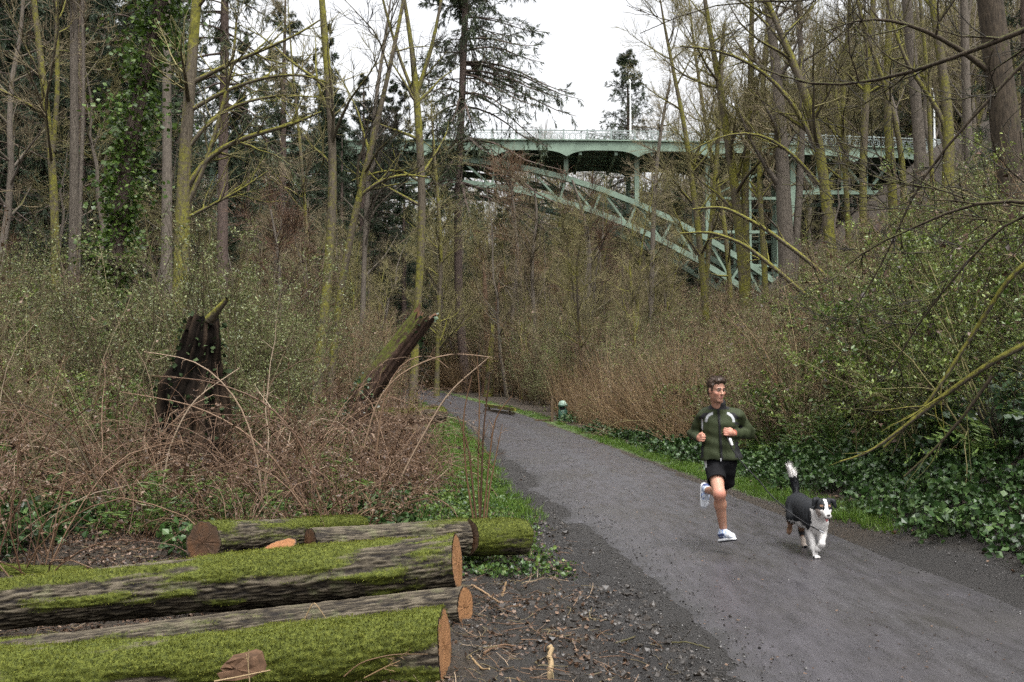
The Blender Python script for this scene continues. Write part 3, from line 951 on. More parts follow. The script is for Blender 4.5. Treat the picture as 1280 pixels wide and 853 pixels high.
def conifer_mesh(seed, height, r_low, base, per_m=5.0, dens=1.0, droop=0.16, twig_len=0.55, bare=0.25, side=None, nsize=1.0):
    """crown of a conifer: drooping boughs with hanging sprays of needles. origin at the trunk's foot"""
    rg = np.random.default_rng(seed)
    nb = int((height - base) * per_m)
    z = base + (height - base) * (np.sort(rg.random(nb)) ** 0.92)
    share = 1 - (z - base) / (height - base)
    L = r_low * (0.03 + 1.0 * share ** 0.85) * rg.uniform(0.62, 1.12, nb)
    a = rg.uniform(0, 6.283, nb)
    if side is not None:
        L = L * (1 + side[1] * np.cos(a - side[0]))
    n = 7
    el = np.radians(rg.normal(0, 7, nb) + 24 * (1 - share) ** 2)
    d = np.stack([np.cos(a) * np.cos(el), np.sin(a) * np.cos(el), np.sin(el)], -1)
    P = np.empty((nb, n, 3)); P[:, 0] = np.stack([0 * z, 0 * z, z], -1)
    for k in range(1, n):
        dr = -droop * (1.0 if k < 5 else -0.7)
        d = nrm(d + np.array((0, 0, dr)) * share[:, None] + rg.normal(0, 0.06, (nb, 3)))
        P[:, k] = P[:, k - 1] + d * (L / (n - 1))[:, None]
    rad = (0.012 + 0.010 * L)[:, None] * np.linspace(1, 0.2, n)[None]
    s = Soup()
    V, F = tubes(P, rad, 4); s.add(V, F, 1)
    per = max(4, int(11 * dens))
    p2, r2, par = grow(P, rad, per, bare, 1.0, (58, 14), -0.34, 4, rg, 0.4, 0.005, -0.16, 0.10, 0.6, 0.6, -0.2)
    V, F = tubes(p2, r2, 3); s.add(V, F, 1)
    Lp = np.linalg.norm(p2[:, -1] - p2[:, 0], axis=1)
    q, dd = along(p2, int(15 * dens), rg, 0.05, 1.0)
    V, F, t = leaves(q, 0.21 * nsize, rg, dd * 1.1, 0.13, 0.45, -0.25, 0.15, 0.4); s.add(V, F, 0, t)
    q, dd = along(P, int(16 * dens), rg, bare, 1.0)
    V, F, t = leaves(q, 0.24 * nsize, rg, dd, 0.15, 0.5, -0.15, 0.15, 0.4); s.add(V, F, 0, t)
    return s

def place_conifer(label, me_crown, me_trunk, x, y, scale, rz, name='conifer_tree', group=None):
    z = float(H(x, y)) - 0.2
    root = empty(name, (x, y, z), rz)
    root.scale = (scale, scale, scale)
    link('trunk', me_trunk, root); link('crown', me_crown, root)
    tag(root, label, 'conifer', group)
    return root

def straight_trunk(height, r0, seed, bark):
    rg = np.random.default_rng(seed)
    n = 14
    z = np.linspace(0, height, n)
    P = np.stack([rg.normal(0, 0.04, n).cumsum() * 0.5, rg.normal(0, 0.04, n).cumsum() * 0.5, z], -1)
    r = r0 * (1 - z / height) ** 0.8 + 0.02; r[0] *= 1.3
    V, F = rough_tube(P, r, 12, rg, 0.08)
    s = Soup(); s.add(V, F)
    return s.mesh('trunk', [M[bark]])

con = []
for k, (h, rl, bs, pm) in enumerate(((26, 4.6, 3.0, 5.0), (23, 4.0, 1.5, 5.5), (28, 4.2, 9.0, 4.5))):
    con.append((conifer_mesh(40 + k, h, rl, bs, pm, 1.25).mesh('crown', [M['needle_dark'] if k < 2 else M['needle'], M['bark_fir']], False), straight_trunk(h, 0.34, 50 + k, 'bark_fir')))

def con_px(label, u, Y, vtop, kind, rz, group=None):
    """a conifer Y metres away under column u whose tip reaches the row vtop"""
    x = (u - 640) * Y / FPX
    hts = (26, 23, 28, 30)
    z0 = float(H(x, Y))
    top = at(u, vtop, Y)[2]
    return place_conifer(label, con[kind][0], con[kind][1], x, Y, (top - z0) / hts[kind], rz, group=group)

G_CON = 'dark conifers at the left edge of the wood'
con_px('dense dark conifer filling the far left edge of the wood', -20, 40, -260, 0, 0.3, G_CON)
con_px('dark conifer behind the straight grey trunk at far left', 95, 47, -200, 1, 1.9, G_CON)
con_px('dark conifer behind the ivy-covered trunk', 175, 58, -150, 0, 4.0, G_CON)
G_CM = 'drooping conifers in front of the left half of the bridge'
con_px('drooping conifer between the thin fir pole and the double mossy trunk', 352, 74, -40, 2, 0.8, G_CM)
con_px('grey-green conifer beside the mossy double trunk, in front of the bridge', 452, 82, 90, 1, 2.6, G_CM)
con_px('low dark conifer below the bridge deck left of the tall fir', 505, 78, 205, 1, 5.0, G_CM)
con_px('dark conifer with low boughs just right of the thin fir pole', 305, 66, 130, 0, 2.0, G_CM)
con_px('dark conifer filling the gap between the two mossy crossing trunks', 425, 70, 170, 0, 0.4, G_CM)
con_px('small conifer standing right of the tall fir trunk under the bridge', 640, 84, 250, 0, 3.3, G_CM)
big_c = (conifer_mesh(47, 30, 9.5, 4.0, 8.0, 0.95, 0.10, bare=0.04, nsize=1.5).mesh('crown', [M['needle'], M['bark_fir']], False), straight_trunk(30, 0.4, 57, 'bark_fir'))
con.append(big_c)
con_px('pointed conifer rising above the bridge railing against the white sky', 786, 128, 62, 3, 1.2)
con_px('conifer standing beyond the bridge behind the right-hand alders', 1090, 135, 30, 0, 0.5)
con_px('dark conifer at the upper right corner behind the big dark trunk', 1290, 30, -250, 1, 0.7)
con_px('dark conifer between the slim two-stemmed tree and the left edge', 30, 52, -120, 1, 2.4, G_CON)
con_px('tall dark conifer behind the trunk right of the ivy-clad tree', 222, 64, -60, 0, 5.2, G_CON)

# the tall fir beside the path bend
rgf = np.random.default_rng(77)
Pf, rf, bf = trunk_line([(582, 475, 12), (573, 380, 10.5), (572, 250, 9.5), (578, 110, 8.8), (582, 0, 8)], 74, 46)
fir = empty('fir_tree', tuple(bf))
V, F = rough_tube(Pf, rf, 14, rgf, 0.08); s = Soup(); s.add(V - bf, F); link('trunk', s.mesh('trunk', [M['bark_fir']]), fir)
s = conifer_mesh(78, 46, 8.6, 13.0, 4.4, 1.55, 0.22, bare=0.05, side=(-0.2, 0.42), nsize=1.8)
for i, blk in enumerate(s.V):                       # follow the slightly bowed trunk
    zz = blk[:, 2] + bf[2]
    blk[:, 0] += np.interp(zz, Pf[:, 2], Pf[:, 0] - bf[0]).astype(np.float32)
    blk[:, 1] += np.interp(zz, Pf[:, 2], Pf[:, 1] - bf[1]).astype(np.float32)
link('crown', s.mesh('crown', [M['needle'], M['bark_fir']], False), fir)
tag(fir, 'tall fir with bare lower trunk and drooping boughs beside the path bend', 'fir tree')

# pole of a fir at left
Pp, rp, bp_ = trunk_line([(278, 330, 14), (279, 200, 12.5), (281, 60, 11), (281, 0, 10)], 38, 27)
pole = empty('fir_tree', tuple(bp_))
V, F = rough_tube(Pp, rp, 12, rgf, 0.06); s = Soup(); s.add(V - bp_, F); link('trunk', s.mesh('trunk', [M['bark_fir']]), pole)
s = conifer_mesh(81, 27, 4.2, 11.0, 4.4, 1.2, 0.2)
link('crown', s.mesh('crown', [M['needle'], M['bark_fir']], False), pole)
tag(pole, 'straight bare fir pole behind the spreading limbs of the mossy tree', 'fir tree')

T = bare_tree
T('slim mossy two-stemmed tree at the far left edge', [(69, 280, 10), (66, 200, 9), (55, 110, 8), (42, 0, 7)], 26, 19, 101, extra=[[(66, 190, 6), (72, 120, 6), (71, 0, 5)]], n=(8, 6, 5))
T('straight pale grey trunk second from the left edge', [(92, 290, 11), (93, 150, 10), (92, 0, 9)], 27, 21, 102, 'bark_grey', n=(7, 6, 5), t0=0.5)
T('very thin pale stem beside the straight grey trunk', [(100, 260, 4.5), (105, 120, 4), (103, 0, 3.5)], 26.5, 16, 103, 'bark_grey', n=(6, 4, 4), l=(2.5, 1.0, 0.5), t0=0.5)
T('leaning trunk wrapped in green ivy', [(150, 262, 16), (165, 165, 16), (184, 80, 15), (203, 0, 14)], 24, 20, 104, 'bark_fir', ivy=7500, n=(7, 6, 4), t0=0.5, name='ivy_clad_tree')
T('straight grey-brown trunk right of the ivy-clad tree', [(209, 230, 12), (209, 120, 11), (208, 0, 10)], 36, 24, 105, 'bark_grey', n=(6, 6, 5), t0=0.6)
T('thick mossy tree with long limbs sweeping right over the undergrowth', [(227, 310, 19), (230, 210, 16), (238, 100, 14), (246, 0, 12)], 22, 19, 106, 'bark_moss', 'twig_olive',
  limbs=[[(231, 238, 8), (262, 192, 7), (310, 170, 6), (360, 158, 4.5), (402, 140, 2.5)], [(231, 262, 7), (258, 205, 6), (274, 150, 5), (292, 80, 4), (296, 20, 2.5)], [(238, 105, 7), (275, 85, 5.5), (320, 66, 4.5), (372, 44, 3), (400, 25, 2)],
         [(236, 140, 6), (270, 118, 5), (330, 96, 4), (380, 92, 3), (410, 104, 1.5)], [(232, 190, 6), (262, 150, 5), (300, 128, 4), (352, 118, 3), (398, 122, 1.5)], [(229, 275, 5), (262, 258, 4), (300, 238, 3), (335, 214, 1.5)]], n=(8, 6, 5), l=(4.0, 1.6, 0.7))
T('mossy slender trunk, front one of the crossing pair', [(397, 460, 13), (412, 335, 12), (418, 200, 10.5), (409, 80, 9), (402, 0, 8)], 24, 19, 107, 'bark_moss', 'twig_olive', n=(9, 6, 5), l=(3.6, 1.5, 0.7))
T('mossy trunk leaning right, rear one of the crossing pair', [(421, 390, 9), (438, 290, 9), (464, 185, 7.5), (486, 92, 5.5), (505, 0, 4.5)], 26, 18, 108, 'bark_moss', 'twig_dark',
  limbs=[[(450, 245, 5), (475, 226, 4.5), (505, 218, 3.5), (535, 222, 2)]], n=(9, 6, 5), l=(3.4, 1.4, 0.7))
T('mossy forking tree left of the tall fir', [(520, 405, 10), (528, 300, 9.5), (527, 205, 9.5), (521, 125, 10), (516, 60, 6), (505, 0, 4.5)], 30, 19, 109, 'bark_moss', 'twig_dark',
  extra=[[(521, 118, 6), (540, 60, 5), (552, 0, 3.5), (560, -60, 2)], [(521, 128, 5), (498, 70, 4), (478, 0, 3), (466, -60, 2)]], limbs=[[(526, 228, 4), (500, 212, 3.5), (468, 216, 2.5), (440, 226, 1.5)]], n=(9, 6, 5), l=(3.8, 1.5, 0.7))
T('young pale tree with thin steep branches at the bridge end left of the fir', [(455, 330, 6), (460, 230, 6), (470, 120, 5), (486, 20, 4)], 52, 22, 110, 'bark_grey', 'twig_dark', n=(14, 7, 6), l=(4.5, 1.9, 0.9), t0=0.3, a1=(32, 8))
# broken snags at the bend
def snag(label, pts, Y, seed, bark='bark_red'):
    rg = np.random.default_rng(seed)
    P, r, base = trunk_line(pts, Y, 0.1, 26)
    root = empty('broken_snag', tuple(base))
    V, F = rough_tube(P, r, 11, rg, 0.3)
    Vr = V.reshape(26, 11, 3)
    Vr[-1, :, 2] += rg.uniform(-0.25, 0.5, 11); Vr[-2, :, 2] += rg.uniform(-0.2, 0.1, 11)
    s = Soup(); s.add(V - base, F); cidx = np.arange(25 * 11, 26 * 11)
    Fc = np.stack([np.full(9, cidx[0]), cidx[1:10], cidx[2:11]], -1); s.T.append(Fc); s.mt.append(np.zeros(9, int))
    link('trunk', s.mesh('trunk', [M[bark]], True), root)
    q = Soup()
    p1, r1, _ = grow(P[None] - base, r[None], 5, 0.3, 0.9, (60, 15), 0.7, 5, rg, 0.3, 0.012, 0.02, 0.15, 0.6)
    V, F = tubes(p1, r1, 4); q.add(V, F); link('stub', q.mesh('stub', [M[bark]]), root)
    return tag(root, label, 'snag')
snag('reddish splintered snag standing right of the fir trunk', [(607, 480, 9), (609, 430, 7), (607, 385, 7), (606, 350, 4.5), (604, 328, 2.5)], 70, 121)
snag('shorter thin reddish snag beside the splintered one', [(620, 470, 6), (622, 420, 4.5), (621, 380, 4.5), (625, 345, 2)], 71, 122)
snag('short mossy snag at the foot of the reddish snags', [(611, 486, 12), (613, 445, 9), (616, 412, 4)], 66, 123, 'bark_moss')

R_G = 'alders on the right-hand slope'
T('brown twin-stemmed alder leftmost on the right-hand slope', [(930, 345, 13), (922, 262, 12), (914, 200, 11), (900, 110, 8), (884, 20, 6)], 38, 20, 131, 'bark_moss', 'twig_olive', extra=[[(934, 340, 9), (930, 240, 9), (938, 130, 8), (940, 0, 6)]], n=(14, 8, 7), l=(4.2, 1.8, 0.9), t0=0.3, group=R_G)
T('thick furrowed trunk second from left on the right-hand slope', [(985, 360, 22), (980, 260, 19), (976, 170, 17), (970, 70, 11), (958, 0, 9)], 36, 21, 132, 'bark_grey', 'twig_tan', extra=[[(992, 350, 10), (1000, 230, 9), (1004, 120, 8), (998, 0, 6)]], n=(14, 8, 7), l=(4.4, 1.8, 0.9), t0=0.3, group=R_G)
T('yellow-mossed leaning alder with limbs arching left', [(1042, 345, 15), (1034, 265, 13.5), (1026, 185, 13), (1006, 112, 11), (975, 40, 8), (950, -20, 5)], 33, 18, 133, 'bark_moss', 'twig_olive',
  limbs=[[(1028, 205, 6), (1000, 140, 5.5), (958, 90, 4.5), (905, 62, 3.5), (850, 58, 2)], [(1032, 240, 5), (990, 190, 4.5), (950, 165, 3.5), (900, 168, 2.5), (862, 190, 1.5)], [(1015, 140, 5), (985, 60, 4), (940, 10, 3), (890, -20, 2)]], n=(12, 7, 6), l=(4.0, 1.7, 0.8), group=R_G)
T('slim alder with a straight stem between the leaning one and the mossy pair', [(1080, 310, 10), (1078, 210, 9), (1084, 100, 8.5), (1092, 0, 7)], 41, 21, 134, 'bark_moss', 'twig_olive', n=(13, 7, 6), l=(4.0, 1.7, 0.9), t0=0.35, group=R_G)
T('mossy alder forking low in the middle of the right-hand slope', [(1120, 305, 12), (1113, 210, 11), (1108, 120, 9.5), (1112, 0, 8)], 34, 20, 135, 'bark_moss', 'twig_olive', extra=[[(1128, 300, 8), (1132, 220, 8), (1118, 140, 6), (1085, 50, 5), (1060, -40, 3)]], n=(12, 7, 6), l=(4.0, 1.7, 0.8), group=R_G)
T('smooth pale grey alder trunk with a mossy right flank', [(1153, 300, 16), (1151, 190, 15), (1141, 85, 13), (1133, 0, 12)], 32, 22, 136, 'bark_grey', 'twig_tan', n=(11, 7, 6), l=(4.0, 1.7, 0.8), t0=0.5, group=R_G)
T('mossy trunk with a crooked limb right of the pale grey alder', [(1183, 262, 15), (1188, 185, 14), (1181, 100, 12), (1168, 20, 9)], 30, 19, 137, 'bark_moss', 'twig_olive', limbs=[[(1188, 175, 7), (1168, 125, 6), (1140, 95, 5), (1118, 40, 4), (1105, -20, 2.5)]], n=(11, 7, 6), l=(3.8, 1.6, 0.8), group=R_G)
T('grey-brown trunk just left of the big dark trunk', [(1213, 250, 12), (1208, 130, 10.5), (1205, 0, 9.5)], 34, 22, 138, 'bark_grey', 'twig_tan', n=(10, 7, 6), l=(4.0, 1.7, 0.8), t0=0.5, group=R_G)
T('big dark ridged trunk at the right edge', [(1272, 290, 40), (1262, 190, 36), (1248, 95, 33), (1237, 0, 31)], 19, 22, 139, 'bark_dark', 'twig_dark', n=(10, 7, 6), l=(4.6, 1.8, 0.8), t0=0.45, name='old_tree', limbs=[[(1250, 100, 9), (1200, 60, 7), (1140, 30, 5), (1080, 20, 3), (1030, 40, 2)]])
T('thin leaning alder behind the thick furrowed trunk', [(955, 320, 7), (948, 220, 6.5), (952, 120, 6), (962, 0, 5)], 46, 22, 140, 'bark_moss', 'twig_olive', n=(14, 8, 7), l=(4.4, 1.9, 1.0), t0=0.3, group=R_G)
T('bushy young alder in front of the bridge above the runner', [(878, 330, 8), (868, 250, 7.5), (858, 170, 6), (840, 80, 4.5), (828, 20, 3)], 50, 21, 141, 'bark_moss', 'twig_olive', extra=[[(884, 330, 6), (894, 230, 6), (900, 130, 5), (905, 30, 4)]], n=(16, 8, 7), l=(4.6, 2.0, 1.0), t0=0.25, group=R_G)
T('slender grey sapling right of the mid-bridge lamp post', [(815, 330, 6), (818, 240, 5.5), (826, 160, 4), (838, 100, 2.5)], 60, 17, 142, 'bark_grey', 'twig_tan', n=(16, 8, 6), l=(3.4, 1.6, 0.9), t0=0.2, group=R_G)
T('low spreading brown tree in front of the middle of the arch', [(735, 380, 6), (738, 310, 5), (728, 262, 4), (715, 225, 2.5)], 58, 12, 143, 'bark_grey', 'cane_red', n=(16, 8, 7), l=(3.6, 1.7, 0.9), t0=0.2, trop=0.02, a1=(55, 12))
T('low twiggy tree under the crown of the arch', [(668, 400, 5), (664, 330, 4.5), (672, 270, 3.5), (668, 236, 2)], 62, 12, 144, 'bark_grey', 'twig_tan', n=(16, 8, 7), l=(3.4, 1.7, 0.9), t0=0.2, trop=0.03)
T('low red-brown twiggy tree left of the mossy crossing pair', [(352, 420, 6), (350, 345, 5), (344, 290, 3.5), (338, 262, 2)], 34, 7.5, 145, 'bark_grey', 'cane_red', n=(16, 9, 7), l=(2.6, 1.3, 0.7), t0=0.15, trop=0.02, a1=(58, 12))

T('bushy yellow-green alder filling the gap right of the leaning one', [(1062, 330, 7), (1058, 240, 6.5), (1052, 140, 6), (1060, 30, 4.5)], 44, 22, 151, 'bark_moss', 'twig_olive', n=(18, 9, 8), l=(4.6, 2.0, 1.0), t0=0.25, group=R_G)
T('twiggy tan alder whose crown overlaps the railing right of mid-bridge', [(912, 350, 6), (905, 270, 5.5), (886, 180, 5), (872, 90, 4)], 62, 26, 152, 'bark_moss', 'twig_tan', n=(20, 9, 8), l=(5.4, 2.3, 1.2), t0=0.2, group=R_G)
T('slim olive alder between the pale grey trunk and the crooked one', [(1168, 290, 6), (1164, 200, 5.5), (1160, 100, 5), (1150, 0, 4)], 40, 22, 153, 'bark_moss', 'twig_olive', n=(16, 9, 8), l=(4.4, 2.0, 1.0), t0=0.3, group=R_G)
T('twiggy pale tree standing in front of the left half of the arch', [(392, 400, 5), (384, 300, 4.5), (376, 190, 4), (366, 90, 3)], 60, 26, 154, 'bark_moss', 'twig_tan', n=(18, 9, 8), l=(5.0, 2.2, 1.1), t0=0.2)
T('olive twiggy tree in front of the arch left of the fir', [(548, 400, 5), (552, 310, 4.5), (545, 220, 4), (540, 150, 2.5)], 66, 20, 155, 'bark_moss', 'twig_olive', n=(18, 9, 8), l=(4.4, 2.0, 1.1), t0=0.15)
T('reddish twiggy tree covering the arch right of the fir', [(640, 400, 5), (648, 320, 4.5), (640, 240, 3.5), (634, 200, 2)], 68, 16, 156, 'bark_grey', 'cane_red', n=(18, 9, 8), l=(4.2, 2.0, 1.1), t0=0.15)

# the tree outside the frame whose mossy limbs hang in from the right
T('dark mossy limbs hanging into the frame at upper right', [(1495, 560, 50), (1480, 300, 46), (1455, 60, 42), (1440, -200, 36)], 9.0, 12, 150, 'bark_dark', 'twig_dark', name='overhanging_tree', n=(5, 6, 5), l=(3.0, 1.2, 0.6), t0=0.6,
  limbs=[[(1450, -40, 15.6, 9.0), (1340, 15, 9.0, 9.2), (1230, 58, 6.6, 9.6), (1120, 100, 4.8, 10.2), (1010, 112, 3.0, 10.8), (940, 80, 1.5, 11.2)],
         [(1478, 290, 13.2, 9.0), (1350, 262, 7.2, 9.0), (1250, 246, 5.1, 9.2), (1205, 248, 4.2, 9.4), (1140, 292, 3.3, 9.7), (1085, 300, 2.4, 10), (1050, 340, 1.5, 10.2)],
         [(1205, 248, 3.0, 9.4), (1175, 236, 2.4, 9.6), (1130, 232, 1.8, 9.9), (1090, 205, 1.1, 10.2)],
         [(1340, 15, 6.0, 9.2), (1240, 120, 4.2, 9.5), (1150, 220, 3.0, 10), (1105, 330, 2.1, 10.3), (1060, 400, 1.2, 10.6)],
         [(1350, 262, 5.4, 9.0), (1270, 262, 3.9, 9.3), (1215, 320, 3.0, 9.6), (1150, 400, 2.4, 10), (1110, 470, 1.5, 10.3)],
         [(1440, -80, 8.4, 9.0), (1300, -60, 4.8, 9.5), (1160, -50, 3.6, 10.5), (1040, 10, 2.4, 11.3), (900, -5, 1.8, 12), (800, 42, 1.0, 12.6)]])

# mossy fallen branches leaning on the right-hand bank
def fallen(label, pts, Y, seed, bark='bark_moss', twigs=5, name='fallen_branch'):
    rg = np.random.default_rng(seed)
    P, r = limb_line(pts, Y, 20)
    base = P[0].copy()
    s = Soup()
    V, F = rough_tube(P, r, 8, rg, 0.12)
    root = link(name, None, None, tuple(base))
    s.add(V - base, F)
    a, b_, _ = grow(P[None] - base, r[None], twigs, 0.3, 1.0, (35, 12), 0.9, 7, rg, 0.5, 0.004, 0.0, 0.12, 0.8)
    V, F = tubes(a, b_, 4); s.add(V, F)
    root2 = bpy.data.objects.new(name, s.mesh(name, [M[bark]])); bpy.data.objects.remove(root); C.objects.link(root2)
    root2.location = base
    return tag(root2, label, 'branch')
fallen('long yellow-mossed branch leaning on the ivy bank at right', [(1320, 412, 9, 9.6), (1240, 452, 7.5, 9.9), (1180, 494, 6, 10.2), (1135, 530, 5, 10.4), (1085, 568, 3.5, 10.6), (1050, 577, 2, 10.6)], 10, 161)
fallen('second mossed branch crossing steeply above the long one', [(1320, 300, 7, 9.7), (1262, 345, 6.5, 9.9), (1215, 420, 5.5, 10.2), (1160, 505, 4.5, 10.4), (1105, 560, 3, 10.6)], 10, 162)
fallen('thin dark branch lying low on the ivy bank', [(1240, 470, 5, 9.8), (1205, 520, 4, 10.0), (1170, 560, 3.5, 10.2), (1130, 596, 2.5, 10.3)], 10, 163, 'bark_dark')
fallen('pale mossy limb arching left below the bridge truss', [(1040, 352, 6, 27), (1000, 318, 5.5, 27), (955, 285, 5, 27.3), (905, 258, 4, 27.6), (866, 262, 2.5, 28)], 27, 164, twigs=8)
fallen('lower pale mossy limb arching left above the runner', [(1010, 372, 6, 26), (968, 335, 5.5, 26), (930, 305, 4.5, 26.3), (890, 290, 3.5, 26.6), (850, 292, 2, 27)], 26, 165, twigs=8)

# ------------------------------------------------------------------ undergrowth
def stems(rg, n, spread, length, npts, tilt, grav, wig, r0, r1):
    a = rg.uniform(0, 6.283, n); q = spread * np.sqrt(rg.random(n))
    P = np.empty((n, npts, 3)); P[:, 0] = np.stack([np.cos(a) * q, np.sin(a) * q, 0 * a - 0.05], -1)
    b = a + rg.normal(0, 0.8, n); tl = np.abs(rg.normal(0, tilt, n))
    d = np.stack([np.cos(b) * np.sin(tl), np.sin(b) * np.sin(tl), np.cos(tl)], -1)
    L = length * rg.uniform(0.5, 1.15, n)
    for k in range(1, npts):
        d = nrm(d + rg.normal(0, wig, (n, 3)) + np.array((0, 0, -grav)) * (k / npts) * 2)
        P[:, k] = P[:, k - 1] + d * (L / (npts - 1))[:, None]
    rr = np.linspace(1, 0, npts)[None] * (r0 - r1) + r1
    return P, np.repeat(rr, n, 0) * rg.uniform(0.7, 1.3, n)[:, None]

def bramble(seed, mat='cane', n=26, length=2.1, grav=0.22, tilt=0.55, side=5, leaf=2, wig=0.10, r0=0.0065):
    rg = np.random.default_rng(seed)
    s = Soup()
    P, r = stems(rg, n, 0.40, length, 10, tilt, grav, wig, r0, 0.0025)
    V, F = tubes(P, r, 4); s.add(V, F, 0, np.repeat(rg.random(n), 40))
    p1, r1, _ = grow(P, r, side, 0.25, 1.0, (50, 16), 0.55, 6, rg, 0.6, 0.0024, -0.02, 0.16, 0.6)
    V, F = tubes(p1, r1, 3); s.add(V, F, 0, np.repeat(rg.random(len(p1)), 18))
    if leaf:
        q, d = along(p1, leaf, rg)
        keep = rg.random(len(q)) < 0.35
        V, F, t = leaves(q[keep], 0.055, rg, d[keep] * 0.4, 0.6, 1.0, -0.4, 0.5); s.add(V, F, 1, t)
    return s.mesh('bramble', [M[mat], M['dead_leaf']])

def brush(seed, n=10, length=3.2, leafmat='bud', twig='twig', size=0.035, per=5, tilt=0.22, n1=9, n2=5, l1=0.95, l2=0.42, keep=1.0, grav=0.02, spread=0.35, r0=0.011, dead=0.0):
    rg = np.random.default_rng(seed)
    s = Soup()
    P, r = stems(rg, n, spread, length, 9, tilt, grav, 0.09, r0, 0.003)
    V, F = tubes(P, r, 4); s.add(V, F, 0, np.repeat(rg.random(n), 36))
    p1, r1, _ = grow(P, r, n1, 0.18, 1.0, (40, 14), l1, 5, rg, 0.55, 0.003, 0.05, 0.13, 0.6)
    V, F = tubes(p1, r1, 3); s.add(V, F, 0, np.repeat(rg.random(len(p1)), 15))
    p2, r2, _ = grow(p1, r1, n2, 0.1, 1.0, (42, 16), l2, 4, rg, 0.6, 0.002, 0.03, 0.16, 0.5)
    V, F = tubes(p2, r2, 3); s.add(V, F, 0, np.repeat(rg.random(len(p2)), 12))
    if per:
        q, d = along(p2, per, rg)
        q, d = q[rg.random(len(q)) < keep], None
        V, F, t = leaves(q, size, rg, None, 0.5, 1.0, 0.35, 0.25); s.add(V, F, 1, t)
    if dead:
        q, d = along(p1, 3, rg)
        k = rg.random(len(q)) < dead
        V, F, t = leaves(q[k], 0.10, rg, None, 0.7, 1.0, -0.6, 0.5); s.add(V, F, 2, t)
    return s.mesh('brush', [M[twig], M[leafmat], M['dead_leaf']])

def straw_clump(seed, n=60, length=2.6, tilt=0.20):
    rg = np.random.default_rng(seed)
    s = Soup()
    P, r = stems(rg, n, 0.5, length, 7, tilt, 0.05, 0.05, 0.007, 0.003)
    V, F = tubes(P, r, 3); s.add(V, F, 0, np.repeat(rg.random(n), 21))
    p1, r1, _ = grow(P, r, 3, 0.4, 1.0, (30, 12), 0.4, 4, rg, 0.6, 0.0022, 0.02, 0.14, 0.6)
    V, F = tubes(p1, r1, 3); s.add(V, F, 0, np.repeat(rg.random(len(p1)), 12))
    q, d = along(p1, 2, rg)
    k = rg.random(len(q)) < 0.35
    V, F, t = leaves(q[k], 0.06, rg, None, 0.6, 1.0, -0.5, 0.5); s.add(V, F, 1, t)
    return s.mesh('straw', [M['straw'], M['dead_leaf']])

def ivy_patch(seed, n=90, rad=0.45, size=0.075, h=0.16, mat='ivy'):
    rg = np.random.default_rng(seed)
    a = rg.uniform(0, 6.283, n); q = rad * np.sqrt(rg.random(n))
    p = np.stack([np.cos(a) * q, np.sin(a) * q, rg.random(n) * h * (1 - (q / rad) ** 2 * 0.6)], -1)
    V, F, t = leaves(p, size, rg, None, 0.95, 0.9, 0.35, 0.25)
    s = Soup(); s.add(V, F, 0, t)
    st = p.copy(); st[:, 2] = -0.02
    V, F = tubes(np.stack([st, p], 1), np.full((n, 2), 0.0015), 3); s.add(V, F, 1)
    return s.mesh('ivy', [M[mat], M['twig_dark']], False)

def fern(seed, n=16, L=0.7):
    rg = np.random.default_rng(seed)
    s = Soup()
    P, r = stems(rg, n, 0.05, L, 9, 0.7, 0.22, 0.03, 0.004, 0.0015)
    V, F = tubes(P, r, 3); s.add(V, F, 0)
    q, d = along(P, 46, rg, 0.12, 1.0)
    sd = nrm(np.cross(d, np.array((0, 0, 1.0)))) * np.where(rg.random(len(q)) < 0.5, -1, 1)[:, None]
    V, F, t = leaves(q, 0.075, rg, sd * 2.5 + d * 0.5, 0.22, 0.2, 0.0, 0.1); s.add(V, F, 0, t)
    return s.mesh('fern', [M['leaf_green']], False)

def grass_tuft(seed, n=46, h=0.11, rad=0.13):
    rg = np.random.default_rng(seed)
    a = rg.uniform(0, 6.283, n); q = rad * np.sqrt(rg.random(n))
    b = np.stack([np.cos(a) * q, np.sin(a) * q, 0 * a - 0.01], -1)
    hh = h * rg.uniform(0.4, 1.2, n)
    ln = rg.normal(0, 0.4, (n, 2)) * hh[:, None]
    tip = b + np.stack([ln[:, 0], ln[:, 1], hh], -1)
    w = rg.uniform(0, 3.14, n); wd = np.stack([np.cos(w), np.sin(w), 0 * w], -1) * 0.0035
    mid = (b + tip) / 2 + np.array((0, 0, 0.012))
    V = np.stack([b - wd, b + wd, mid + wd * 0.8, mid - wd * 0.8, tip], 1).reshape(-1, 3)
    k = np.arange(n)[:, None] * 5
    s = Soup(); t = np.repeat(rg.random(n), 5)
    s.add(V, k + np.array((0, 1, 2, 3)), 0, t); s.add(V, k + np.array((3, 2, 4)), 0, t)
    return s.mesh('grass', [M['grass']])

def litter_leaf(seed):
    rg = np.random.default_rng(seed)
    nx, ny = 5, 4
    u, v = np.meshgrid(np.linspace(-1, 1, ny), np.linspace(0, 1, nx))
    w = np.sin(v * 3.0) ** 0.7 * 0.42 * (1 + 0.25 * rg.normal(size=v.shape))
    curl = rg.uniform(0.1, 0.45)
    V = np.stack([u * w, v - 0.5, curl * (u * w) ** 2 * 2 + 0.18 * rg.normal(size=v.shape) * 0.4 + curl * (v - 0.5) ** 2], -1) * 0.09
    idx = np.arange(nx * ny).reshape(nx, ny)
    F = np.stack([idx[:-1, :-1], idx[:-1, 1:], idx[1:, 1:], idx[1:, :-1]], -1).reshape(-1, 4)
    s = Soup(); s.add(V.reshape(-1, 3), F, 0, rg.random())
    return s.mesh('dead_leaf', [M['dead_leaf']])

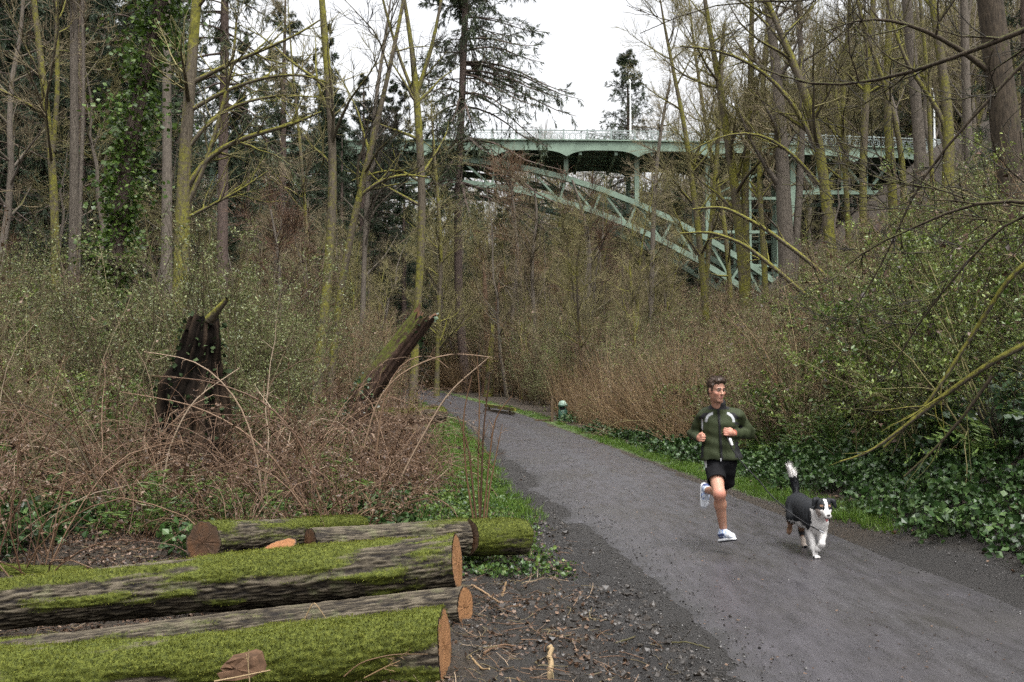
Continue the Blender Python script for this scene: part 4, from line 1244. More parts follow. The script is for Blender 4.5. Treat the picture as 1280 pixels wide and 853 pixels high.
def litter_twig(seed):
    rg = np.random.default_rng(seed)
    P = np.zeros((1, 7, 3)); d = np.array((1.0, 0, 0))
    for k in range(1, 7):
        d = nrm(d + rg.normal(0, 0.22, 3) * np.array((1, 1, 0.35))); P[0, k] = P[0, k - 1] + d * 0.05
    P -= P.mean(1, keepdims=True)
    s = Soup(); V, F = tubes(P, np.linspace(0.0045, 0.002, 7)[None], 5); s.add(V, F, 0, rg.random())
    p1, r1, _ = grow(P, np.full((1, 7), 0.003), 2, 0.2, 0.8, (45, 10), 0.12, 4, rg, 0.6, 0.0015, 0.0, 0.15)
    V, F = tubes(p1, r1, 4); s.add(V, F, 0, rg.random())
    return s.mesh('twig', [M[('cane', 'twig', 'twig_dark', 'cane_red')[seed % 4]]])

M['pebble'] = leaf_mat('dark_wet_pebble', [(0.1, (0.008, 0.007, 0.006)), (0.6, (0.021, 0.018, 0.016)), (0.93, (0.050, 0.046, 0.042)), (1.0, (0.14, 0.13, 0.12))], 0.4, 0.5, 0)
def pebble(seed):
    rg = np.random.default_rng(seed)
    bm = bmesh.new(); bmesh.ops.create_icosphere(bm, subdivisions=1, radius=0.011)
    me = bpy.data.meshes.new('pebble')
    for v in bm.verts: v.co = Vector((v.co.x * 1.2, v.co.y, v.co.z * 0.6)) * float(rg.uniform(0.75, 1.25))
    bm.to_mesh(me); bm.free(); me.materials.append(M['pebble'])
    a = me.attributes.new('tint', 'FLOAT', 'POINT'); a.data.foreach_set('value', np.full(len(me.vertices), rg.random(), np.float32))
    return me

PC = {
    'bramble': proto_collection([bramble(200 + k, 'cane', 13, 2.7, 0.26, 0.50, 5, 3, 0.12, 0.0085) for k in range(5)]),
    'bramble_red': proto_collection([bramble(210 + k, 'cane_red', 18, 1.3, 0.2, 0.5, 6, 6) for k in range(3)]),
    'bramble_moss': proto_collection([bramble(215 + k, 'twig_olive', 8, 2.8, 0.2, 0.5, 5, 3, 0.12, 0.010) for k in range(3)]),
    'brush_bud': proto_collection([brush(220 + k, leafmat='bud_grey', per=6, twig='twig') for k in range(4)]),
    'brush_green': proto_collection([brush(230 + k, leafmat=('bud', 'leaf_green', 'bud', 'bud', 'leaf_green')[k], twig=('twig_dark', 'twig', 'twig_olive')[k % 3], size=(0.034, 0.07, 0.05, 0.028, 0.10)[k], per=(7, 3, 5, 8, 2)[k], length=(2.2, 1.7, 3.0, 2.6, 1.5)[k], tilt=(0.22, 0.4, 0.3, 0.25, 0.5)[k], dead=0.10) for k in range(5)]),
    'brush_brown': proto_collection([brush(240 + k, leafmat=('dead_leaf', 'bud', 'dead_leaf', 'bud_grey')[k], twig=('cane_red', 'twig_tan', 'straw', 'twig_tan')[k], size=0.035, per=3, keep=0.5, length=3.4, n1=10, n2=6, dead=0.05) for k in range(4)]),
    'straw': proto_collection([straw_clump(250 + k) for k in range(3)]),
    'ivy': proto_collection([ivy_patch(260 + k) for k in range(4)]),
    'evergreen': proto_collection([ivy_patch(270 + k, 170, 0.6, 0.11, 0.9, 'evergreen') for k in range(3)]),
    'salal': proto_collection([ivy_patch(275 + k, 110, 0.5, 0.085, 0.4, 'ivy') for k in range(3)]),
    'weed': proto_collection([ivy_patch(277 + k, 26, 0.22, 0.045, 0.07, 'leaf_green' if k else 'ivy') for k in range(3)]),
    'fern': proto_collection([fern(280 + k) for k in range(2)]),
    'grass': proto_collection([grass_tuft(290 + k) for k in range(4)]),
    'leaf': proto_collection([litter_leaf(300 + k) for k in range(6)]),
    'twig': proto_collection([litter_twig(310 + k) for k in range(4)]),
    'pebble': proto_collection([pebble(320 + k) for k in range(4)]),
}

def cand(n, x0, x1, y0, y1, rg, power=1.0):
    y = y0 + (y1 - y0) * rg.random(n) ** power
    x = x0 + (x1 - x0) * rg.random(n)
    return x, y
def inframe(x, y, pad=120):
    u = 640 + x / np.maximum(y, 0.1) * FPX
    return (u > -pad) & (u < 1280 + pad) & (y > 3.5)
def Lft(x, y): return pc(y) - x - PATH_HALF       # metres left of the paved edge
def Rgt(x, y): return x - pc(y) - PATH_HALF
def below(x, y, h, rg_=None):
    u = 640 + x / y * FPX
    vt = 475 - (H(x, y) + h - CAM_H) / y * FPX
    lim = np.interp(u, [-100, 200, 420, 640, 800, 850, 990, 1020, 1300], [180, 200, 300, 330, 300, 352, 362, 300, 200])
    return vt > lim
def put(name, key, x, y, sc, rg, tilt=0.12, dz=0.0, zs=None, zf=None):
    z = (H if zf is None else zf)(x, y) + dz
    n = len(PC[key].objects)
    return scatter(name, PC[key], n, x, y, z, sc, rg, tilt, zs=zs)

g = np.random.default_rng(500)
def patch(x, y, f, sd, lo): return fbm(x * f, y * f, 3, sd) > lo
# brambles: the tangle between the logs and the stump, left of the path
x, y = cand(1500, -12, 1.0, 8.3, 28, g, 1.4)
back = 9.1 + np.clip((x + 2.0) * 0.35, -0.6, 1.5)
k = (Lft(x, y) > np.interp(y, [8, 11, 14, 17, 28], [1.9, 2.2, 1.9, 1.7, 2.2])) & inframe(x, y) & (y > back) & patch(x, y, 0.7, 4, 0.44)
uq = 640 + x / y * FPX
k &= ~((uq > 185) & (uq < 300) & (y < 13.2) & (g.random(len(x)) < 0.6))
x, y = x[k], y[k]
put('bramble_thicket', 'bramble', x[::3], y[::3], g.uniform(0.55, 1.05, len(x[::3])), g, 0.18)
put('bramble_tangle', 'bramble', x[1::3], y[1::3], g.uniform(0.45, 0.8, len(x[1::3])), g, 0.3)
x, y = cand(700, -12, 0.6, 8.6, 24, g, 1.4)
k = (Lft(x, y) > np.interp(y, [8, 11, 14, 17, 28], [1.9, 2.2, 1.9, 1.8, 2.2])) & inframe(x, y) & (y > 9.4) & patch(x, y, 0.6, 14, 0.54)
put('rusty_bramble_undergrowth', 'bramble_red', x[k], y[k], g.uniform(0.45, 0.9, k.sum()), g, 0.22)
x, y = cand(1500, -12, 0.3, 9.0, 26, g, 1.3)
k = (Lft(x, y) > np.interp(y, [8, 11, 16, 28], [1.7, 2.0, 2.3, 3.0])) & inframe(x, y) & patch(x, y, 0.8, 29, 0.45)
put('low_leafy_ground_cover', 'salal', x[k], y[k], g.uniform(0.4, 0.9, k.sum()), g, 0.3)
# budding, leafy and bare brush behind them
x, y = cand(760, -17, -1.5, 13.5, 36, g, 1.2)
ok = (Lft(x, y) > np.interp(y, [13, 20, 36], [4.2, 4.4, 5.2])) & inframe(x, y)
k = ok & patch(x, y, 0.35, 21, 0.40) & (640 + x / y * FPX < 420)
put('budding_shrub_undergrowth', 'brush_bud', x[k], y[k], g.uniform(0.7, 1.35, k.sum()), g, 0.12)
x, y = cand(420, -17, -1.5, 12.5, 36, g, 1.2)
k = (Lft(x, y) > 4.4) & inframe(x, y) & patch(x, y, 0.4, 22, 0.52) & ((y > 14) | (x < -5.2))
put('bare_brush_undergrowth', 'brush_brown', x[k], y[k], g.uniform(0.5, 1.1, k.sum()), g, 0.15)
x, y = cand(300, -15, -2.5, 12.0, 30, g, 1.2)
k = (Lft(x, y) > 4.0) & inframe(x, y) & patch(x, y, 0.4, 27, 0.50) & ((y > 14) | (x < -5.4))
put('leafy_undergrowth', 'brush_green', x[k], y[k], g.uniform(0.4, 0.9, k.sum()), g, 0.15)
# brown brush in the middle distance, both sides of the bend
x, y = cand(3600, -30, 18, 24, 98, g, 0.95)
k = ((Lft(x, y) > np.interp(y, [24, 40, 60, 98], [3.6, 3.0, 2.2, 2.0])) | (Rgt(x, y) > 1.9 + 0.012 * y)) & inframe(x, y)
sc = g.uniform(0.55, 1.3, len(x)) * np.interp(y, [24, 60, 95], [0.75, 1.25, 1.7])
k &= below(x, y, 3.2 * sc)
put('brown_brush_undergrowth', 'brush_brown', x[k], y[k], sc[k], g, 0.14)
x, y = cand(1500, -26, 18, 28, 98, g, 1.0)
k = ((Lft(x, y) > 3.0) | (Rgt(x, y) > 2.4)) & inframe(x, y) & patch(x, y, 0.12, 41, 0.47)
sc = g.uniform(0.6, 1.3, len(x)) * np.interp(y, [24, 60, 95], [0.8, 1.3, 1.7])
k &= below(x, y, 3.2 * sc)
put('olive_brush_undergrowth', 'brush_bud', x[k], y[k], sc[k], g, 0.14)
# straw-coloured canes at the right edge of the path
x, y = cand(800, 0, 8, 13.5, 48, g, 1.3)
k = (Rgt(x, y) > 1.35) & (Rgt(x, y) < 5.0) & inframe(x, y) & patch(x, y, 0.45, 31, 0.47) & (640 + x / y * FPX < 960)
x, y = x[k], y[k]
put('straw_cane_undergrowth', 'straw', x, y, g.uniform(0.5, 1.05, len(x)), g, 0.24)
# green shrubs over the right-hand slope
x, y = cand(2300, 3, 26, 8.5, 50, g, 1.2)
k = (Rgt(x, y) > np.interp(y, [8, 14, 30], [1.9, 1.6, 2.2])) & inframe(x, y) & (g.random(len(x)) < np.clip((x / y - 0.16) / 0.20, 0.12, 1))
x, y = x[k], y[k]
put('green_shrub_undergrowth', 'brush_green', x, y, g.uniform(0.4, 1.25, len(x)), g, 0.25)
x, y = cand(260, 3.5, 20, 9.5, 34, g, 1.2)
k = (Rgt(x, y) > 2.4) & inframe(x, y)
put('arching_stem_undergrowth', 'bramble_moss', x[k], y[k], g.uniform(0.8, 1.5, k.sum()), g, 0.25)
x, y = cand(240, 3.5, 12, 8.5, 24, g, 1.2)
k = (Rgt(x, y) > 1.6) & inframe(x, y)
put('bank_fern_undergrowth', 'fern', x[k], y[k], g.uniform(0.7, 1.4, k.sum()), g, 0.25)
x, y = cand(1700, 3, 26, 11, 60, g, 1.3)
k = (Rgt(x, y) > 2.2) & inframe(x, y) & patch(x, y, 0.3, 45, 0.45)
k &= below(x, y, 2.4)
put('tawny_brush_undergrowth', 'brush_brown', x[k], y[k], g.uniform(0.5, 1.0, k.sum()), g, 0.18)
# ivy carpet at the foot of the slope, evergreen clumps
x, y = cand(6000, 2.5, 14, 6.5, 34, g, 1.7)
k = (Rgt(x, y) > np.interp(y, [6, 9, 12, 40], [0.22, 0.35, 0.75, 0.9]) + np.interp(y, [8, 12], [0.5, 0.9]) * (fbm(x * 1.3, y * 1.3, 2, 8) - 0.4)) & (Rgt(x, y) < 3.6) & inframe(x, y) & patch(x, y, 1.1, 66, 0.24)
put('ivy_ground_cover', 'ivy', x[k], y[k], g.uniform(0.5, 1.0, k.sum()), g, 0.25)
x, y = cand(500, 4.2, 12, 7.5, 16, g, 1.2)
k = (Rgt(x, y) > 1.9) & (640 + x / y * FPX > 1150) & patch(x, y, 0.6, 67, 0.42)
put('evergreen_undergrowth', 'evergreen', x[k], y[k], g.uniform(0.4, 1.0, k.sum()), g, 0.3)
x, y = cand(800, 0.5, 8, 13, 42, g, 1.2)
k = (Rgt(x, y) > 0.8) & (Rgt(x, y) < 1.9) & patch(x, y, 0.45, 61, 0.45)
put('salal_ground_cover', 'salal', x[k], y[k], g.uniform(0.5, 1.0, k.sum()), g, 0.2)
x, y = cand(420, -11, -1, 9.6, 24, g)
k = Lft(x, y) > 2.8
put('fern_undergrowth', 'fern', x[k], y[k], g.uniform(0.6, 1.2, k.sum()), g, 0.15)
x, y = cand(2600, -2.5, 1.0, 8.6, 17, g)
k = (Lft(x, y) > 0.55 + 0.4 * g.random(len(x))) & (Lft(x, y) < 2.6) & patch(x, y, 1.5, 71, 0.45)
put('weed_ground_cover', 'weed', x[k], y[k], g.uniform(0.5, 1.0, k.sum()), g, 0.2)
# grass verges
x, y = cand(9000, -6, 5.2, 8.3, 60, g, 1.6)
lf, rt = Lft(x, y), Rgt(x, y)
k = ((lf > 0.38) & (lf < np.interp(y, [11, 14, 20, 60], [0.4, 1.5, 1.9, 1.6])) & (y > 11.8)) | ((rt > 0.16) & (rt < np.interp(y, [8, 10, 12, 16, 60], [0.25, 0.35, 0.7, 0.85, 0.8])) & (y > 10.4))
k &= g.random(len(x)) < np.clip(fbm(x * 1.6, y * 1.6, 2, 77) * 2.2 - 0.35, 0, 1)
put('grass_verge', 'grass', x[k], y[k], g.uniform(0.7, 1.3, k.sum()), g, 0.15, zf=ground_z)
x, y = cand(9000, -6, 5.2, 10, 30, g, 1.4)
lf, rt = Lft(x, y), Rgt(x, y)
k = ((lf > 0.42) & (lf < np.interp(y, [11, 14, 20, 60], [0.4, 1.3, 1.7, 1.6])) & (y > 12.6)) | ((rt > 0.14) & (rt < 0.66) & (y > 11))
put('short_grass', 'grass', x[k], y[k], g.uniform(0.5, 0.9, k.sum()), g, 0.15, zf=ground_z)
# leaf litter and twigs on the mud and under the thicket
x, y = cand(90000, -6, 1.6, 4.4, 15, g, 1.3)
lf = Lft(x, y)
k = (lf > 0.35) & inframe(x, y) & (g.random(len(x)) < np.clip((lf - 0.3) / 1.7, 0.04, 1) * np.clip(fbm(x * 1.1, y * 1.1, 3, 91) * 3.0 - 0.9, 0.10, 1))
x, y = x[k], y[k]
rot = np.stack([g.normal(0, 0.5, len(x)), g.normal(0, 0.5, len(x)), g.uniform(0, 6.28, len(x))], -1)
scatter('fallen_leaves', PC['leaf'], 6, x, y, ground_z(x, y) + 0.012, g.uniform(0.12, 0.42, len(x)), g, rot=rot)
x, y = cand(14000, 3, 10, 6.0, 20, g, 1.7)
k = (Rgt(x, y) > 0.12) & (g.random(len(x)) < np.clip((Rgt(x, y) - 0.2) / 1.2, 0.1, 1))
scatter('fallen_leaves', PC['leaf'], 6, x[k], y[k], ground_z(x[k], y[k]) + 0.02, g.uniform(0.2, 0.7, k.sum()), g, 0.5)
x, y = cand(9000, -6, 1.6, 4.4, 13, g, 1.3)
lf = Lft(x, y)
k = (lf > 0.25) & inframe(x, y) & (g.random(len(x)) < np.clip((lf - 0.1) / 2.0, 0.08, 0.8))
scatter('twig_litter', PC['twig'], 4, x[k], y[k], ground_z(x[k], y[k]) + 0.012, g.uniform(0.25, 1.0, k.sum()), g, 0.1)
# loose gravel on the shoulders
x, y = cand(42000, -1.4, 5.2, 4.4, 22, g, 1.7)
lf, rt = Lft(x, y), Rgt(x, y)
w = np.where(lf > -1.3, np.exp(-((lf - 0.15) / 0.42) ** 2), 0.0) + np.where(rt > -1.3, np.exp(-((rt - 0.05) / 0.32) ** 2), 0.0) + 0.03
k = inframe(x, y, 20) & (g.random(len(x)) < w)
x, y = x[k], y[k]
on = np.abs(x - pc(y)) < PATH_HALF - 0.05
z = np.where(on, pz(y) + 0.02, ground_z(x, y) + 0.004)
scatter('gravel', PC['pebble'], 4, x, y, z, g.gamma(3, 0.11, len(x)) + 0.2, g, 0.6)

M['clod'] = leaf_mat('wet_mud_clod', [(0.1, (0.010, 0.008, 0.006)), (0.6, (0.028, 0.022, 0.017)), (0.95, (0.060, 0.050, 0.040))], 0.45, 0.5, 0)
def clod(seed):
    me = pebble(seed); me.materials.clear(); me.materials.append(M['clod']); return me
PC['clod'] = proto_collection([clod(330 + k) for k in range(4)])
x, y = cand(9000, -1.6, 1.6, 4.4, 13, g, 1.4)
lf = Lft(x, y)
k = (lf > 0.15) & inframe(x, y, 20) & (lf < 2.8) & patch(x, y, 1.4, 95, 0.42)
put('mud_debris', 'clod', x[k], y[k], g.gamma(2.2, 0.38, k.sum()) + 0.4, g, 0.6, zf=ground_z)

# bits of leaf and needle on the asphalt
x, y = cand(1500, 0, 5, 4.6, 30, g, 1.6)
k = (np.abs(x - pc(y)) < PATH_HALF + 0.1) & inframe(x, y, 20)
scatter('path_litter', PC['leaf'], 6, x[k], y[k], pz(y[k]) + 0.032, g.uniform(0.08, 0.26, k.sum()), g, 0.2)
# pale brush where the path disappears
x, y = cand(260, -26, -1, 72, 98, g)
k = ((Lft(x, y) > 1.8) | (Rgt(x, y) > 1.6)) & inframe(x, y)
put('pale_brush_undergrowth', 'straw', x[k], y[k], g.uniform(0.9, 1.7, k.sum()), g, 0.25)

# the wood beyond: trees too far and too thick to tell apart
def wood_tree(seed, h, bark, twig, n=(15, 8, 7)):
    rg = np.random.default_rng(seed)
    z = np.linspace(0, h, 12)
    P = np.stack([np.cumsum(rg.normal(0, 0.18, 12)), np.cumsum(rg.normal(0, 0.18, 12)), z], -1)
    r = 0.17 * (1 - z / h) + 0.02
    s = Soup(); V, F = tubes(P[None], r[None], 7); s.add(V, F, 0)
    crown_soup(s, P[None], r[None], rg, n[0], n[1], n[2], 4.2, 1.9, 1.0, t0=0.25, mats=(0, 1))
    return s.mesh('wood_tree', [M[bark], M[twig], M['bud']])
PC['wood'] = proto_collection([wood_tree(600, 17, 'bark_moss', 'twig_tan'), wood_tree(601, 20, 'bark_grey', 'twig_tan'), wood_tree(602, 15, 'bark_grey', 'twig_olive'), wood_tree(603, 18, 'bark_moss', 'twig_olive')])
PC['wood_con'] = proto_collection([con[0][0], con[1][0]])
def tops_ok(x, y, h):
    u = 640 + x / y * FPX
    vt = 475 - (H(x, y) + h - CAM_H) / y * FPX
    lim = np.interp(u, [-200, 300, 560, 640, 650, 815, 850, 1000, 1500], [-900, -100, 30, 120, 172, 172, 60, -200, -900])
    return vt > lim
x, y = cand(3000, -95, 95, 36, 230, g, 0.8)
sc = g.uniform(0.6, 1.15, len(x)) * np.interp(y, [36, 108, 114, 230], [1.0, 1.0, 1.55, 2.1])
uu = 640 + x / y * FPX
k = inframe(x, y, 200) & tops_ok(x, y, 18 * sc) & ((uu < 200) | (uu > 1190) | ((uu > 930) & (g.random(len(x)) < 0.12)) | (y > 112)) & ~((uu > 330) & (uu < 640) & (g.random(len(x)) < 0.45)) & ((y < 94) | (y > 113)) & ((np.abs(x - pc(y)) > 6) | (y > 113))
put('far_woods', 'wood', x[k], y[k], sc[k], g, 0.06)
# young trees between the path bend and the bridge, below the deck
x, y = cand(1000, -34, 28, 42, 97, g, 0.9)
sc = g.uniform(0.28, 0.75, len(x))
uu = 640 + x / y * FPX
vt = 475 - (H(x, y) + 17 * sc - CAM_H) / y * FPX
k = inframe(x, y, 60) & ((uu < 830) | (uu > 1000)) & (vt > g.uniform(195, 330, len(x))) & ((Lft(x, y) > 2.5) | (Rgt(x, y) > 2.5))
put('young_woods', 'wood', x[k], y[k], sc[k], g, 0.10)
x, y = cand(1000, -95, 95, 46, 230, g, 0.8)
sc = g.uniform(0.5, 0.95, len(x))
uu = 640 + x / y * FPX
k = inframe(x, y, 200) & tops_ok(x, y, 26 * sc) & ((uu < 215) | (uu > 1000) & (y > 112) | (y > 118)) & ~((uu > 320) & (uu < 650) & (g.random(len(x)) < 0.45)) & ((y < 92) | (y > 116)) & (np.abs(x - pc(y)) > 6)
put('far_conifer_woods', 'wood_con', x[k], y[k], sc[k], g, 0.03)
# the dark conifer stand at the left, and the drooping ones that screen the left half of the bridge
u = g.uniform(-120, 225, 70); y = g.uniform(46, 96, 70); x = (u - 640) * y / FPX
put('dark_conifer_woods', 'wood_con', x, y, g.uniform(0.85, 1.35, 70), g, 0.03)
u = g.uniform(270, 490, 26); y = g.uniform(76, 96, 26); x = (u - 640) * y / FPX
vt = g.uniform(20, 210, 26)
sc = np.clip((CAM_H + (475 - vt) * y / FPX - H(x, y)) / 25.0, 0.25, 1.5)
put('screening_conifer_woods', 'wood_con', x, y, sc, g, 0.03)
u = np.concatenate([g.uniform(560, 640, 6), g.uniform(860, 1250, 34)]); y = g.uniform(116, 170, 40); x = (u - 640) * y / FPX
vt = np.where(u < 650, g.uniform(180, 300, 40), g.uniform(0, 200, 40))
sc = np.clip((CAM_H + (475 - vt) * y / FPX - H(x, y)) / 25.0, 0.25, 1.6)
put('conifer_woods_beyond', 'wood_con', x, y, sc, g, 0.03)

# ------------------------------------------------------------------ logs
m, nt, b = new_mat('log_bark_with_moss')
f = attr(nt, 'furrow'); ms = attr(nt, 'moss')
nb = noise(nt, 60, 4, 0.65, coord(nt)); nl = noise(nt, 5, 4, 0.6, coord(nt))
cb = ramp(nt, math_(nt, 'ADD', math_(nt, 'MULTIPLY', f, 0.7), math_(nt, 'MULTIPLY', nb, 0.3)), [(0.2, (0.008, 0.006, 0.005)), (0.5, (0.040, 0.032, 0.021)), (0.8, (0.100, 0.083, 0.058))])
lich = math_(nt, 'MULTIPLY', math_(nt, 'SUBTRACT', nl, 0.56), 7.0, True)
cb = mixc(nt, math_(nt, 'MULTIPLY', lich, 0.5), cb, (0.11, 0.115, 0.055))
cm = ramp(nt, noise(nt, 45, 4, 0.7, coord(nt)), [(0.3, (0.020, 0.027, 0.003)), (0.55, (0.068, 0.080, 0.009)), (0.75, (0.13, 0.138, 0.022))])
kk = math_(nt, 'MULTIPLY', math_(nt, 'SUBTRACT', math_(nt, 'ADD', ms, math_(nt, 'MULTIPLY', math_(nt, 'SUBTRACT', nb, 0.5), 0.7)), 0.32), 4.0, True)
nt.links.new(mixc(nt, kk, cb, cm), b.inputs['Base Color'])
b.inputs['Roughness'].default_value = 0.8; set_spec(b, 0.25)
bump(nt, b, nb, 0.7, 0.012)
M['log_bark'] = m
M['moss'] = leaf_mat('log_moss', [(0.05, (0.018, 0.025, 0.003)), (0.5, (0.078, 0.090, 0.010)), (0.95, (0.170, 0.178, 0.032))], 0.7, 0.15, 0.2)

def cut_mat(name, c0, c1, c2, dirt):
    m, nt, b = new_mat(name)
    r = attr(nt, 'rad')
    nn = noise(nt, 9, 4, 0.6, coord(nt)); ng_ = noise(nt, 70, 4, 0.7, coord(nt))
    w = math_(nt, 'SINE', math_(nt, 'MULTIPLY', math_(nt, 'ADD', r, math_(nt, 'MULTIPLY', nn, 0.06)), 95.0))
    k = math_(nt, 'ADD', math_(nt, 'MULTIPLY', w, 0.10), math_(nt, 'ADD', math_(nt, 'MULTIPLY', ng_, 0.5), math_(nt, 'MULTIPLY', nn, 0.35)))
    c = ramp(nt, k, [(0.2, c0), (0.48, c1), (0.75, c2)])
    d = math_(nt, 'MULTIPLY', math_(nt, 'SUBTRACT', noise(nt, 4.5, 5, 0.65, coord(nt)), 0.62 - dirt * 0.3), 6.0, True)
    c = mixc(nt, math_(nt, 'MULTIPLY', d, 0.8), c, (0.045, 0.030, 0.020))
    e = math_(nt, 'MULTIPLY', math_(nt, 'SUBTRACT', r, 0.90), 14.0, True)
    c = mixc(nt, e, c, (0.060, 0.040, 0.026))
    nt.links.new(c, b.inputs['Base Color']); b.inputs['Roughness'].default_value = 0.75; set_spec(b, 0.3)
    bump(nt, b, math_(nt, 'ADD', ng_, math_(nt, 'MULTIPLY', w, 0.15)), 0.5, 0.006)
    return m
M['cut'] = cut_mat('sawn_wood', (0.15, 0.068, 0.028), (0.29, 0.145, 0.062), (0.42, 0.25, 0.125), 0.25)
M['cut_dark'] = cut_mat('weathered_sawn_wood', (0.055, 0.028, 0.014), (0.135, 0.062, 0.026), (0.24, 0.115, 0.045), 0.85)
M['cut_bright'] = cut_mat('fresh_orange_sawn_wood', (0.14, 0.055, 0.020), (0.24, 0.105, 0.040), (0.34, 0.185, 0.09), 0.2)

def cut_disc(root, c, nvec, rads, mat, rg, up=np.array((0, 0, 1.0)), fwd=None, name='cut_face'):
    """a sawn end: rings of points inside the log's own outline (rads per angle), slightly rough"""
    rim = rads                                             # (S,3) points of the rim in the root's frame
    rings = [0.02, 0.25, 0.5, 0.75, 0.93, 1.0]
    S = len(rim)
    V = np.concatenate([c + (rim - c) * q for q in rings])
    V = V + nvec * (rg.normal(0, 0.0015, len(V)) + 0.004)[:, None]
    F = []
    for i in range(len(rings) - 1):
        a = np.arange(S) + i * S; b_ = a + S
        F.append(np.stack([a, np.roll(a, -1), np.roll(b_, -1), b_], -1))
    F = np.concatenate(F)
    V = np.vstack([V, c + nvec * 0.004]); ctr = len(V) - 1
    a = np.arange(S)
    T_ = np.stack([np.full(S, ctr), np.roll(a, -1), a], -1)
    me = mesh_np(name, V, [T_, F], [mat], True, None, {'rad': np.concatenate([np.repeat(rings, S), [0.0]])})
    return link(name, me, root)

def log(label, A, B, ra, rb, seed, moss=0.5, cutA='cut', cutB='cut_dark', skewA=0.0, tuft=12000, sag=0.0, L_n=None, bumps=0.015, furrow=0.010, mpatch=1.3, name='log', side=0.0, mup=0.9, tsize=0.0125):
    """A is the end that shows in the picture; skewA turns the saw cut towards the camera"""
    rg = np.random.default_rng(seed)
    A = np.asarray(A, float); B = np.asarray(B, float)
    Lg = np.linalg.norm(B - A)
    n = L_n or int(Lg / 0.014); S = 120
    t = np.linspace(0, 1, n)
    axis_ = nrm(B - A)
    sidev = nrm(np.cross(axis_, np.array((0, 0, 1.0)))); upv = np.cross(sidev, axis_)
    th = np.arange(S) * 2 * math.pi / S
    cen = A + (B - A) * t[:, None] + upv * (-sag * np.sin(t * math.pi))[:, None] + sidev * (0.02 * np.sin(t * 5 + seed))[:, None]
    TT, HH = np.meshgrid(t * Lg, th, indexing='ij')
    per = lambda fx, fy, o, sd: fbm3(np.cos(HH) * fx + 40, np.sin(HH) * fx + 40, TT * fy + 40, o, sd)
    fur = per(17.0, 6.5, 3, seed)
    fur = 1 - np.abs(fur - 0.5) * 4; fur = np.clip(fur, 0, 1)
    fur = 1 - fur ** 1.5
    lump = per(1.0, 1.0, 3, seed + 5) - 0.5
    knots = np.clip(per(1.4, 1.9, 2, seed + 31) - 0.68, 0, 1) * 0.3
    upn = np.sin(HH)                       # th measured from sidev towards upv
    ca, sa = np.cos(HH), np.sin(HH)
    mm = per(mpatch, mpatch, 4, seed + 9)
    mo = np.clip((mm - 0.5) * 3.2 + (upn * mup + side * -ca) * 0.6 + (moss - 0.5) * 1.7 + 0.35, 0, 1)
    mfine = per(22, 22, 2, seed + 13)
    rad = (ra + (rb - ra) * TT / Lg) * (1 + lump * 0.16) + fur * furrow * (1 - 0.75 * mo) + knots * ra + mo * (0.004 + bumps * mfine + 0.07 * np.clip(mm - 0.45, 0, 1))
    P = cen[:, None, :] + sidev * (rad * ca)[..., None] + upv * (rad * sa)[..., None]
    if skewA:                               # an oblique saw cut at A
        wgt = np.clip(1 - TT / 0.5, 0, 1)
        P = P + axis_ * (wgt * skewA * rad * ca)[..., None]
    base = np.array((A[0], A[1], A[2] - ra))
    idx = np.arange(n * S).reshape(n, S)
    a, c = idx[:-1], idx[1:]
    F = np.stack([a, c, np.roll(c, -1, 1), np.roll(a, -1, 1)], -1).reshape(-1, 4)
    root = empty(name, tuple(base))
    V = P.reshape(-1, 3) - base
    link('bark', mesh_np('bark', V, F, [M['log_bark']], True, None, {'furrow': fur.ravel(), 'moss': mo.ravel()}), root)
    cut_disc(root, P[0].mean(0) - base, -axis_, P[0] - base, M[cutA], rg)
    cut_disc(root, P[-1].mean(0) - base, axis_, (P[-1] - base)[::-1], M[cutB], rg)
    if tuft:
        w = np.clip(mo.ravel() - 0.3, 0, 1) * np.clip(upn.ravel() + 0.75, 0, 1)
        pick = rg.choice(len(V), tuft, p=w / w.sum())
        nrmv = (sidev * ca[..., None] + upv * sa[..., None]).reshape(-1, 3)[pick]
        p = V[pick] + rg.normal(0, 0.006, (tuft, 3)) - nrmv * 0.003
        vv, ff, tt = leaves(p, tsize, rg, nrmv * 1.2, 0.35, 0.65, 0.1, 0.3)
        s = Soup(); s.add(vv, ff, 0, np.clip(tt * 0.45 + 1.3 * (mfine.ravel()[pick].repeat(4) - 0.5) + 0.9 * (per(5, 5, 2, seed + 77).ravel()[pick].repeat(4) - 0.5) + 0.30, 0, 1))
        link('moss', s.mesh('moss', [M['moss']], False), root)
    return tag(root, label, 'log', 'sawn logs beside the path')

GL = 'sawn logs beside the path'
log('thick log entirely covered in green moss, frontmost of the pile', at(555, 807, 5.62), at(-170, 872, 5.36), 0.172, 0.158, 701, 0.66, 'cut', skewA=-0.20, tuft=38000, mup=0.55, bumps=0.034, mpatch=1.6)
log('big bark-and-moss log lying across the top of the pile', at(571, 703, 7.1), at(-150, 770, 6.80), 0.184, 0.150, 702, 0.36, 'cut', skewA=-0.19, tuft=24000, mpatch=1.9, furrow=0.020, mup=0.85, bumps=0.026)
log('smaller dark log in the shade under the big top log', at(581, 758, 6.86), at(-60, 836, 6.52), 0.132, 0.122, 703, -0.15, 'cut', skewA=-0.42, tuft=500, furrow=0.014)
log('rear log with bare grey bark and a mossy right end', at(651, 672, 9.3), at(584, 672, 8.95), 0.155, 0.150, 704, 0.80, 'cut_dark', tuft=6000, skewA=0.1)
log('grey bark log with furrows lying end to end with the mossy rear block', at(581, 673, 8.93), at(388, 681, 8.15), 0.150, 0.125, 705, 0.18, 'cut_dark', 'cut_dark', tuft=1500, furrow=0.016)
log('log with a dark weathered round end facing the camera', at(252, 679, 7.40), at(445, 663, 9.3), 0.140, 0.11, 706, 0.55, 'cut_dark', tuft=9000, furrow=0.014)
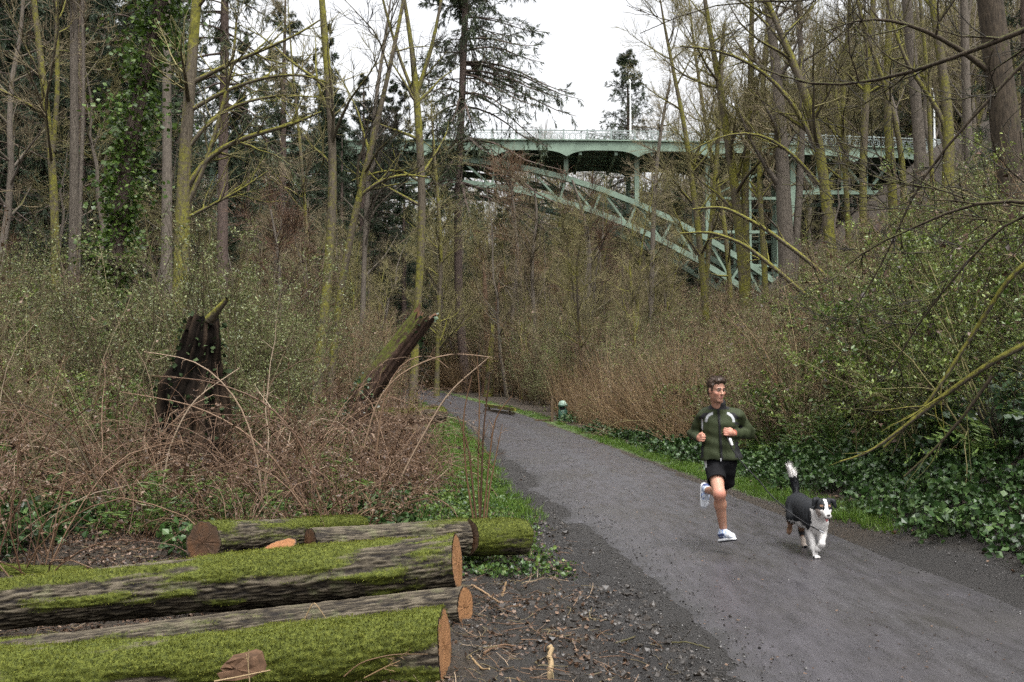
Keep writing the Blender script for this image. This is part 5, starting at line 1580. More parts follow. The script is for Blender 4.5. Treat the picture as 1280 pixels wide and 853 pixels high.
log('short stub with a bright orange oblique cut face on top of the pile', at(348, 685, 7.42), at(348, 685, 7.42) + np.array((0.06, 0.06, -0.24)), 0.125, 0.12, 707, 0.5, 'cut_bright', tuft=600)
log('thin mossy log lying flat at the left edge behind the pile', at(108, 721, 8.5), at(-70, 714, 8.7), 0.062, 0.055, 708, 0.85, 'cut_dark', tuft=5000)
log('mossy log lying beside the path near the bend', at(552, 519, 28.0), at(455, 524, 25.5), 0.20, 0.22, 709, 0.6, 'cut_dark', tuft=3000, L_n=90, tsize=0.04)

M['ivy_dull'] = leaf_mat('dull_dark_ivy', [(0.1, (0.006, 0.012, 0.004)), (0.6, (0.020, 0.034, 0.012)), (0.95, (0.055, 0.080, 0.032))], 0.7, 0.15, 0.05)
# leaning broken trunk
def wood_piece(name, label, cat, P, r, n, S, seed, mats, jag, moss=0.5, furrow=0.02, ivy=0, ivsize=0.1, group=None, flare=0.0, jagtop=1.0, lumpy=0.5, ivymat='evergreen'):
    rg = np.random.default_rng(seed)
    A = resample(np.hstack([np.asarray(P, float), np.asarray(r, float)[:, None]]), n)
    C_, rr = A[:, :3], A[:, 3]
    Tn = nrm(np.gradient(C_, axis=0))
    sidev = nrm(np.cross(Tn, np.array((0.13, 1.0, 0.2)))); upv = np.cross(sidev, Tn)
    th = np.arange(S) * 2 * math.pi / S
    TT, HH = np.meshgrid(np.linspace(0, 1, n) * np.linalg.norm(C_[-1] - C_[0]), th, indexing='ij')
    per = lambda fx, fy, o, sd: fbm3(np.cos(HH) * fx + 40, np.sin(HH) * fx + 40, TT * fy + 40, o, sd)
    fur = per(4.5, 0.8, 4, seed); fur = 1 - np.clip(1 - np.abs(fur - 0.5) * 4, 0, 1) ** 1.5
    mo = np.clip((per(1.2, 1.2, 3, seed + 3) - 0.5) * 3 + (moss - 0.5) * 2 + 0.5, 0, 1)
    rad = rr[:, None] * (1 + (per(1.2, 0.9, 3, seed + 7) - 0.5) * lumpy) + fur * furrow
    V = C_[:, None] + sidev[:, None] * (rad * np.cos(HH))[..., None] + upv[:, None] * (rad * np.sin(HH))[..., None]
    jg = (vnoise(th * 2.2, th * 0, seed) + 0.5 * rg.random(S)) * jag
    wt = np.clip((np.linspace(0, 1, n) - 0.75) / 0.25, 0, 1)[:, None]
    V = V + Tn[:, None] * (wt * jg[None] * jagtop)[..., None]
    base = C_[0].copy()
    V = V - base
    idx = np.arange(n * S).reshape(n, S); a, c = idx[:-1], idx[1:]
    F = np.stack([a, c, np.roll(c, -1, 1), np.roll(a, -1, 1)], -1).reshape(-1, 4)
    root = empty(name, tuple(base))
    link('bark', mesh_np('bark', V.reshape(-1, 3), F, [mats[0]], True, None, {'furrow': fur.ravel(), 'moss': mo.ravel()}), root)
    rim = V[-1]; ctr = rim.mean(0) - Tn[-1] * jag * 0.5
    inner = np.concatenate([rim * 0.999, ctr + (rim - ctr) * 0.55 - Tn[-1] * jag * 0.2 * rg.random((S, 1)), [ctr]])
    q = np.arange(S)
    Fq = np.stack([q, np.roll(q, -1), np.roll(q, -1) + S, q + S], -1); Ft = np.stack([q + S, np.roll(q, -1) + S, np.full(S, 2 * S)], -1)
    link('broken_end', mesh_np('broken_end', inner, [Ft, Fq], [mats[1]], False, None, {'rad': np.concatenate([np.full(S, 0.85), np.full(S, 0.5), [0.2]])}), root)
    if ivy:
        pk = rg.integers(0, n * S, ivy)
        ok = vnoise(V.reshape(-1, 3)[pk][:, 2] * 1.6, V.reshape(-1, 3)[pk][:, 0] * 1.6, seed) > 0.42
        pk = pk[ok]
        nv = (sidev[:, None] * np.cos(HH)[..., None] + upv[:, None] * np.sin(HH)[..., None]).reshape(-1, 3)[pk]
        v2, f2, t2 = leaves(V.reshape(-1, 3)[pk] + nv * 0.03, ivsize, rg, nv * 0.8, 0.9, 0.6, -0.2)
        s = Soup(); s.add(v2, f2, 0, t2); link('ivy', s.mesh('ivy', [M[ivymat]], False), root)
    return tag(root, label, cat, group)

m, nt, b = new_mat('dark_rotten_bark')
ff = attr(nt, 'furrow'); ms = attr(nt, 'moss'); nb = noise(nt, 14, 5, 0.7, coord(nt))
cb = ramp(nt, math_(nt, 'ADD', math_(nt, 'MULTIPLY', ff, 0.6), math_(nt, 'MULTIPLY', nb, 0.4)), [(0.25, (0.003, 0.0025, 0.002)), (0.55, (0.011, 0.008, 0.006)), (0.85, (0.045, 0.031, 0.021))])
kk = math_(nt, 'MULTIPLY', math_(nt, 'SUBTRACT', math_(nt, 'ADD', ms, math_(nt, 'MULTIPLY', math_(nt, 'SUBTRACT', nb, 0.5), 1.0)), 0.75), 3.0, True)
nt.links.new(mixc(nt, kk, cb, (0.022, 0.030, 0.006)), b.inputs['Base Color']); b.inputs['Roughness'].default_value = 0.95; set_spec(b, 0.05)
bump(nt, b, nb, 0.8, 0.04)
M['rotten'] = m
M['bark_trunk'] = bark_mat('reddish_broken_bark', (0.018, 0.011, 0.008), (0.080, 0.048, 0.034), (0.070, 0.078, 0.012), 0.55)
gz = float(H(*at(243, 560, 13.0)[:2]))
b0 = at(243, 560, 13.0); b0[2] = gz - 0.1
stump = wood_piece('rotten_stump', 'tall dark rotten stump with ragged top behind the brambles', 'stump', [b0, at(236, 560, 13), at(241, 490, 13), at(247, 452, 13), at(253, 428, 13), at(256, 410, 13.05)], [0.42, 0.34, 0.28, 0.21, 0.16, 0.09], 120, 64, 721, (M['rotten'], M['rotten']), 0.16, 0.30, 0.12, 500, 0.07, lumpy=1.2, ivymat='ivy_dull')
rgs = np.random.default_rng(88)
for k in range(11):
    a = k * 0.571 + rgs.normal(0, 0.15); ro = rgs.uniform(0.28, 0.52); hgt = rgs.uniform(0.5, 1.45) * (1.15 - ro)
    pts = np.array([(math.cos(a) * ro, math.sin(a) * ro, -0.1), (math.cos(a) * ro * 0.8, math.sin(a) * ro * 0.8, hgt * 0.5), (math.cos(a) * ro * 0.62 + rgs.normal(0, 0.05), math.sin(a) * ro * 0.6, hgt), (math.cos(a) * ro * 0.6 + rgs.normal(0, 0.08), math.sin(a) * ro * 0.55, hgt * 1.18)])
    pts[:, 0] -= 0.06
    Q = resample(np.hstack([pts, np.array([[0.17], [0.13], [0.08], [0.012]]) * rgs.uniform(0.7, 1.25)]), 16)
    Vq, Fq = rough_tube(Q[:, :3], Q[:, 3], 11, rgs, 0.8)
    link('splinter', mesh_np('splinter', Vq, Fq, [M['rotten']], True, None, {'furrow': rgs.random(len(Vq)), 'moss': rgs.random(len(Vq)) * 0.8}), stump)
Psp = np.array([at(262, 400, 12.9), at(272, 388, 12.8), at(284, 374, 12.7)]) - np.array(stump.location)
V, F = tubes(resample(np.hstack([Psp, [[0.07], [0.05], [0.03]]]), 8)[None, :, :3], resample(np.hstack([Psp, [[0.07], [0.05], [0.03]]]), 8)[None, :, 3], 7)
link('spur', mesh_np('spur', V, F, [M['bark_moss']]), stump)
lb = at(437, 520, 18); lb[2] = float(H(lb[0], lb[1])) - 0.1
wood_piece('leaning_trunk', 'leaning broken trunk with mossy upper side and splintered reddish top', 'trunk', [lb, at(452, 497, 18), at(478, 462, 18), at(503, 430, 18), at(521, 406, 18)], [0.19, 0.18, 0.17, 0.16, 0.15], 70, 44, 722, (M['bark_trunk'], M['cut_dark']), 0.30, 0.30, 0.06, 300, 0.08)
M['chunk'] = plain('broken_brown_wood', (0.075, 0.043, 0.025), 0.85, 0.15, 0, 0.6, 22)
ck = [(257, 842), (272, 836), (262, 829), (274, 824), (272, 819), (300, 813), (318, 807), (331, 811), (336, 826), (341, 840), (326, 849), (292, 856), (268, 853)]
ckf = np.array([at(u, v, 5.13 + 0.05 * (v - 805) / -50) for u, v in ck]); ckf = ckf.mean(0) + (ckf - ckf.mean(0)) * np.array((0.62, 1, 0.6)) + np.array((0, 0, -0.02)); ckb = ckf + np.array((0.015, 0.10, 0.012))
cb0 = ckf.mean(0).copy(); cb0[2] = ckf[:, 2].min()
rgc = np.random.default_rng(5)
rings = [ckf.mean(0) + (ckf - ckf.mean(0)) * 0.55 + rgc.normal(0, 0.008, ckf.shape), ckf + rgc.normal(0, 0.003, ckf.shape), (ckf + ckb) / 2 + rgc.normal(0, 0.006, ckf.shape), ckb]
nk = len(ck); Vk = np.vstack(rings + [ckf.mean(0)[None] + np.array((0, -0.012, 0))]) - cb0
q = np.arange(nk)
Fk = np.concatenate([np.stack([q + a * nk, np.roll(q, -1) + a * nk, np.roll(q, -1) + (a + 1) * nk, q + (a + 1) * nk], -1) for a in range(3)])
Tk = np.stack([np.roll(q, -1), q, np.full(nk, 4 * nk)], -1)
chunk = link('wood_chunk', mesh_np('wood_chunk', Vk, [Tk, Fk], [M['chunk']], False), None, tuple(cb0))
tag(chunk, 'broken chunk of brown wood leaning on the frontmost mossy log', 'wood chunk')

# ------------------------------------------------------------------ small things on the ground
def stick(label, pts, w, seed, mat='cane', cat='stick', name='stick', twigs=0):
    rg = np.random.default_rng(seed)
    P = []
    for (u, v) in pts:
        yy = 1.7 * FPX / (v - 475.0)
        x = (u - 640) * yy / FPX
        P.append((x, yy, float(ground_z(x, yy)) + w * 0.8))
    A = resample(np.array(P), 12)
    A += rg.normal(0, w * 0.25, A.shape)
    base = A[0].copy()
    r = np.linspace(w, w * 0.7, 12)
    s = Soup(); V, F = rough_tube(A - base, r, 8, rg, 0.2); s.add(V, F, 0, rg.random())
    e = np.arange(8); s.add(np.vstack([V[:8], V[:8].mean(0)]), np.stack([np.roll(e, -1), e, np.full(8, 8)], -1), 0, 0.9)
    e = np.arange(8); s.add(np.vstack([V[-8:], V[-8:].mean(0)]), np.stack([e, np.roll(e, -1), np.full(8, 8)], -1), 0, 0.9)
    if twigs:
        a, b_, _ = grow((A - base)[None], r[None], twigs, 0.2, 0.95, (45, 12), 0.22, 5, rg, 0.55, 0.002, -0.02, 0.15)
        V, F = tubes(a, b_, 4); s.add(V, F, 0, rg.random())
    o = link(name, s.mesh(name, [M[mat]]), None, tuple(base))
    return tag(o, label, cat, 'sticks on the mud')
stick('short pale round stick lying on the mud, pointing at the camera', [(687, 840), (687, 818)], 0.020, 741, 'straw')
stick('thin dark twig lying at the edge of the asphalt', [(768, 797), (790, 790), (815, 782)], 0.007, 742, 'twig_dark', twigs=2)
stick('long thin dark twig near the lower edge of the asphalt', [(833, 797), (858, 802), (884, 806)], 0.006, 743, 'twig_dark', twigs=1)
stick('forked tan stick on the litter right of the front log', [(606, 826), (622, 812), (645, 806)], 0.009, 744, 'cane', twigs=2)
stick('pale broken stick among the leaves by the big log end', [(629, 742), (632, 724)], 0.012, 745, 'straw')
stick('straight brown stick on the mud below the rear logs', [(590, 735), (610, 741), (624, 752)], 0.010, 746, 'cane_red', twigs=2)
stick('thin bent twig on the litter at the lower left of the mud', [(588, 832), (602, 843), (612, 849)], 0.008, 747, 'straw')

def twig_thing(name, label, cat, lines, Y, seed, mat, per=4, l=0.35, ang=(38, 12), group=None, trop=0.03):
    rg = np.random.default_rng(seed)
    s = Soup(); base = None
    for ln in lines:
        P, r = limb_line(ln, Y, 14)
        if base is None: base = P[0].copy()
        V, F = tubes(P[None] - base, r[None], 6); s.add(V, F, 0, rg.random())
        a, b_, _ = grow(P[None] - base, r[None], per, 0.3, 1.0, ang, l, 6, rg, 0.6, 0.0025, trop, 0.14, 0.7)
        V, F = tubes(a, b_, 4); s.add(V, F, 0, np.repeat(rg.random(len(a)), 24))
        a2, b2, _ = grow(a, b_, 3, 0.3, 1.0, ang, l * 0.5, 4, rg, 0.6, 0.0018, trop, 0.14, 0.7)
        V, F = tubes(a2, b2, 3); s.add(V, F, 0, np.repeat(rg.random(len(a2)), 12))
    o = link(name, s.mesh(name, [M[mat]]), None, tuple(base))
    return tag(o, label, cat, group)
twig_thing('sapling', 'clump of thin dark bare saplings in front of the path bend', 'sapling', [[(600, 655, 3), (602, 600, 2.6), (604, 540, 2.2), (612, 470, 1.2)], [(596, 655, 2.8), (590, 600, 2.4), (586, 560, 2), (572, 520, 1.0)],
  [(604, 655, 2.8), (610, 590, 2.2), (618, 520, 1.8), (640, 495, 0.9)], [(592, 652, 2.5), (582, 590, 2.2), (578, 520, 1.8), (590, 470, 1)], [(607, 655, 2.4), (612, 610, 2), (622, 560, 1.4), (628, 530, 0.8)], [(600, 655, 2.2), (597, 590, 2), (600, 500, 1.5), (596, 440, 0.8)]], 11.2, 751, 'cane_red', 5, 0.32)
twig_thing('bramble_spray', 'pale arching bramble cane crossing in front of the path bend', 'bramble', [[(455, 560, 2.4), (470, 500, 2.2), (500, 465, 2), (560, 440, 1.6), (615, 447, 0.9)], [(500, 600, 2.4), (520, 560, 2.2), (560, 490, 2), (590, 465, 1.6), (612, 446, 0.9)], [(470, 570, 2.4), (478, 500, 2), (500, 452, 1.6), (540, 440, 1.2), (560, 460, 0.8)]], 12.2, 752, 'cane', 4, 0.4)
twig_thing('bramble_spray', 'pale arching canes bent across the dark stump', 'bramble', [[(395, 600, 2.8), (370, 540, 2.4), (330, 500, 2.2), (260, 475, 1.8), (190, 470, 1)], [(380, 640, 2.8), (350, 580, 2.4), (310, 540, 2), (240, 505, 1.8), (150, 490, 0.9)], [(330, 640, 2.6), (320, 560, 2.4), (300, 500, 2), (250, 450, 1.6), (180, 440, 0.9)], [(200, 640, 2.6), (210, 560, 2.2), (240, 500, 2), (300, 460, 1.2)]], 10.6, 753, 'cane', 5, 0.45)
twig_thing('bramble_spray', 'long pale canes sweeping up at the far left edge', 'bramble', [[(60, 690, 2.8), (50, 600, 2.4), (30, 520, 2), (-20, 460, 1.2)], [(150, 680, 2.6), (120, 600, 2.4), (90, 540, 2), (40, 505, 1.6), (-10, 500, 1)], [(10, 690, 2.4), (30, 600, 2.2), (70, 520, 1.8), (140, 480, 1)]], 9.6, 754, 'twig', 5, 0.45)
twig_thing('bent_twig', 'thin pale twig bent like a roof, stuck between the logs', 'twig', [[(379, 778, 1.6), (392, 751, 1.5), (408, 774, 1.2)]], 6.1, 755, 'straw', 1, 0.08)
twig_thing('dry_twig', 'dry pale twigs lying against the right part of the front mossy log', 'twig', [[(430, 846, 2), (450, 828, 1.8), (490, 818, 1.6), (535, 818, 1)], [(455, 848, 1.8), (480, 835, 1.6), (500, 826, 1.2)]], 5.30, 756, 'straw', 3, 0.12, trop=0)
twig_thing('long_stem', 'thin straw stem crossing the lower left corner of the picture', 'stem', [[(268, 852, 2.2), (300, 846, 2), (338, 838, 1.6)], [(312, 853, 1.5), (310, 830, 1.4), (311, 812, 1)]], 5.05, 757, 'straw', 1, 0.08)

# ------------------------------------------------------------------ litter bin, post and low barrier at the bend
def spin(prof, n=28):
    prof = np.asarray(prof, float)
    a = np.arange(n) * 2 * math.pi / n
    V = np.stack([prof[:, 0][:, None] * np.cos(a), prof[:, 0][:, None] * np.sin(a), np.repeat(prof[:, 1][:, None], n, 1)], -1)
    idx = np.arange(len(prof) * n).reshape(len(prof), n)
    A_, B_ = idx[:-1], idx[1:]
    return V.reshape(-1, 3), np.stack([A_, np.roll(A_, -1, 1), np.roll(B_, -1, 1), B_], -1).reshape(-1, 4)
M['bin_green'] = plain('dark_green_bin_enamel', (0.035, 0.085, 0.055), 0.45, 0.4, 0, 0.25, 9)
M['bin_lid'] = plain('faded_pale_green_lid', (0.27, 0.38, 0.31), 0.5, 0.4, 0, 0.2, 9)
M['bin_black'] = plain('black_zip_and_opening_shade', (0.008, 0.008, 0.008), 0.7, 0.2)  # black of the zip; on the bin it paints the shade under the lid
M['old_wood'] = plain('weathered_post_wood', (0.105, 0.075, 0.045), 0.85, 0.2, 0, 0.45, 14)
bx, by = 2.02, 39.6
bz = float(H(bx, by))
lbin = empty('litter_bin', (bx, by, bz))
lbin.scale = (0.86, 0.86, 0.9)
tag(lbin, 'round dark green litter bin with pale domed lid beside the path bend', 'litter bin')
V, F = spin([(0.02, -0.05), (0.20, -0.05), (0.205, 0.02), (0.215, 0.47), (0.205, 0.48)]); link('body', mesh_np('body', V, F, [M['bin_green']]), lbin)
V, F = spin([(0.190, 0.46), (0.190, 0.62)]); link('opening_shade', mesh_np('opening_shade', V, F, [M['bin_black']]), lbin)  # solid black band: shade of the gap under the lid, painted in
for k in range(4):
    a = k * math.pi / 2 + 0.6
    V, F = beam((0.2 * math.cos(a), 0.2 * math.sin(a), 0.44), (0.2 * math.cos(a), 0.2 * math.sin(a), 0.66), 0.04, 0.03); link('lid_strut', mesh_np('lid_strut', V, F, [M['bin_green']], False), lbin)
V, F = spin([(0.205, 0.61), (0.225, 0.615), (0.225, 0.68), (0.21, 0.70)]); link('rim', mesh_np('rim', V, F, [M['bin_green']]), lbin)
V, F = spin([(0.212, 0.69), (0.205, 0.76), (0.17, 0.83), (0.11, 0.875), (0.04, 0.89), (0.001, 0.892)]); link('lid', mesh_np('lid', V, F, [M['bin_lid']]), lbin)

def post(label, x, y, h, w, cat='post', name='wooden_post'):
    z = float(H(x, y))
    bm = bmesh.new(); bmesh.ops.create_cube(bm, size=1.0)
    for v in bm.verts: v.co = Vector((v.co.x * w, v.co.y * w, (v.co.z + 0.5) * (h + 0.15) - 0.15 + (0.02 if v.co.z > 0 and v.co.x > 0 else 0)))
    bmesh.ops.bevel(bm, geom=bm.edges[:], offset=0.012, segments=2, affect='EDGES')
    me = bpy.data.meshes.new(name); bm.to_mesh(me); bm.free(); me.materials.append(M['old_wood'])
    return tag(link(name, me, None, (x, y, z)), label, cat)
post('brown square wooden post just left of the litter bin', 1.58, 39.3, 1.0, 0.11)
V, F = beam((0.95, 39.8, 0.03), (1.5, 39.35, 0.05), 0.14, 0.10)
bo = np.array((0.95, 39.8, float(H(0.95, 39.8)) - 0.02))
tag(link('timber_edging', mesh_np('timber_edging', V - np.array((0.95, 39.8, 0)), F, [M['old_wood']], False), None, tuple(bo)), 'short timber edging board lying left of the wooden post', 'timber')
rx, ry = at(637, 522, 44.5)[:2]
bar = empty('low_barrier', (rx, ry, float(H(rx, ry))))
tag(bar, 'low mossy wooden barrier at the right side of the path bend', 'barrier')
for dx, dy in ((0, 0), (-1.0, 3.4)):
    V, F = beam((dx, dy, -0.1), (dx, dy, 0.36), 0.12, 0.12); link('post', mesh_np('post', V, F, [M['bark_dark']], False), bar)
V, F = beam((0.25, -0.8, 0.27), (-1.2, 4.2, 0.34), 0.10, 0.14); link('rail', mesh_np('rail', V, F, [M['bark_moss']], False), bar)
V, F = beam((0.2, -0.7, 0.10), (-1.2, 4.1, 0.12), 0.09, 0.10); link('rail', mesh_np('rail', V, F, [M['bark_dark']], False), bar)

# ------------------------------------------------------------------ smooth bodies: blended limbs -> one continuous surface
def sdf_mesh(prims, res, pad=0.04, noise_amp=0.0, noise_f=30.0, smooth=1, seed=0):
    lo = np.full(3, 1e9); hi = -lo
    def bb(p):
        if p[0] == 'cap':
            a, b_, r = np.asarray(p[1]), np.asarray(p[2]), max(p[3], p[4])
            return np.minimum(a, b_) - r, np.maximum(a, b_) + r
        if p[0] == 'ell':
            r = max(p[2]); return np.asarray(p[1]) - r, np.asarray(p[1]) + r
        return None
    for p in prims:
        q = bb(p)
        if q is None or p[-1] < 0: continue
        lo = np.minimum(lo, q[0]); hi = np.maximum(hi, q[1])
    lo -= pad; hi += pad
    N = np.ceil((hi - lo) / res).astype(int) + 1
    D = np.full(N, 0.08, np.float32)
    gx, gy, gz = (lo[k] + np.arange(N[k]) * res for k in range(3))
    for p in prims:
        k = abs(p[-1]); sub = p[-1] < 0
        if p[0] == 'cut':                       # half space: keep where (x - p1) . n < 0
            X = (gx - p[1][0])[:, None, None] * p[2][0] + (gy - p[1][1])[None, :, None] * p[2][1] + (gz - p[1][2])[None, None, :] * p[2][2]
            D = np.maximum(D, X.astype(np.float32)); continue
        q = bb(p)
        i0 = np.clip(np.floor((q[0] - 0.05 - k - lo) / res).astype(int), 0, N); i1 = np.clip(np.ceil((q[1] + 0.05 + k - lo) / res).astype(int) + 1, 0, N)
        sl = tuple(slice(i0[j], i1[j]) for j in range(3))
        x = gx[sl[0]][:, None, None]; y = gy[sl[1]][None, :, None]; z = gz[sl[2]][None, None, :]
        if p[0] == 'cap':
            a, b_ = np.asarray(p[1], float), np.asarray(p[2], float)
            ba = b_ - a; L2 = max((ba * ba).sum(), 1e-9)
            h = np.clip(((x - a[0]) * ba[0] + (y - a[1]) * ba[1] + (z - a[2]) * ba[2]) / L2, 0, 1)
            d = np.sqrt((x - a[0] - ba[0] * h) ** 2 + (y - a[1] - ba[1] * h) ** 2 + (z - a[2] - ba[2] * h) ** 2) - (p[3] + (p[4] - p[3]) * h)
        else:
            c, r, Rm = p[1], p[2], p[3]
            dx, dy, dz = x - c[0], y - c[1], z - c[2]
            if Rm is not None:
                e = [dx * Rm[0][j] + dy * Rm[1][j] + dz * Rm[2][j] for j in range(3)]
            else:
                e = [dx, dy, dz]
            k0 = np.sqrt((e[0] / r[0]) ** 2 + (e[1] / r[1]) ** 2 + (e[2] / r[2]) ** 2)
            k1 = np.sqrt((e[0] / r[0] ** 2) ** 2 + (e[1] / r[1] ** 2) ** 2 + (e[2] / r[2] ** 2) ** 2)
            d = k0 * (k0 - 1) / np.maximum(k1, 1e-6)
        d = d.astype(np.float32)
        cur = D[sl]
        if sub:
            d = -d; h = np.clip(0.5 - 0.5 * (cur - d) / k, 0, 1)
            D[sl] = cur * (1 - h) + d * h + k * h * (1 - h)
        else:
            h = np.clip(0.5 + 0.5 * (cur - d) / k, 0, 1)
            D[sl] = cur * (1 - h) + d * h - k * h * (1 - h)
    if noise_amp:
        rg = np.random.default_rng(seed)
        for _ in range(7):
            w = nrm(rg.normal(size=3)) * noise_f * rg.uniform(0.5, 1.5); ph = rg.uniform(0, 6.28)
            D += (noise_amp / 2.5 * np.sin(w[0] * gx[:, None, None] + w[1] * gy[None, :, None] + w[2] * gz[None, None, :] + ph)).astype(np.float32)
    # naive surface nets
    sgn = D < 0
    n = N - 1
    cnt = np.zeros(n, np.int8)
    offs = [(i, j, k) for i in (0, 1) for j in (0, 1) for k in (0, 1)]
    for o in offs:
        cnt += sgn[o[0]:o[0] + n[0], o[1]:o[1] + n[1], o[2]:o[2] + n[2]]
    act = (cnt > 0) & (cnt < 8)
    cell = np.argwhere(act)
    idm = np.full(n, -1, np.int64); idm[act] = np.arange(len(cell))
    val = np.stack([D[cell[:, 0] + o[0], cell[:, 1] + o[1], cell[:, 2] + o[2]] for o in offs], 1)
    acc = np.zeros((len(cell), 3)); num = np.zeros(len(cell))
    for a in range(8):
        for b_ in range(a + 1, 8):
            if sum(abs(offs[a][j] - offs[b_][j]) for j in range(3)) != 1: continue
            va, vb = val[:, a], val[:, b_]
            m_ = (va < 0) != (vb < 0)
            t = np.where(m_, va / np.where(m_, va - vb, 1), 0)
            p = np.asarray(offs[a]) + t[:, None] * (np.asarray(offs[b_]) - np.asarray(offs[a]))
            acc += np.where(m_[:, None], p, 0); num += m_
    V = lo + (cell + acc / num[:, None]) * res
    Fs = []
    for ax in range(3):
        b1, b2 = (ax + 1) % 3, (ax + 2) % 3
        s0 = [slice(None)] * 3; s1 = [slice(None)] * 3
        s0[ax] = slice(0, -1); s1[ax] = slice(1, None)
        for q in (b1, b2):
            s0[q] = slice(1, -1); s1[q] = slice(1, -1)
        A_, B_ = sgn[tuple(s0)], sgn[tuple(s1)]
        for fl, cond in ((False, A_ & ~B_), (True, ~A_ & B_)):
            e = np.argwhere(cond)
            if not len(e): continue
            e[:, b1] += 1; e[:, b2] += 1
            def cid(d1, d2):
                c = e.copy(); c[:, b1] -= d1; c[:, b2] -= d2
                return idm[c[:, 0], c[:, 1], c[:, 2]]
            Q = np.stack([cid(1, 1), cid(0, 1), cid(0, 0), cid(1, 0)], -1)
            Fs.append(Q if not fl else Q[:, ::-1])
    F = np.concatenate(Fs); F = F[(F >= 0).all(1)]
    for _ in range(smooth):
        s_ = np.zeros_like(V); c_ = np.zeros(len(V))
        for j in range(4):
            np.add.at(s_, F[:, j], V[F[:, (j + 1) % 4]]); np.add.at(c_, F[:, j], 1)
            np.add.at(s_, F[:, j], V[F[:, (j - 1) % 4]]); np.add.at(c_, F[:, j], 1)
        V = V * 0.4 + 0.6 * s_ / np.maximum(c_, 1)[:, None]
    return V, F

def vnormals(V, F):
    nn = np.cross(V[F[:, 2]] - V[F[:, 0]], V[F[:, 3]] - V[F[:, 1]])
    out = np.zeros_like(V)
    for j in range(4): np.add.at(out, F[:, j], nn)
    return nrm(out)

def color_mesh(name, V, F, col, mat):
    me = mesh_np(name, V, F, [mat], True)
    a = me.attributes.new('col', 'FLOAT_COLOR', 'POINT')
    a.data.foreach_set('color', np.hstack([col, np.ones((len(col), 1))]).astype(np.float32).ravel())
    return me

def col_mat(name, rough=0.6, spec=0.3, grain=0.0, gscale=200, sss=0.0):
    m, nt, b = new_mat(name)
    c = attr(nt, 'col', 'Color')
    if grain:
        f = noise(nt, gscale, 3, 0.6, coord(nt))
        c = mixc(nt, 1.0, c, ramp(nt, f, [(0.2, (1 - grain,) * 3), (0.8, (1 + grain,) * 3)]), 'MULTIPLY')
        bump(nt, b, f, 0.3, 0.002)
    nt.links.new(c, b.inputs['Base Color'])
    b.inputs['Roughness'].default_value = rough; set_spec(b, spec)
    if sss: b.inputs['Subsurface Weight'].default_value = sss; b.inputs['Subsurface Radius'].default_value = (0.008, 0.003, 0.002)
    return m
def sm(x, a, b_): 
    t = np.clip((x - a) / (b_ - a), 0, 1); return t * t * (3 - 2 * t)
def mixv(a, b_, t): return a * (1 - t[:, None]) + np.asarray(b_) * t[:, None]

# ------------------------------------------------------------------ the runner
PY = 9.84
def pp(u, v, d=0.0): return at(u, v, PY + d)
M['skin'] = col_mat('skin', 0.5, 0.35, 0.06, 120, 0.12)
M['cloth'] = col_mat('jacket_cloth', 0.75, 0.25, 0.18, 260)
M['shorts'] = col_mat('black_nylon', 0.85, 0.12, 0.2, 200)
M['shoe'] = col_mat('running_shoe', 0.55, 0.4, 0.12, 260)
M['hairm'] = col_mat('dark_brown_hair', 0.5, 0.4, 0.35, 160)

person = empty('person', (float(pp(905, 690)[0]), PY, 0.0))
PB = np.array(person.location)
tag(person, 'running man in dark green jacket and black shorts holding a leash', 'person')

# head frame: turned towards the dog's side and slightly down
hc = pp(896, 488, -0.09)
yaw, pit = R(24), R(6)
hf = np.array((math.sin(yaw) * math.cos(pit), -math.cos(yaw) * math.cos(pit), -math.sin(pit)))
hx = nrm(np.cross(np.array((0, 0, 1.0)), hf)) * -1.0       # image right
hz = np.cross(hx, hf)
hz = hz if hz[2] > 0 else -hz
HR = np.stack([hx, hf, hz], 1)
hd = lambda x, y, z: hc + hx * x + hf * y + hz * z
head = [('ell', hd(0, -0.012, 0.034), (0.073, 0.090, 0.086), HR, 0.02), ('ell', hd(0, 0.022, -0.048), (0.055, 0.060, 0.068), HR, 0.035),
        ('cap', hd(-0.012, 0.062, -0.098), hd(0.012, 0.062, -0.098), 0.017, 0.017, 0.02), ('cap', hd(0, 0.074, 0.014), hd(0, 0.101, -0.026), 0.0075, 0.0125, 0.010),
        ('ell', hd(-0.011, 0.088, -0.030), (0.009, 0.009, 0.007), HR, 0.006), ('ell', hd(0.011, 0.088, -0.030), (0.009, 0.009, 0.007), HR, 0.006),
        ('cap', hd(-0.044, 0.064, 0.022), hd(-0.012, 0.079, 0.024), 0.010, 0.009, 0.012), ('cap', hd(0.044, 0.064, 0.022), hd(0.012, 0.079, 0.024), 0.010, 0.009, 0.012),
        ('ell', hd(-0.038, 0.052, -0.024), (0.023, 0.023, 0.020), HR, 0.02), ('ell', hd(0.038, 0.052, -0.024), (0.023, 0.023, 0.020), HR, 0.02),
        ('cap', hd(-0.018, 0.078, -0.055), hd(0.018, 0.078, -0.055), 0.006, 0.006, 0.006), ('cap', hd(-0.014, 0.078, -0.065), hd(0.014, 0.078, -0.065), 0.007, 0.007, 0.006),
        ('ell', hd(-0.075, -0.006, -0.006), (0.010, 0.020, 0.030), HR, 0.008), ('ell', hd(0.075, -0.006, -0.006), (0.010, 0.020, 0.030), HR, 0.008),
        ('ell', hd(-0.031, 0.090, 0.006), (0.015, 0.013, 0.010), HR, -0.008), ('ell', hd(0.031, 0.090, 0.006), (0.015, 0.013, 0.010), HR, -0.008)]
sh_r, sh_l = pp(879, 520, 0.02), pp(922, 519, 0.03)
el_r, wr_r = pp(867, 542, 0.20), pp(874, 548, -0.05)
el_l, wr_l = pp(937, 541, 0.16), pp(916, 542, -0.08)
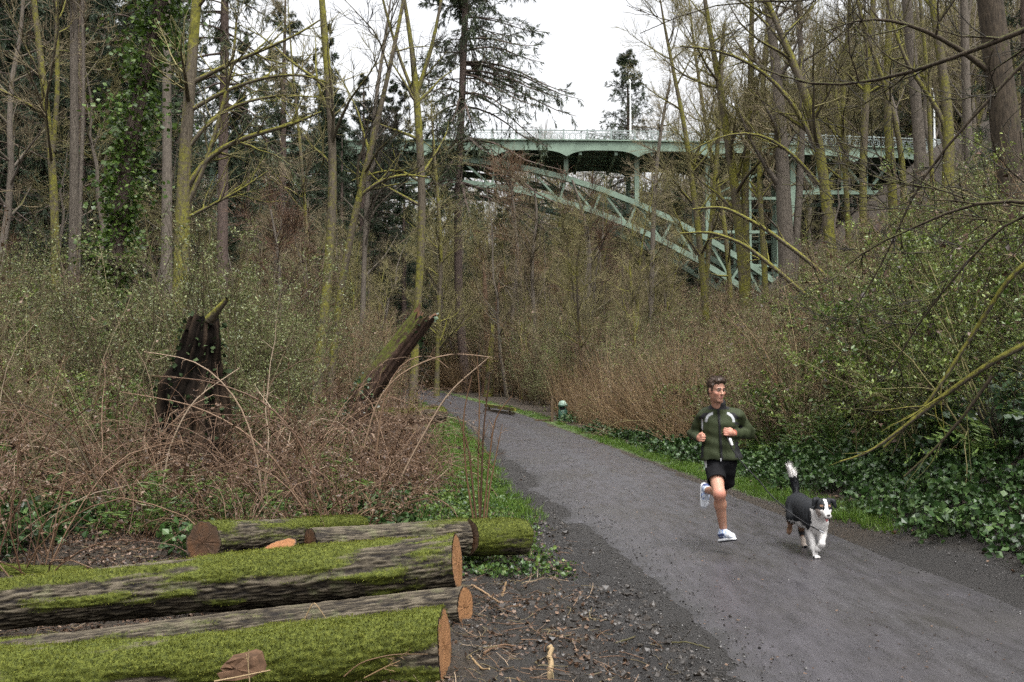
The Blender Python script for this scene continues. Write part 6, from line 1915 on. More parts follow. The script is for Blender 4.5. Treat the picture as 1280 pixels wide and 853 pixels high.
hip_r, kn_r, an_r = pp(893, 584, 0.03), pp(899, 617, -0.24), pp(904, 661, -0.08)
hip_l, kn_l, an_l = pp(908, 584, 0.05), pp(901, 617, 0.34), pp(884, 613, 0.68)
body = list(head)
body += [('cap', hd(0, -0.022, -0.06), pp(899, 514, 0.0), 0.054, 0.064, 0.03), ('cap', sh_r, sh_l, 0.04, 0.04, 0.03),
         ('ell', pp(900, 530, 0.02), (0.145, 0.095, 0.16), None, 0.05), ('ell', pp(900, 560, 0.03), (0.125, 0.085, 0.15), None, 0.05), ('ell', pp(900, 580, 0.04), (0.125, 0.09, 0.09), None, 0.04),
         ('cap', sh_r, el_r, 0.036, 0.030, 0.02), ('cap', el_r, wr_r, 0.031, 0.026, 0.015), ('cap', sh_l, el_l, 0.036, 0.030, 0.02), ('cap', el_l, wr_l, 0.031, 0.026, 0.015)]
def leg(hip, kn, an, back):
    mid = kn + (an - kn) * 0.32
    ax_ = nrm(an - kn)
    return [('cap', hip, kn, 0.082, 0.054, 0.03), ('ell', kn, (0.052, 0.054, 0.058), None, 0.03), ('cap', kn + ax_ * 0.02, mid + back * 0.016, 0.049, 0.056, 0.03), ('cap', mid + back * 0.016, an, 0.054, 0.033, 0.03),
            ('cap', kn, an, 0.044, 0.031, 0.02)]
body += leg(hip_r, kn_r, an_r, np.array((0, 0.9, 0.2)))
body += leg(hip_l, kn_l, an_l, np.array((0, 0.1, 1.0)))
def fist(wr, fwd, side, dn, thumb_side):
    """a loosely closed hand: palm, four curled fingers of unequal length, thumb laid over them.
       fwd: from wrist to knuckles, side: across the knuckles (index side +), dn: palm side"""
    out = [('ell', wr + fwd * 0.045, (0.040, 0.034, 0.038), np.stack([fwd, dn, side], 1), 0.012), ('cap', wr - fwd * 0.02, wr + fwd * 0.03, 0.027, 0.028, 0.015)]
    for i, (o, ln) in enumerate(((0.031, 0.95), (0.011, 1.06), (-0.010, 1.0), (-0.030, 0.82))):
        k0 = wr + fwd * 0.070 + side * o - dn * 0.008
        k1 = k0 + (fwd * 0.030 + dn * 0.022) * ln
        k2 = k1 + (-fwd * 0.010 + dn * 0.026) * ln
        k3 = k2 + (-fwd * 0.028 + dn * 0.002) * ln
        out += [('cap', k0, k1, 0.0105, 0.0100, 0.005), ('cap', k1, k2, 0.0100, 0.0092, 0.003), ('cap', k2, k3, 0.0092, 0.0080, 0.003)]
    t0 = wr + fwd * 0.022 + side * 0.036
    t1 = t0 + fwd * 0.032 + side * 0.012 + dn * 0.018
    t2 = t1 + fwd * 0.022 - side * 0.014 + dn * 0.016
    out += [('cap', t0, t1, 0.013, 0.011, 0.008), ('cap', t1, t2, 0.011, 0.0088, 0.004)]
    return out
f_r = nrm(pp(877, 547, -0.20) - wr_r); s_r = nrm(np.cross(f_r, np.array((1.0, 0, 0)))); s_r = s_r if s_r[2] > 0 else -s_r
d_r = np.cross(f_r, s_r); d_r = d_r if d_r[0] > 0 else -d_r
body += fist(wr_r, f_r, s_r, d_r, 1)
f_l = nrm(pp(904, 539, -0.15) - wr_l); s_l = nrm(np.array((0, 0, 1.0)) - f_l * f_l[2]); d_l = np.cross(f_l, s_l); d_l = d_l if d_l[1] > 0 else -d_l
body += fist(wr_l, f_l, s_l, d_l, 1)
V, F = sdf_mesh(body, 0.0062, smooth=1)
col = np.tile(np.array((0.40, 0.215, 0.150)), (len(V), 1))
q = (V - hc) @ np.stack([hx, hf, hz], 1)
inhead = (q[:, 2] > -0.13) & (np.abs(q[:, 0]) < 0.09) & (np.abs(q[:, 1]) < 0.13)
lip = inhead & (np.abs(q[:, 0]) < 0.021) & (np.abs(q[:, 2] + 0.060) < 0.0095) & (q[:, 1] > 0.07)
col[lip] = (0.36, 0.15, 0.125)
brow = inhead & (np.abs(np.abs(q[:, 0]) - 0.030) < 0.018) & (np.abs(q[:, 2] - 0.0265 + 0.06 * np.abs(np.abs(q[:, 0]) - 0.03)) < 0.0058) & (q[:, 1] > 0.05)
col[brow] = (0.035, 0.020, 0.012)
eye = inhead & (np.abs(np.abs(q[:, 0]) - 0.030) < 0.014) & (np.abs(q[:, 2] - 0.007) < 0.0065) & (q[:, 1] > 0.05)
col[eye] = (0.10, 0.06, 0.045)
stub = inhead & (q[:, 2] < -0.050) & ~lip
col[stub] = col[stub] * 0.86
red = np.exp(-((np.linalg.norm(V - (kn_r + np.array((0, -0.05, 0))), axis=1)) / 0.07) ** 2) * 0.6 + np.where(inhead, 0.45 * np.exp(-(((np.abs(q[:, 0]) - 0.042) / 0.022) ** 2 + ((q[:, 2] + 0.025) / 0.022) ** 2)), 0)
handm = np.minimum(np.linalg.norm(V - (wr_r + f_r * 0.06), axis=1), np.linalg.norm(V - (wr_l + f_l * 0.06), axis=1))
red = red + 0.45 * np.exp(-(handm / 0.07) ** 2)
col = mixv(col, (0.47, 0.175, 0.125), np.clip(red, 0, 1))
lowleg = V[:, 2] < kn_r[2] - 0.02
col[lowleg] *= np.array((0.86, 0.84, 0.80))
link('body', color_mesh('body', V - PB, F, col, M['skin']), person)
for sx in (-1, 1):
    me = bpy.data.meshes.new('eye'); bm = bmesh.new(); bmesh.ops.create_uvsphere(bm, u_segments=14, v_segments=10, radius=0.0115)
    bm.to_mesh(me); bm.free()
    vv = np.empty(len(me.vertices) * 3, np.float32); me.vertices.foreach_get('co', vv); vv = vv.reshape(-1, 3)
    c = np.tile(np.array((0.30, 0.26, 0.23)), (len(vv), 1)); look = nrm(hf + hx * 0.25)
    c[(nrm(vv) @ look) > 0.70] = (0.03, 0.02, 0.012)
    a = me.attributes.new('col', 'FLOAT_COLOR', 'POINT'); a.data.foreach_set('color', np.hstack([c, np.ones((len(c), 1))]).astype(np.float32).ravel())
    me.materials.append(M['skin'])
    link('eye', me, person, tuple(hd(0.030 * sx, 0.0705, 0.006) - PB))

# hair: short, brushed up from the forehead
hair = [('ell', hd(0, -0.022, 0.050), (0.080, 0.090, 0.082), HR, 0.01), ('ell', hd(0.0, 0.045, 0.098), (0.052, 0.035, 0.026), HR, 0.02), ('ell', hd(-0.02, 0.02, 0.108), (0.05, 0.05, 0.026), HR, 0.02),
        ('cap', hd(-0.070, 0.018, 0.045), hd(-0.074, 0.016, 0.0), 0.012, 0.007, 0.012), ('cap', hd(0.070, 0.018, 0.045), hd(0.074, 0.016, 0.0), 0.012, 0.007, 0.012), ('ell', hd(0, -0.065, -0.02), (0.062, 0.04, 0.055), HR, 0.03),
        ('ell', hd(0, 0.100, 0.015), (0.062, 0.052, 0.058), HR, -0.012), ('ell', hd(0, 0.07, -0.06), (0.085, 0.06, 0.07), HR, -0.01)]
V, F = sdf_mesh(hair, 0.0055, noise_amp=0.0035, noise_f=170, smooth=0)
hcol = np.tile(np.array((0.040, 0.024, 0.015)), (len(V), 1)) * (0.7 + 0.8 * rng.random((len(V), 1)))
ho = link('hair', color_mesh('hair', V - PB, F, hcol, M['hairm']), person)
# loose strands
nn = vnormals(V, F); qq = (V - hc) @ HR
top = np.where(qq[:, 2] > 0.02)[0]; pk = rng.choice(top, 700)
v2, f2, t2 = leaves(V[pk], 0.026, rng, nn[pk] * 0.7 + hf * 0.3 + hz * 0.5, 0.10, 0.4, 0.2, 0.1)
so = Soup(); so.add(v2 - PB, f2); me = so.mesh('strands', [M['hairm']])
a = me.attributes.new('col', 'FLOAT_COLOR', 'POINT'); a.data.foreach_set('color', np.tile(np.array((0.045, 0.027, 0.017, 1), np.float32), (len(v2), 1)).ravel())
link('strands', me, ho)

# jacket
jac = [('ell', pp(900, 530, 0.02), (0.182, 0.122, 0.150), None, 0.04), ('ell', pp(900, 553, 0.02), (0.178, 0.122, 0.17), None, 0.05), ('cap', pp(891, 570, 0.02), pp(911, 570, 0.02), 0.115, 0.115, 0.05), ('cap', pp(891, 576, 0.02), pp(912, 576, 0.02), 0.108, 0.108, 0.05),
       ('cap', pp(897, 514, 0.02), sh_r, 0.072, 0.058, 0.03), ('cap', pp(898, 514, 0.02), sh_l, 0.072, 0.058, 0.03), ('cap', pp(897, 513, 0.0), pp(897, 506, -0.01), 0.078, 0.074, 0.02),
       ('cap', sh_r, el_r, 0.059, 0.054, 0.03), ('cap', el_r, wr_r + (el_r - wr_r) * 0.12, 0.053, 0.043, 0.02), ('cap', sh_l, el_l, 0.060, 0.056, 0.03), ('cap', el_l, wr_l + (el_l - wr_l) * 0.14, 0.056, 0.044, 0.02),
       ('cut', pp(900, 575, 0), nrm(np.array((0.02, 0, -1.0))), 0.01), ('ell', pp(896.5, 499, -0.035), (0.066, 0.070, 0.075), None, -0.008)]
V, F = sdf_mesh(jac, 0.0068, noise_amp=0.0068, noise_f=58, smooth=1, seed=4)
nn = vnormals(V, F)
u_ = 640 + V[:, 0] / V[:, 1] * FPX; v_ = 475 - (V[:, 2] - CAM_H) / V[:, 1] * FPX      # garment panels, laid out in the front view of the figure
def seg_d(p, a, b_):
    ba = b_ - a; h = np.clip(((p - a) @ ba) / (ba @ ba), 0, 1); return np.linalg.norm(p - a - h[:, None] * ba, axis=1), h
dr, hr = seg_d(V, sh_r, el_r); dl, hl = seg_d(V, sh_l, el_l); fr_, hfr = seg_d(V, el_r, wr_r); fl_, hfl = seg_d(V, el_l, wr_l)
X_ = (u_ - 898) / 126.4; Z_ = (690 - v_) / 126.4
col = np.tile(np.array((0.026, 0.034, 0.013)), (len(V), 1))
zipx = (u_ - (898 + (v_ - 515) * 0.06)) / 126.4
front = V[:, 1] < PY + 0.03
onarm = np.minimum(np.minimum(dr, dl), np.minimum(fr_, fl_)) < 0.081
torso = ~onarm | (np.abs(X_) < 0.13)
blk = np.array((0.010, 0.010, 0.011))
col = mixv(col, blk, (front & (np.abs(zipx) < 0.011)).astype(float))
yoke = front & (v_ < 524) & (v_ > 508) & (np.abs(X_) < 0.20) & (v_ > 516 + 22 * (0.16 - np.abs(X_)) * 0) & (np.abs(np.abs(X_) - (0.05 + (v_ - 508) * 0.0085)) < 0.030)
col[yoke] = blk
collar = (v_ < 512) & (np.abs(X_) < 0.105)
col[collar] = blk * 1.2
side = ~onarm & (np.abs(X_ + 0.0) > 0.155) & (v_ > 528) & (v_ < 572)
col[side] = blk * 1.3
for sx in (-1, 1):                                   # pale reflective crescents on the chest
    cx = -0.125 if sx < 0 else 0.125
    xx = X_ - cx - 0.01
    arc = np.sqrt((xx + sx * 0.075) ** 2 + (Z_ - 1.285) ** 2)
    cres = front & (np.abs(arc - 0.088) < 0.0125) & (xx * sx > -0.055) & (Z_ > 1.285) 
    col[cres] = (0.36, 0.37, 0.38)
piping = front & (np.abs(X_ + 0.165) < 0.008) & (v_ > 524) & (v_ < 538)
col[piping] = (0.3, 0.31, 0.32)
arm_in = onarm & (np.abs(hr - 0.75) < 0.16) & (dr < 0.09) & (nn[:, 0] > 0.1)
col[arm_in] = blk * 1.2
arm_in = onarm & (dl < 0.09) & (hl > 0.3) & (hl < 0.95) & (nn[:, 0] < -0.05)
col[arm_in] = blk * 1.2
cuff = ((hfr > 0.78) & (fr_ < 0.075)) | ((hfl > 0.80) & (fl_ < 0.075))
col[cuff] = np.array((0.020, 0.026, 0.011))
hem = v_ > 571.5
col[hem] *= 0.75
jk = link('jacket', color_mesh('jacket', V - PB, F, col, M['cloth']), person)
M['white_plastic'] = plain('white_plastic', (0.75, 0.75, 0.74), 0.4, 0.5, 0, 0.05)
M['metal_grey'] = plain('grey_metal', (0.35, 0.35, 0.36), 0.35, 0.5, 0.8, 0.1)
zl = np.array([pp(897.6, 513, -0.115), pp(898.5, 525, -0.128), pp(899.5, 540, -0.125), pp(900.5, 556, -0.12), pp(901.3, 573, -0.112)]) - PB
zy = []
for z3 in zl:                                        # the zip lies on the cloth
    w3 = z3 + PB; near = (np.abs(V[:, 0] - w3[0]) < 0.02) & (np.abs(V[:, 2] - w3[2]) < 0.02)
    zy.append((z3[0], (V[near][:, 1].min() if near.any() else w3[1]) - PB[1] - 0.002, z3[2]))
Vz, Fz = tubes(np.array(zy)[None], np.full((1, 5), 0.0045), 6); link('zip', mesh_np('zip', Vz, Fz, [M['bin_black']]), jk)
Vz, Fz = beam(np.array(zy[-1]), np.array(zy[-1]) + np.array((0, -0.004, -0.03)), 0.012, 0.008); link('zip_pull', mesh_np('zip_pull', Vz, Fz, [M['metal_grey']], False), jk)
# strap of the leash / wrist band
wc = wr_l + (el_l - wr_l) * 0.10; wa = nrm(wr_l - el_l)
Pw = []
e1 = nrm(np.cross(wa, np.array((0, 0, 1.0)))); e2 = np.cross(wa, e1)
for a in np.linspace(0, 6.283, 17): Pw.append(wc + wa * 0.02 + (e1 * math.cos(a) + e2 * math.sin(a)) * 0.034 - PB)
M['wrist'] = plain('reddish_wrist_band', (0.35, 0.09, 0.06), 0.6, 0.3)
Vz, Fz = tubes(np.array(Pw)[None], np.full((1, 17), 0.006), 6); link('wrist_band', mesh_np('wrist_band', Vz, Fz, [M['wrist']]), person)

# shorts
sh = [('ell', pp(900, 578, 0.04), (0.160, 0.115, 0.085), None, 0.03), ('cap', hip_r, hip_r + (kn_r - hip_r) * 0.58, 0.098, 0.092, 0.03), ('cap', hip_l, hip_l + (kn_l - hip_l) * 0.60, 0.098, 0.090, 0.03),
      ('cap', hip_l + np.array((0.01, 0.02, -0.06)), hip_l + np.array((0.035, 0.08, -0.17)), 0.07, 0.06, 0.03)]
V, F = sdf_mesh(sh, 0.0068, noise_amp=0.005, noise_f=42, smooth=1, seed=9)
dr, hr = seg_d(V, hip_r, kn_r); dl, hl = seg_d(V, hip_l, kn_l)
keepv = (hr < 0.56) & (hl < 0.60)
keepf = keepv[F].all(1)
used = np.unique(F[keepf]); remap = np.full(len(V), -1); remap[used] = np.arange(len(used))
V, F = V[used], remap[F[keepf]]
u_ = 640 + V[:, 0] / V[:, 1] * FPX; v_ = 475 - (V[:, 2] - CAM_H) / V[:, 1] * FPX
col = np.tile(np.array((0.0075, 0.0075, 0.0085)), (len(V), 1))
stp = (u_ < 882.5) & (v_ > 574) & (v_ < 584)
col[stp] = (0.5, 0.5, 0.5)
so_ = link('shorts', color_mesh('shorts', V - PB, F, col, M['shorts']), person)
md = so_.modifiers.new('thick', 'SOLIDIFY'); md.thickness = 0.006; md.offset = -1

# shoes and socks
def shoe(ank, toe_dir, up_dir):
    """a running shoe under the ankle: toe_dir along the foot, up_dir from sole to ankle"""
    t = nrm(toe_dir); u = nrm(up_dir - t * (up_dir @ t)); s = np.cross(t, u)
    c = lambda x, y, z: ank + t * x + s * y + u * z
    up = [('cap', c(-0.035, 0, -0.055), c(0.05, 0, -0.06), 0.040, 0.042, 0.02), ('cap', c(0.05, 0, -0.062), c(0.150, 0.004, -0.085), 0.043, 0.034, 0.02), ('cap', c(0.13, -0.012, -0.088), c(0.165, 0.012, -0.09), 0.030, 0.026, 0.02),
          ('cap', c(-0.02, 0, -0.05), c(-0.005, 0, -0.005), 0.042, 0.040, 0.02), ('cut', c(0, 0, -0.100), -u, 0.01), ('ell', c(-0.005, 0, 0.02), (0.034, 0.034, 0.034), None, -0.006)]
    V, F = sdf_mesh(up, 0.0055, smooth=1)
    l = (V - ank) @ np.stack([t, s, u], 1)
    col = np.tile(np.array((0.48, 0.52, 0.60)), (len(V), 1))
    navy = (0.035, 0.05, 0.13)
    blu = (0.20, 0.28, 0.48)
    st = np.sin((l[:, 0] * 0.9 + l[:, 2] * 0.8) * 150) > 0.25
    sidem = np.abs(l[:, 1]) > 0.022
    col[sidem & st & (l[:, 0] < 0.13)] = blu
    col[sidem & (np.abs(l[:, 2] + 0.062) < 0.012) & (l[:, 0] < 0.08)] = navy
    col[(l[:, 0] < -0.045)] = navy
    col[(l[:, 2] < -0.078) & (l[:, 0] < 0.05)] = navy
    col[(l[:, 0] > 0.10) & (l[:, 2] > -0.085)] = (0.52, 0.54, 0.58)
    root = link('shoe', color_mesh('shoe', V - PB, F, col, M['shoe']), person)
    so_ = [('cap', c(-0.045, 0, -0.112), c(0.05, 0, -0.112), 0.040, 0.040, 0.01), ('cap', c(0.05, 0, -0.112), c(0.155, 0.0, -0.108), 0.042, 0.036, 0.01), ('cut', c(0, 0, -0.096), u, 0.01), ('cut', c(0, 0, -0.128), -u, 0.01)]
    V, F = sdf_mesh(so_, 0.0055, smooth=0)
    l = (V - ank) @ np.stack([t, s, u], 1)
    col = np.tile(np.array((0.72, 0.73, 0.75)), (len(V), 1))
    col[l[:, 2] < -0.116] = (0.022, 0.022, 0.03)
    link('sole', color_mesh('sole', V - PB, F, col, M['shoe']), root)
    Pl = np.array([c(0.02 + 0.016 * i, 0.020 * (-1) ** i, -0.022 - 0.0085 * i) for i in range(6)])
    Vl, Fl = tubes((Pl - PB)[None], np.full((1, 6), 0.0035), 5); link('laces', mesh_np('laces', Vl, Fl, [M['white_plastic']]), root)
    Vs, Fs = tubes(np.array([c(-0.008, 0, -0.03), c(-0.004, 0, 0.0), c(0, 0, 0.035)])[None] - PB, np.array([[0.040, 0.038, 0.037]]), 14)
    link('sock', mesh_np('sock', Vs, Fs, [M['white_plastic']]), person)
shoe(an_r, np.array((0.30, -0.86, 0.20)), np.array((-0.05, 0.2, 1.0)) + 0 * an_r)
shoe(an_l, np.array((-0.06, -0.15, -1.0)), np.array((0.10, -1.0, 0.15)))

# ------------------------------------------------------------------ the dog
M['fur'] = col_mat('dog_fur', 0.65, 0.25, 0.25, 180)
dp = lambda u, v, Y: at(u, v, Y)
dog = empty('dog', tuple(np.array((dp(1008, 690, 9.8)[0], 9.8, 0.0))))
DB = np.array(dog.location)
tag(dog, 'black and white trotting dog on a leash beside the runner', 'dog')
hdc = dp(1029.5, 634, 9.40)
dfw = nrm(np.array((0.02, -1.0, -0.22))); drt = nrm(np.cross(dfw, np.array((0, 0, 1.0)))); dup = np.cross(drt, dfw)
dh = lambda x, y, z: hdc + drt * x + dfw * y + dup * z
DR = np.stack([drt, dfw, dup], 1)
prims = [('ell', dh(0, -0.01, 0.012), (0.070, 0.080, 0.066), DR, 0.02), ('cap', dh(0, 0.04, -0.022), dh(0, 0.125, -0.040), 0.044, 0.029, 0.03), ('cap', dh(0, 0.03, -0.05), dh(0, 0.10, -0.066), 0.030, 0.018, 0.018),
         ('ell', dh(-0.045, 0.02, -0.02), (0.03, 0.04, 0.035), DR, 0.025), ('ell', dh(0.045, 0.02, -0.02), (0.03, 0.04, 0.035), DR, 0.025),
         ('cap', dh(-0.052, -0.02, 0.062), dh(-0.092, 0.0, 0.058), 0.022, 0.020, 0.012), ('cap', dh(-0.092, 0.0, 0.058), dh(-0.104, 0.02, 0.008), 0.022, 0.012, 0.01),
         ('cap', dh(0.052, -0.02, 0.068), dh(0.090, 0.0, 0.072), 0.022, 0.020, 0.012), ('cap', dh(0.090, 0.0, 0.072), dh(0.108, 0.02, 0.026), 0.022, 0.012, 0.01),
         ('ell', dh(-0.033, 0.060, 0.008), (0.012, 0.012, 0.010), DR, -0.008), ('ell', dh(0.033, 0.060, 0.008), (0.012, 0.012, 0.010), DR, -0.008),
         ('cap', dp(1027, 640, 9.47), dp(1019, 643, 9.64), 0.075, 0.105, 0.04), ('ell', dp(1020, 650, 9.62), (0.100, 0.15, 0.135), None, 0.05),
         ('cap', dp(1015, 641, 9.70), dp(1001, 633, 10.08), 0.125, 0.112, 0.06), ('ell', dp(997, 630, 10.14), (0.105, 0.12, 0.11), None, 0.05)]
def chain(pts, rs, k=0.03):
    return [('cap', pts[i], pts[i + 1], rs[i], rs[i + 1], k) for i in range(len(pts) - 1)]
fl1 = [dp(1013, 650, 9.60), dp(1012.5, 664, 9.64), dp(1017.5, 685, 9.53), dp(1019.5, 694.5, 9.49)]
fl2 = [dp(1027, 653, 9.56), dp(1028, 668, 9.58), dp(1027.5, 680, 9.40), dp(1023.5, 685, 9.46)]
prims += chain(fl1, (0.062, 0.036, 0.026, 0.026)) + [('ell', dp(1020.5, 696.3, 9.45), (0.030, 0.042, 0.018), None, 0.012)]
for i in (-1, 0, 1): prims.append(('cap', dp(1020.5 + i * 2.6, 696.3, 9.44), dp(1021 + i * 2.9, 697, 9.405), 0.013, 0.012, 0.006))
prims += chain(fl2, (0.060, 0.036, 0.024, 0.024)) + [('ell', dp(1022.5, 686.5, 9.45), (0.026, 0.030, 0.024), None, 0.01)]
hl1 = [dp(993, 632, 10.12), dp(990, 646, 9.98), dp(988.5, 652, 10.24), dp(987, 662, 10.30)]
hl2 = [dp(1002, 634, 10.10), dp(1003.5, 652, 9.93), dp(1002, 663, 10.14), dp(1004.5, 680.5, 10.08)]
prims += chain(hl1, (0.085, 0.050, 0.026, 0.024)) + [('ell', dp(986.5, 664, 10.30), (0.024, 0.026, 0.032), None, 0.01)]
prims += chain(hl2, (0.085, 0.052, 0.026, 0.024)) + [('ell', dp(1006, 682.5, 10.04), (0.026, 0.040, 0.018), None, 0.01)]
tl = [dp(995.5, 619, 10.20), dp(994, 606, 10.27), dp(991, 594, 10.30), dp(987, 584.5, 10.29)]
prims += chain(tl, (0.030, 0.036, 0.040, 0.026), 0.02)
V, F = sdf_mesh(prims, 0.0062, noise_amp=0.0022, noise_f=120, smooth=1, seed=3)
nn = vnormals(V, F)
wig = (vnoise(V[:, 0] * 60, V[:, 2] * 60 + V[:, 1] * 23, 4) - 0.5) * 0.03
BLACK, WHITE, TAN = np.array((0.011, 0.012, 0.014)), np.array((0.60, 0.58, 0.56)), np.array((0.23, 0.135, 0.085))
def dog_col(V, wig):
    q = (V - hdc) @ DR
    col = np.tile(BLACK, (len(V), 1))
    ish = (np.abs(q[:, 0]) < 0.13) & (q[:, 1] > -0.06) & (q[:, 2] > -0.10) & (q[:, 1] < 0.2)
    chest = (V[:, 2] < hdc[2] - 0.035 + wig * 0.6) & (V[:, 1] < 9.60 + wig * 1.5) & (V[:, 0] > dp(1012.5, 650, 9.55)[0])
    col[chest] = WHITE
    dl1, _ = seg_d(V, fl1[1], fl1[3]); dl2, _ = seg_d(V, fl2[1], fl2[3])
    col[(np.minimum(dl1, dl2) < 0.06) & (V[:, 2] < 0.30 + wig) & (V[:, 1] < 9.75)] = WHITE
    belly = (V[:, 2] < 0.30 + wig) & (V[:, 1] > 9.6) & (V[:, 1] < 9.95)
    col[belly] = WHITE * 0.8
    dh1, h1 = seg_d(V, hl1[1], hl1[3]); dh2, h2 = seg_d(V, hl2[1], hl2[3])
    lo1 = (dh1 < 0.05) & (h1 > 0.30) & (V[:, 1] > 9.95); lo2 = (dh2 < 0.06) & (h2 > 0.15) & (V[:, 1] > 9.9) & (V[:, 2] < 0.32)
    col[lo1 | lo2] = TAN
    hp = (V[:, 1] > 9.9) & (((dh2 < 0.06) & (h2 > 0.8)))
    col[hp] = (0.33, 0.28, 0.24)
    # face: black sides, white blaze and muzzle, tan cheeks, dark nose
    blaze = ish & (np.abs(q[:, 0] + 0.004) < 0.014 + 0.012 * (q[:, 2] < -0.005) + wig * 0.2) & (q[:, 1] > 0.0)
    muz = ish & (q[:, 1] > 0.062) & (q[:, 2] < 0.012)
    cheek = ish & (np.abs(q[:, 0]) > 0.030) & (np.abs(q[:, 0]) < 0.085) & (q[:, 2] < -0.018 + wig) & (q[:, 1] > 0.0)
    col[cheek] = TAN * 0.5 + WHITE * 0.35
    col[muz] = WHITE
    col[blaze] = WHITE
    spot = ish & (np.abs(np.abs(q[:, 0]) - 0.038) < 0.012) & (np.abs(q[:, 2] - 0.030) < 0.008) & (q[:, 1] > 0.02)
    col[spot] = TAN
    eyes = ish & (np.abs(np.abs(q[:, 0]) - 0.033) < 0.012) & (np.abs(q[:, 2] - 0.008) < 0.010) & (q[:, 1] > 0.03)
    col[eyes] = (0.006, 0.005, 0.005)
    mouth = ish & (np.abs(q[:, 0]) < 0.026) & (np.abs(q[:, 2] + 0.066) < 0.009) & (q[:, 1] > 0.085)
    col[mouth] = (0.03, 0.012, 0.012)
    tip = (V[:, 2] > tl[2][2] - 0.005 + wig) & (V[:, 1] > 10.1)
    col[tip] = WHITE * 1.15
    return col
col = dog_col(V, wig)
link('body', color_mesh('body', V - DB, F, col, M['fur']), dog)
w = np.ones(len(V)); qh = (V - hdc) @ DR
w[(qh[:, 1] > 0.02) & (np.abs(qh[:, 0]) < 0.12) & (qh[:, 2] > -0.11)] = 0.10
w[V[:, 2] < 0.10] = 0.2
pk = rng.choice(len(V), 18000, p=w / w.sum())
flow = np.where((V[pk, 1] > 10.17)[:, None] & (V[pk, 2] > tl[0][2])[:, None], np.array((-0.1, 0, 0.9)), np.array((-0.05, 0.7, -0.65)))
ln = np.where((V[pk, 1] > 10.17) & (V[pk, 2] > tl[0][2] - 0.05), 0.045, np.where(V[pk, 1] < 9.66, 0.020, 0.020))
v2, f2, _ = leaves(V[pk] - nn[pk] * 0.003, 1.0, np.random.default_rng(2), None)
d2 = nrm(flow + nn[pk] * 0.45 + rng.normal(0, 0.18, (len(pk), 3))); s2 = nrm(np.cross(d2, nn[pk])) * 0.0016
p0_ = V[pk] - nn[pk] * 0.003
vf = np.stack([p0_ - s2, p0_ + s2, p0_ + d2 * (ln * rng.uniform(0.5, 1.4, len(pk)))[:, None]], 1).reshape(-1, 3)
ffa = np.arange(len(vf)).reshape(-1, 3)
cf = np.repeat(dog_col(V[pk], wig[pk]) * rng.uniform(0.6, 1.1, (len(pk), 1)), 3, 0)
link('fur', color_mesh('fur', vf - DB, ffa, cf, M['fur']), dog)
M['nose'] = plain('black_wet_nose', (0.006, 0.006, 0.007), 0.25, 0.5)
V, F = sdf_mesh([('ell', dh(0, 0.150, -0.026), (0.017, 0.012, 0.012), DR, 0.01)], 0.004); link('nose', mesh_np('nose', V - DB, F, [M['nose']]), dog)
M['tongue'] = plain('pink_tongue', (0.46, 0.15, 0.15), 0.35, 0.4)
V, F = sdf_mesh([('cap', dh(0, 0.09, -0.064), dh(0.004, 0.122, -0.078), 0.012, 0.012, 0.01), ('cap', dh(0.004, 0.122, -0.078), dh(0.006, 0.128, -0.092), 0.010, 0.008, 0.01)], 0.004); link('tongue', mesh_np('tongue', V - DB, F, [M['tongue']]), dog)
for sx in (-1, 1):
    V, F = sdf_mesh([('ell', dh(0.033 * sx, 0.056, 0.008), (0.011, 0.011, 0.011), None, 0.01)], 0.004); link('eye', mesh_np('eye', V - DB, F, [M['nose']]), dog)
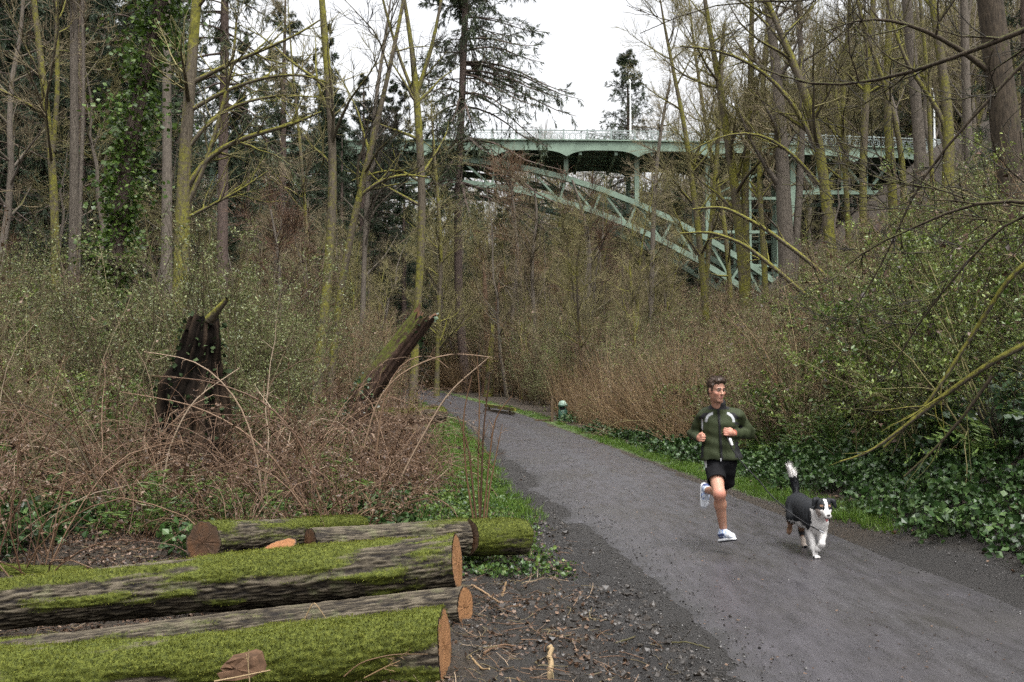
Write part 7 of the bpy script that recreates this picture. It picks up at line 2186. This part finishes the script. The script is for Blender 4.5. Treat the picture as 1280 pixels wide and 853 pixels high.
# collar round the neck
ca_, cb_ = dp(1027, 644, 9.46), dp(1019, 643, 9.64)
cn = nrm(cb_ - ca_); cc = dp(1024.5, 643, 9.53) + np.array((0, 0, -0.02))
e1 = nrm(np.cross(cn, np.array((0, 0, 1.0)))); e2 = np.cross(cn, e1)
ang = np.linspace(0, 6.283, 33)
Pc = np.array([cc + (e1 * math.cos(a) * 0.094 + e2 * math.sin(a) * 0.102) for a in ang]) - DB
M['collar'] = plain('black_collar_webbing', (0.012, 0.012, 0.014), 0.6, 0.3)
Vc, Fc = tubes(Pc[None], np.full((1, 33), 0.011), 6); co_ = link('collar', mesh_np('collar', Vc, Fc, [M['collar']]), dog)
clip_p = dp(1029, 665.5, 9.42)
Vc, Fc = tubes(np.array([clip_p + np.array((-0.02, 0.05, 0.035)), clip_p + np.array((-0.005, 0.02, 0.01)), clip_p])[None] - DB, np.full((1, 3), 0.006), 6); link('tag_ring', mesh_np('tag_ring', Vc, Fc, [M['metal_grey']]), co_)

# ------------------------------------------------------------------ the leash
M['leash'] = plain('black_leash_webbing', (0.010, 0.010, 0.011), 0.6, 0.3)
hand_p = wr_l + f_l * 0.075 + d_l * 0.02
lp = [hand_p + np.array((0, 0, 0.035)), hand_p, dp(912, 556, 9.68), dp(920, 569, 9.66), dp(934, 586, 9.63), dp(948, 600, 9.60), dp(964, 620, 9.56), dp(986, 640, 9.50), dp(1008, 655, 9.45), dp(1029, 666, 9.42)]
lp = resample(np.array(lp), 48)
leash = empty('leash', tuple(hand_p))
tag(leash, 'thin black leash running from the man\'s fist to the dog\'s collar', 'leash')
Vl, Fl = tubes((lp - hand_p)[None], np.full((1, 48), 0.0060), 6); link('strap', mesh_np('strap', Vl, Fl, [M['leash']]), leash)
V, F = sdf_mesh([('cap', dp(912.6, 549.5, 9.66), dp(915, 556, 9.65), 0.014, 0.013, 0.01)], 0.004); link('handle_tag', mesh_np('handle_tag', V - hand_p, F, [M['white_plastic']]), leash)
Vl, Fl = tubes((np.array([dp(1024, 663.5, 9.425), dp(1027, 665, 9.42), dp(1030, 666.5, 9.42)]) - hand_p)[None], np.full((1, 3), 0.009), 8); link('snap_hook', mesh_np('snap_hook', Vl, Fl, [M['metal_grey']]), leash)
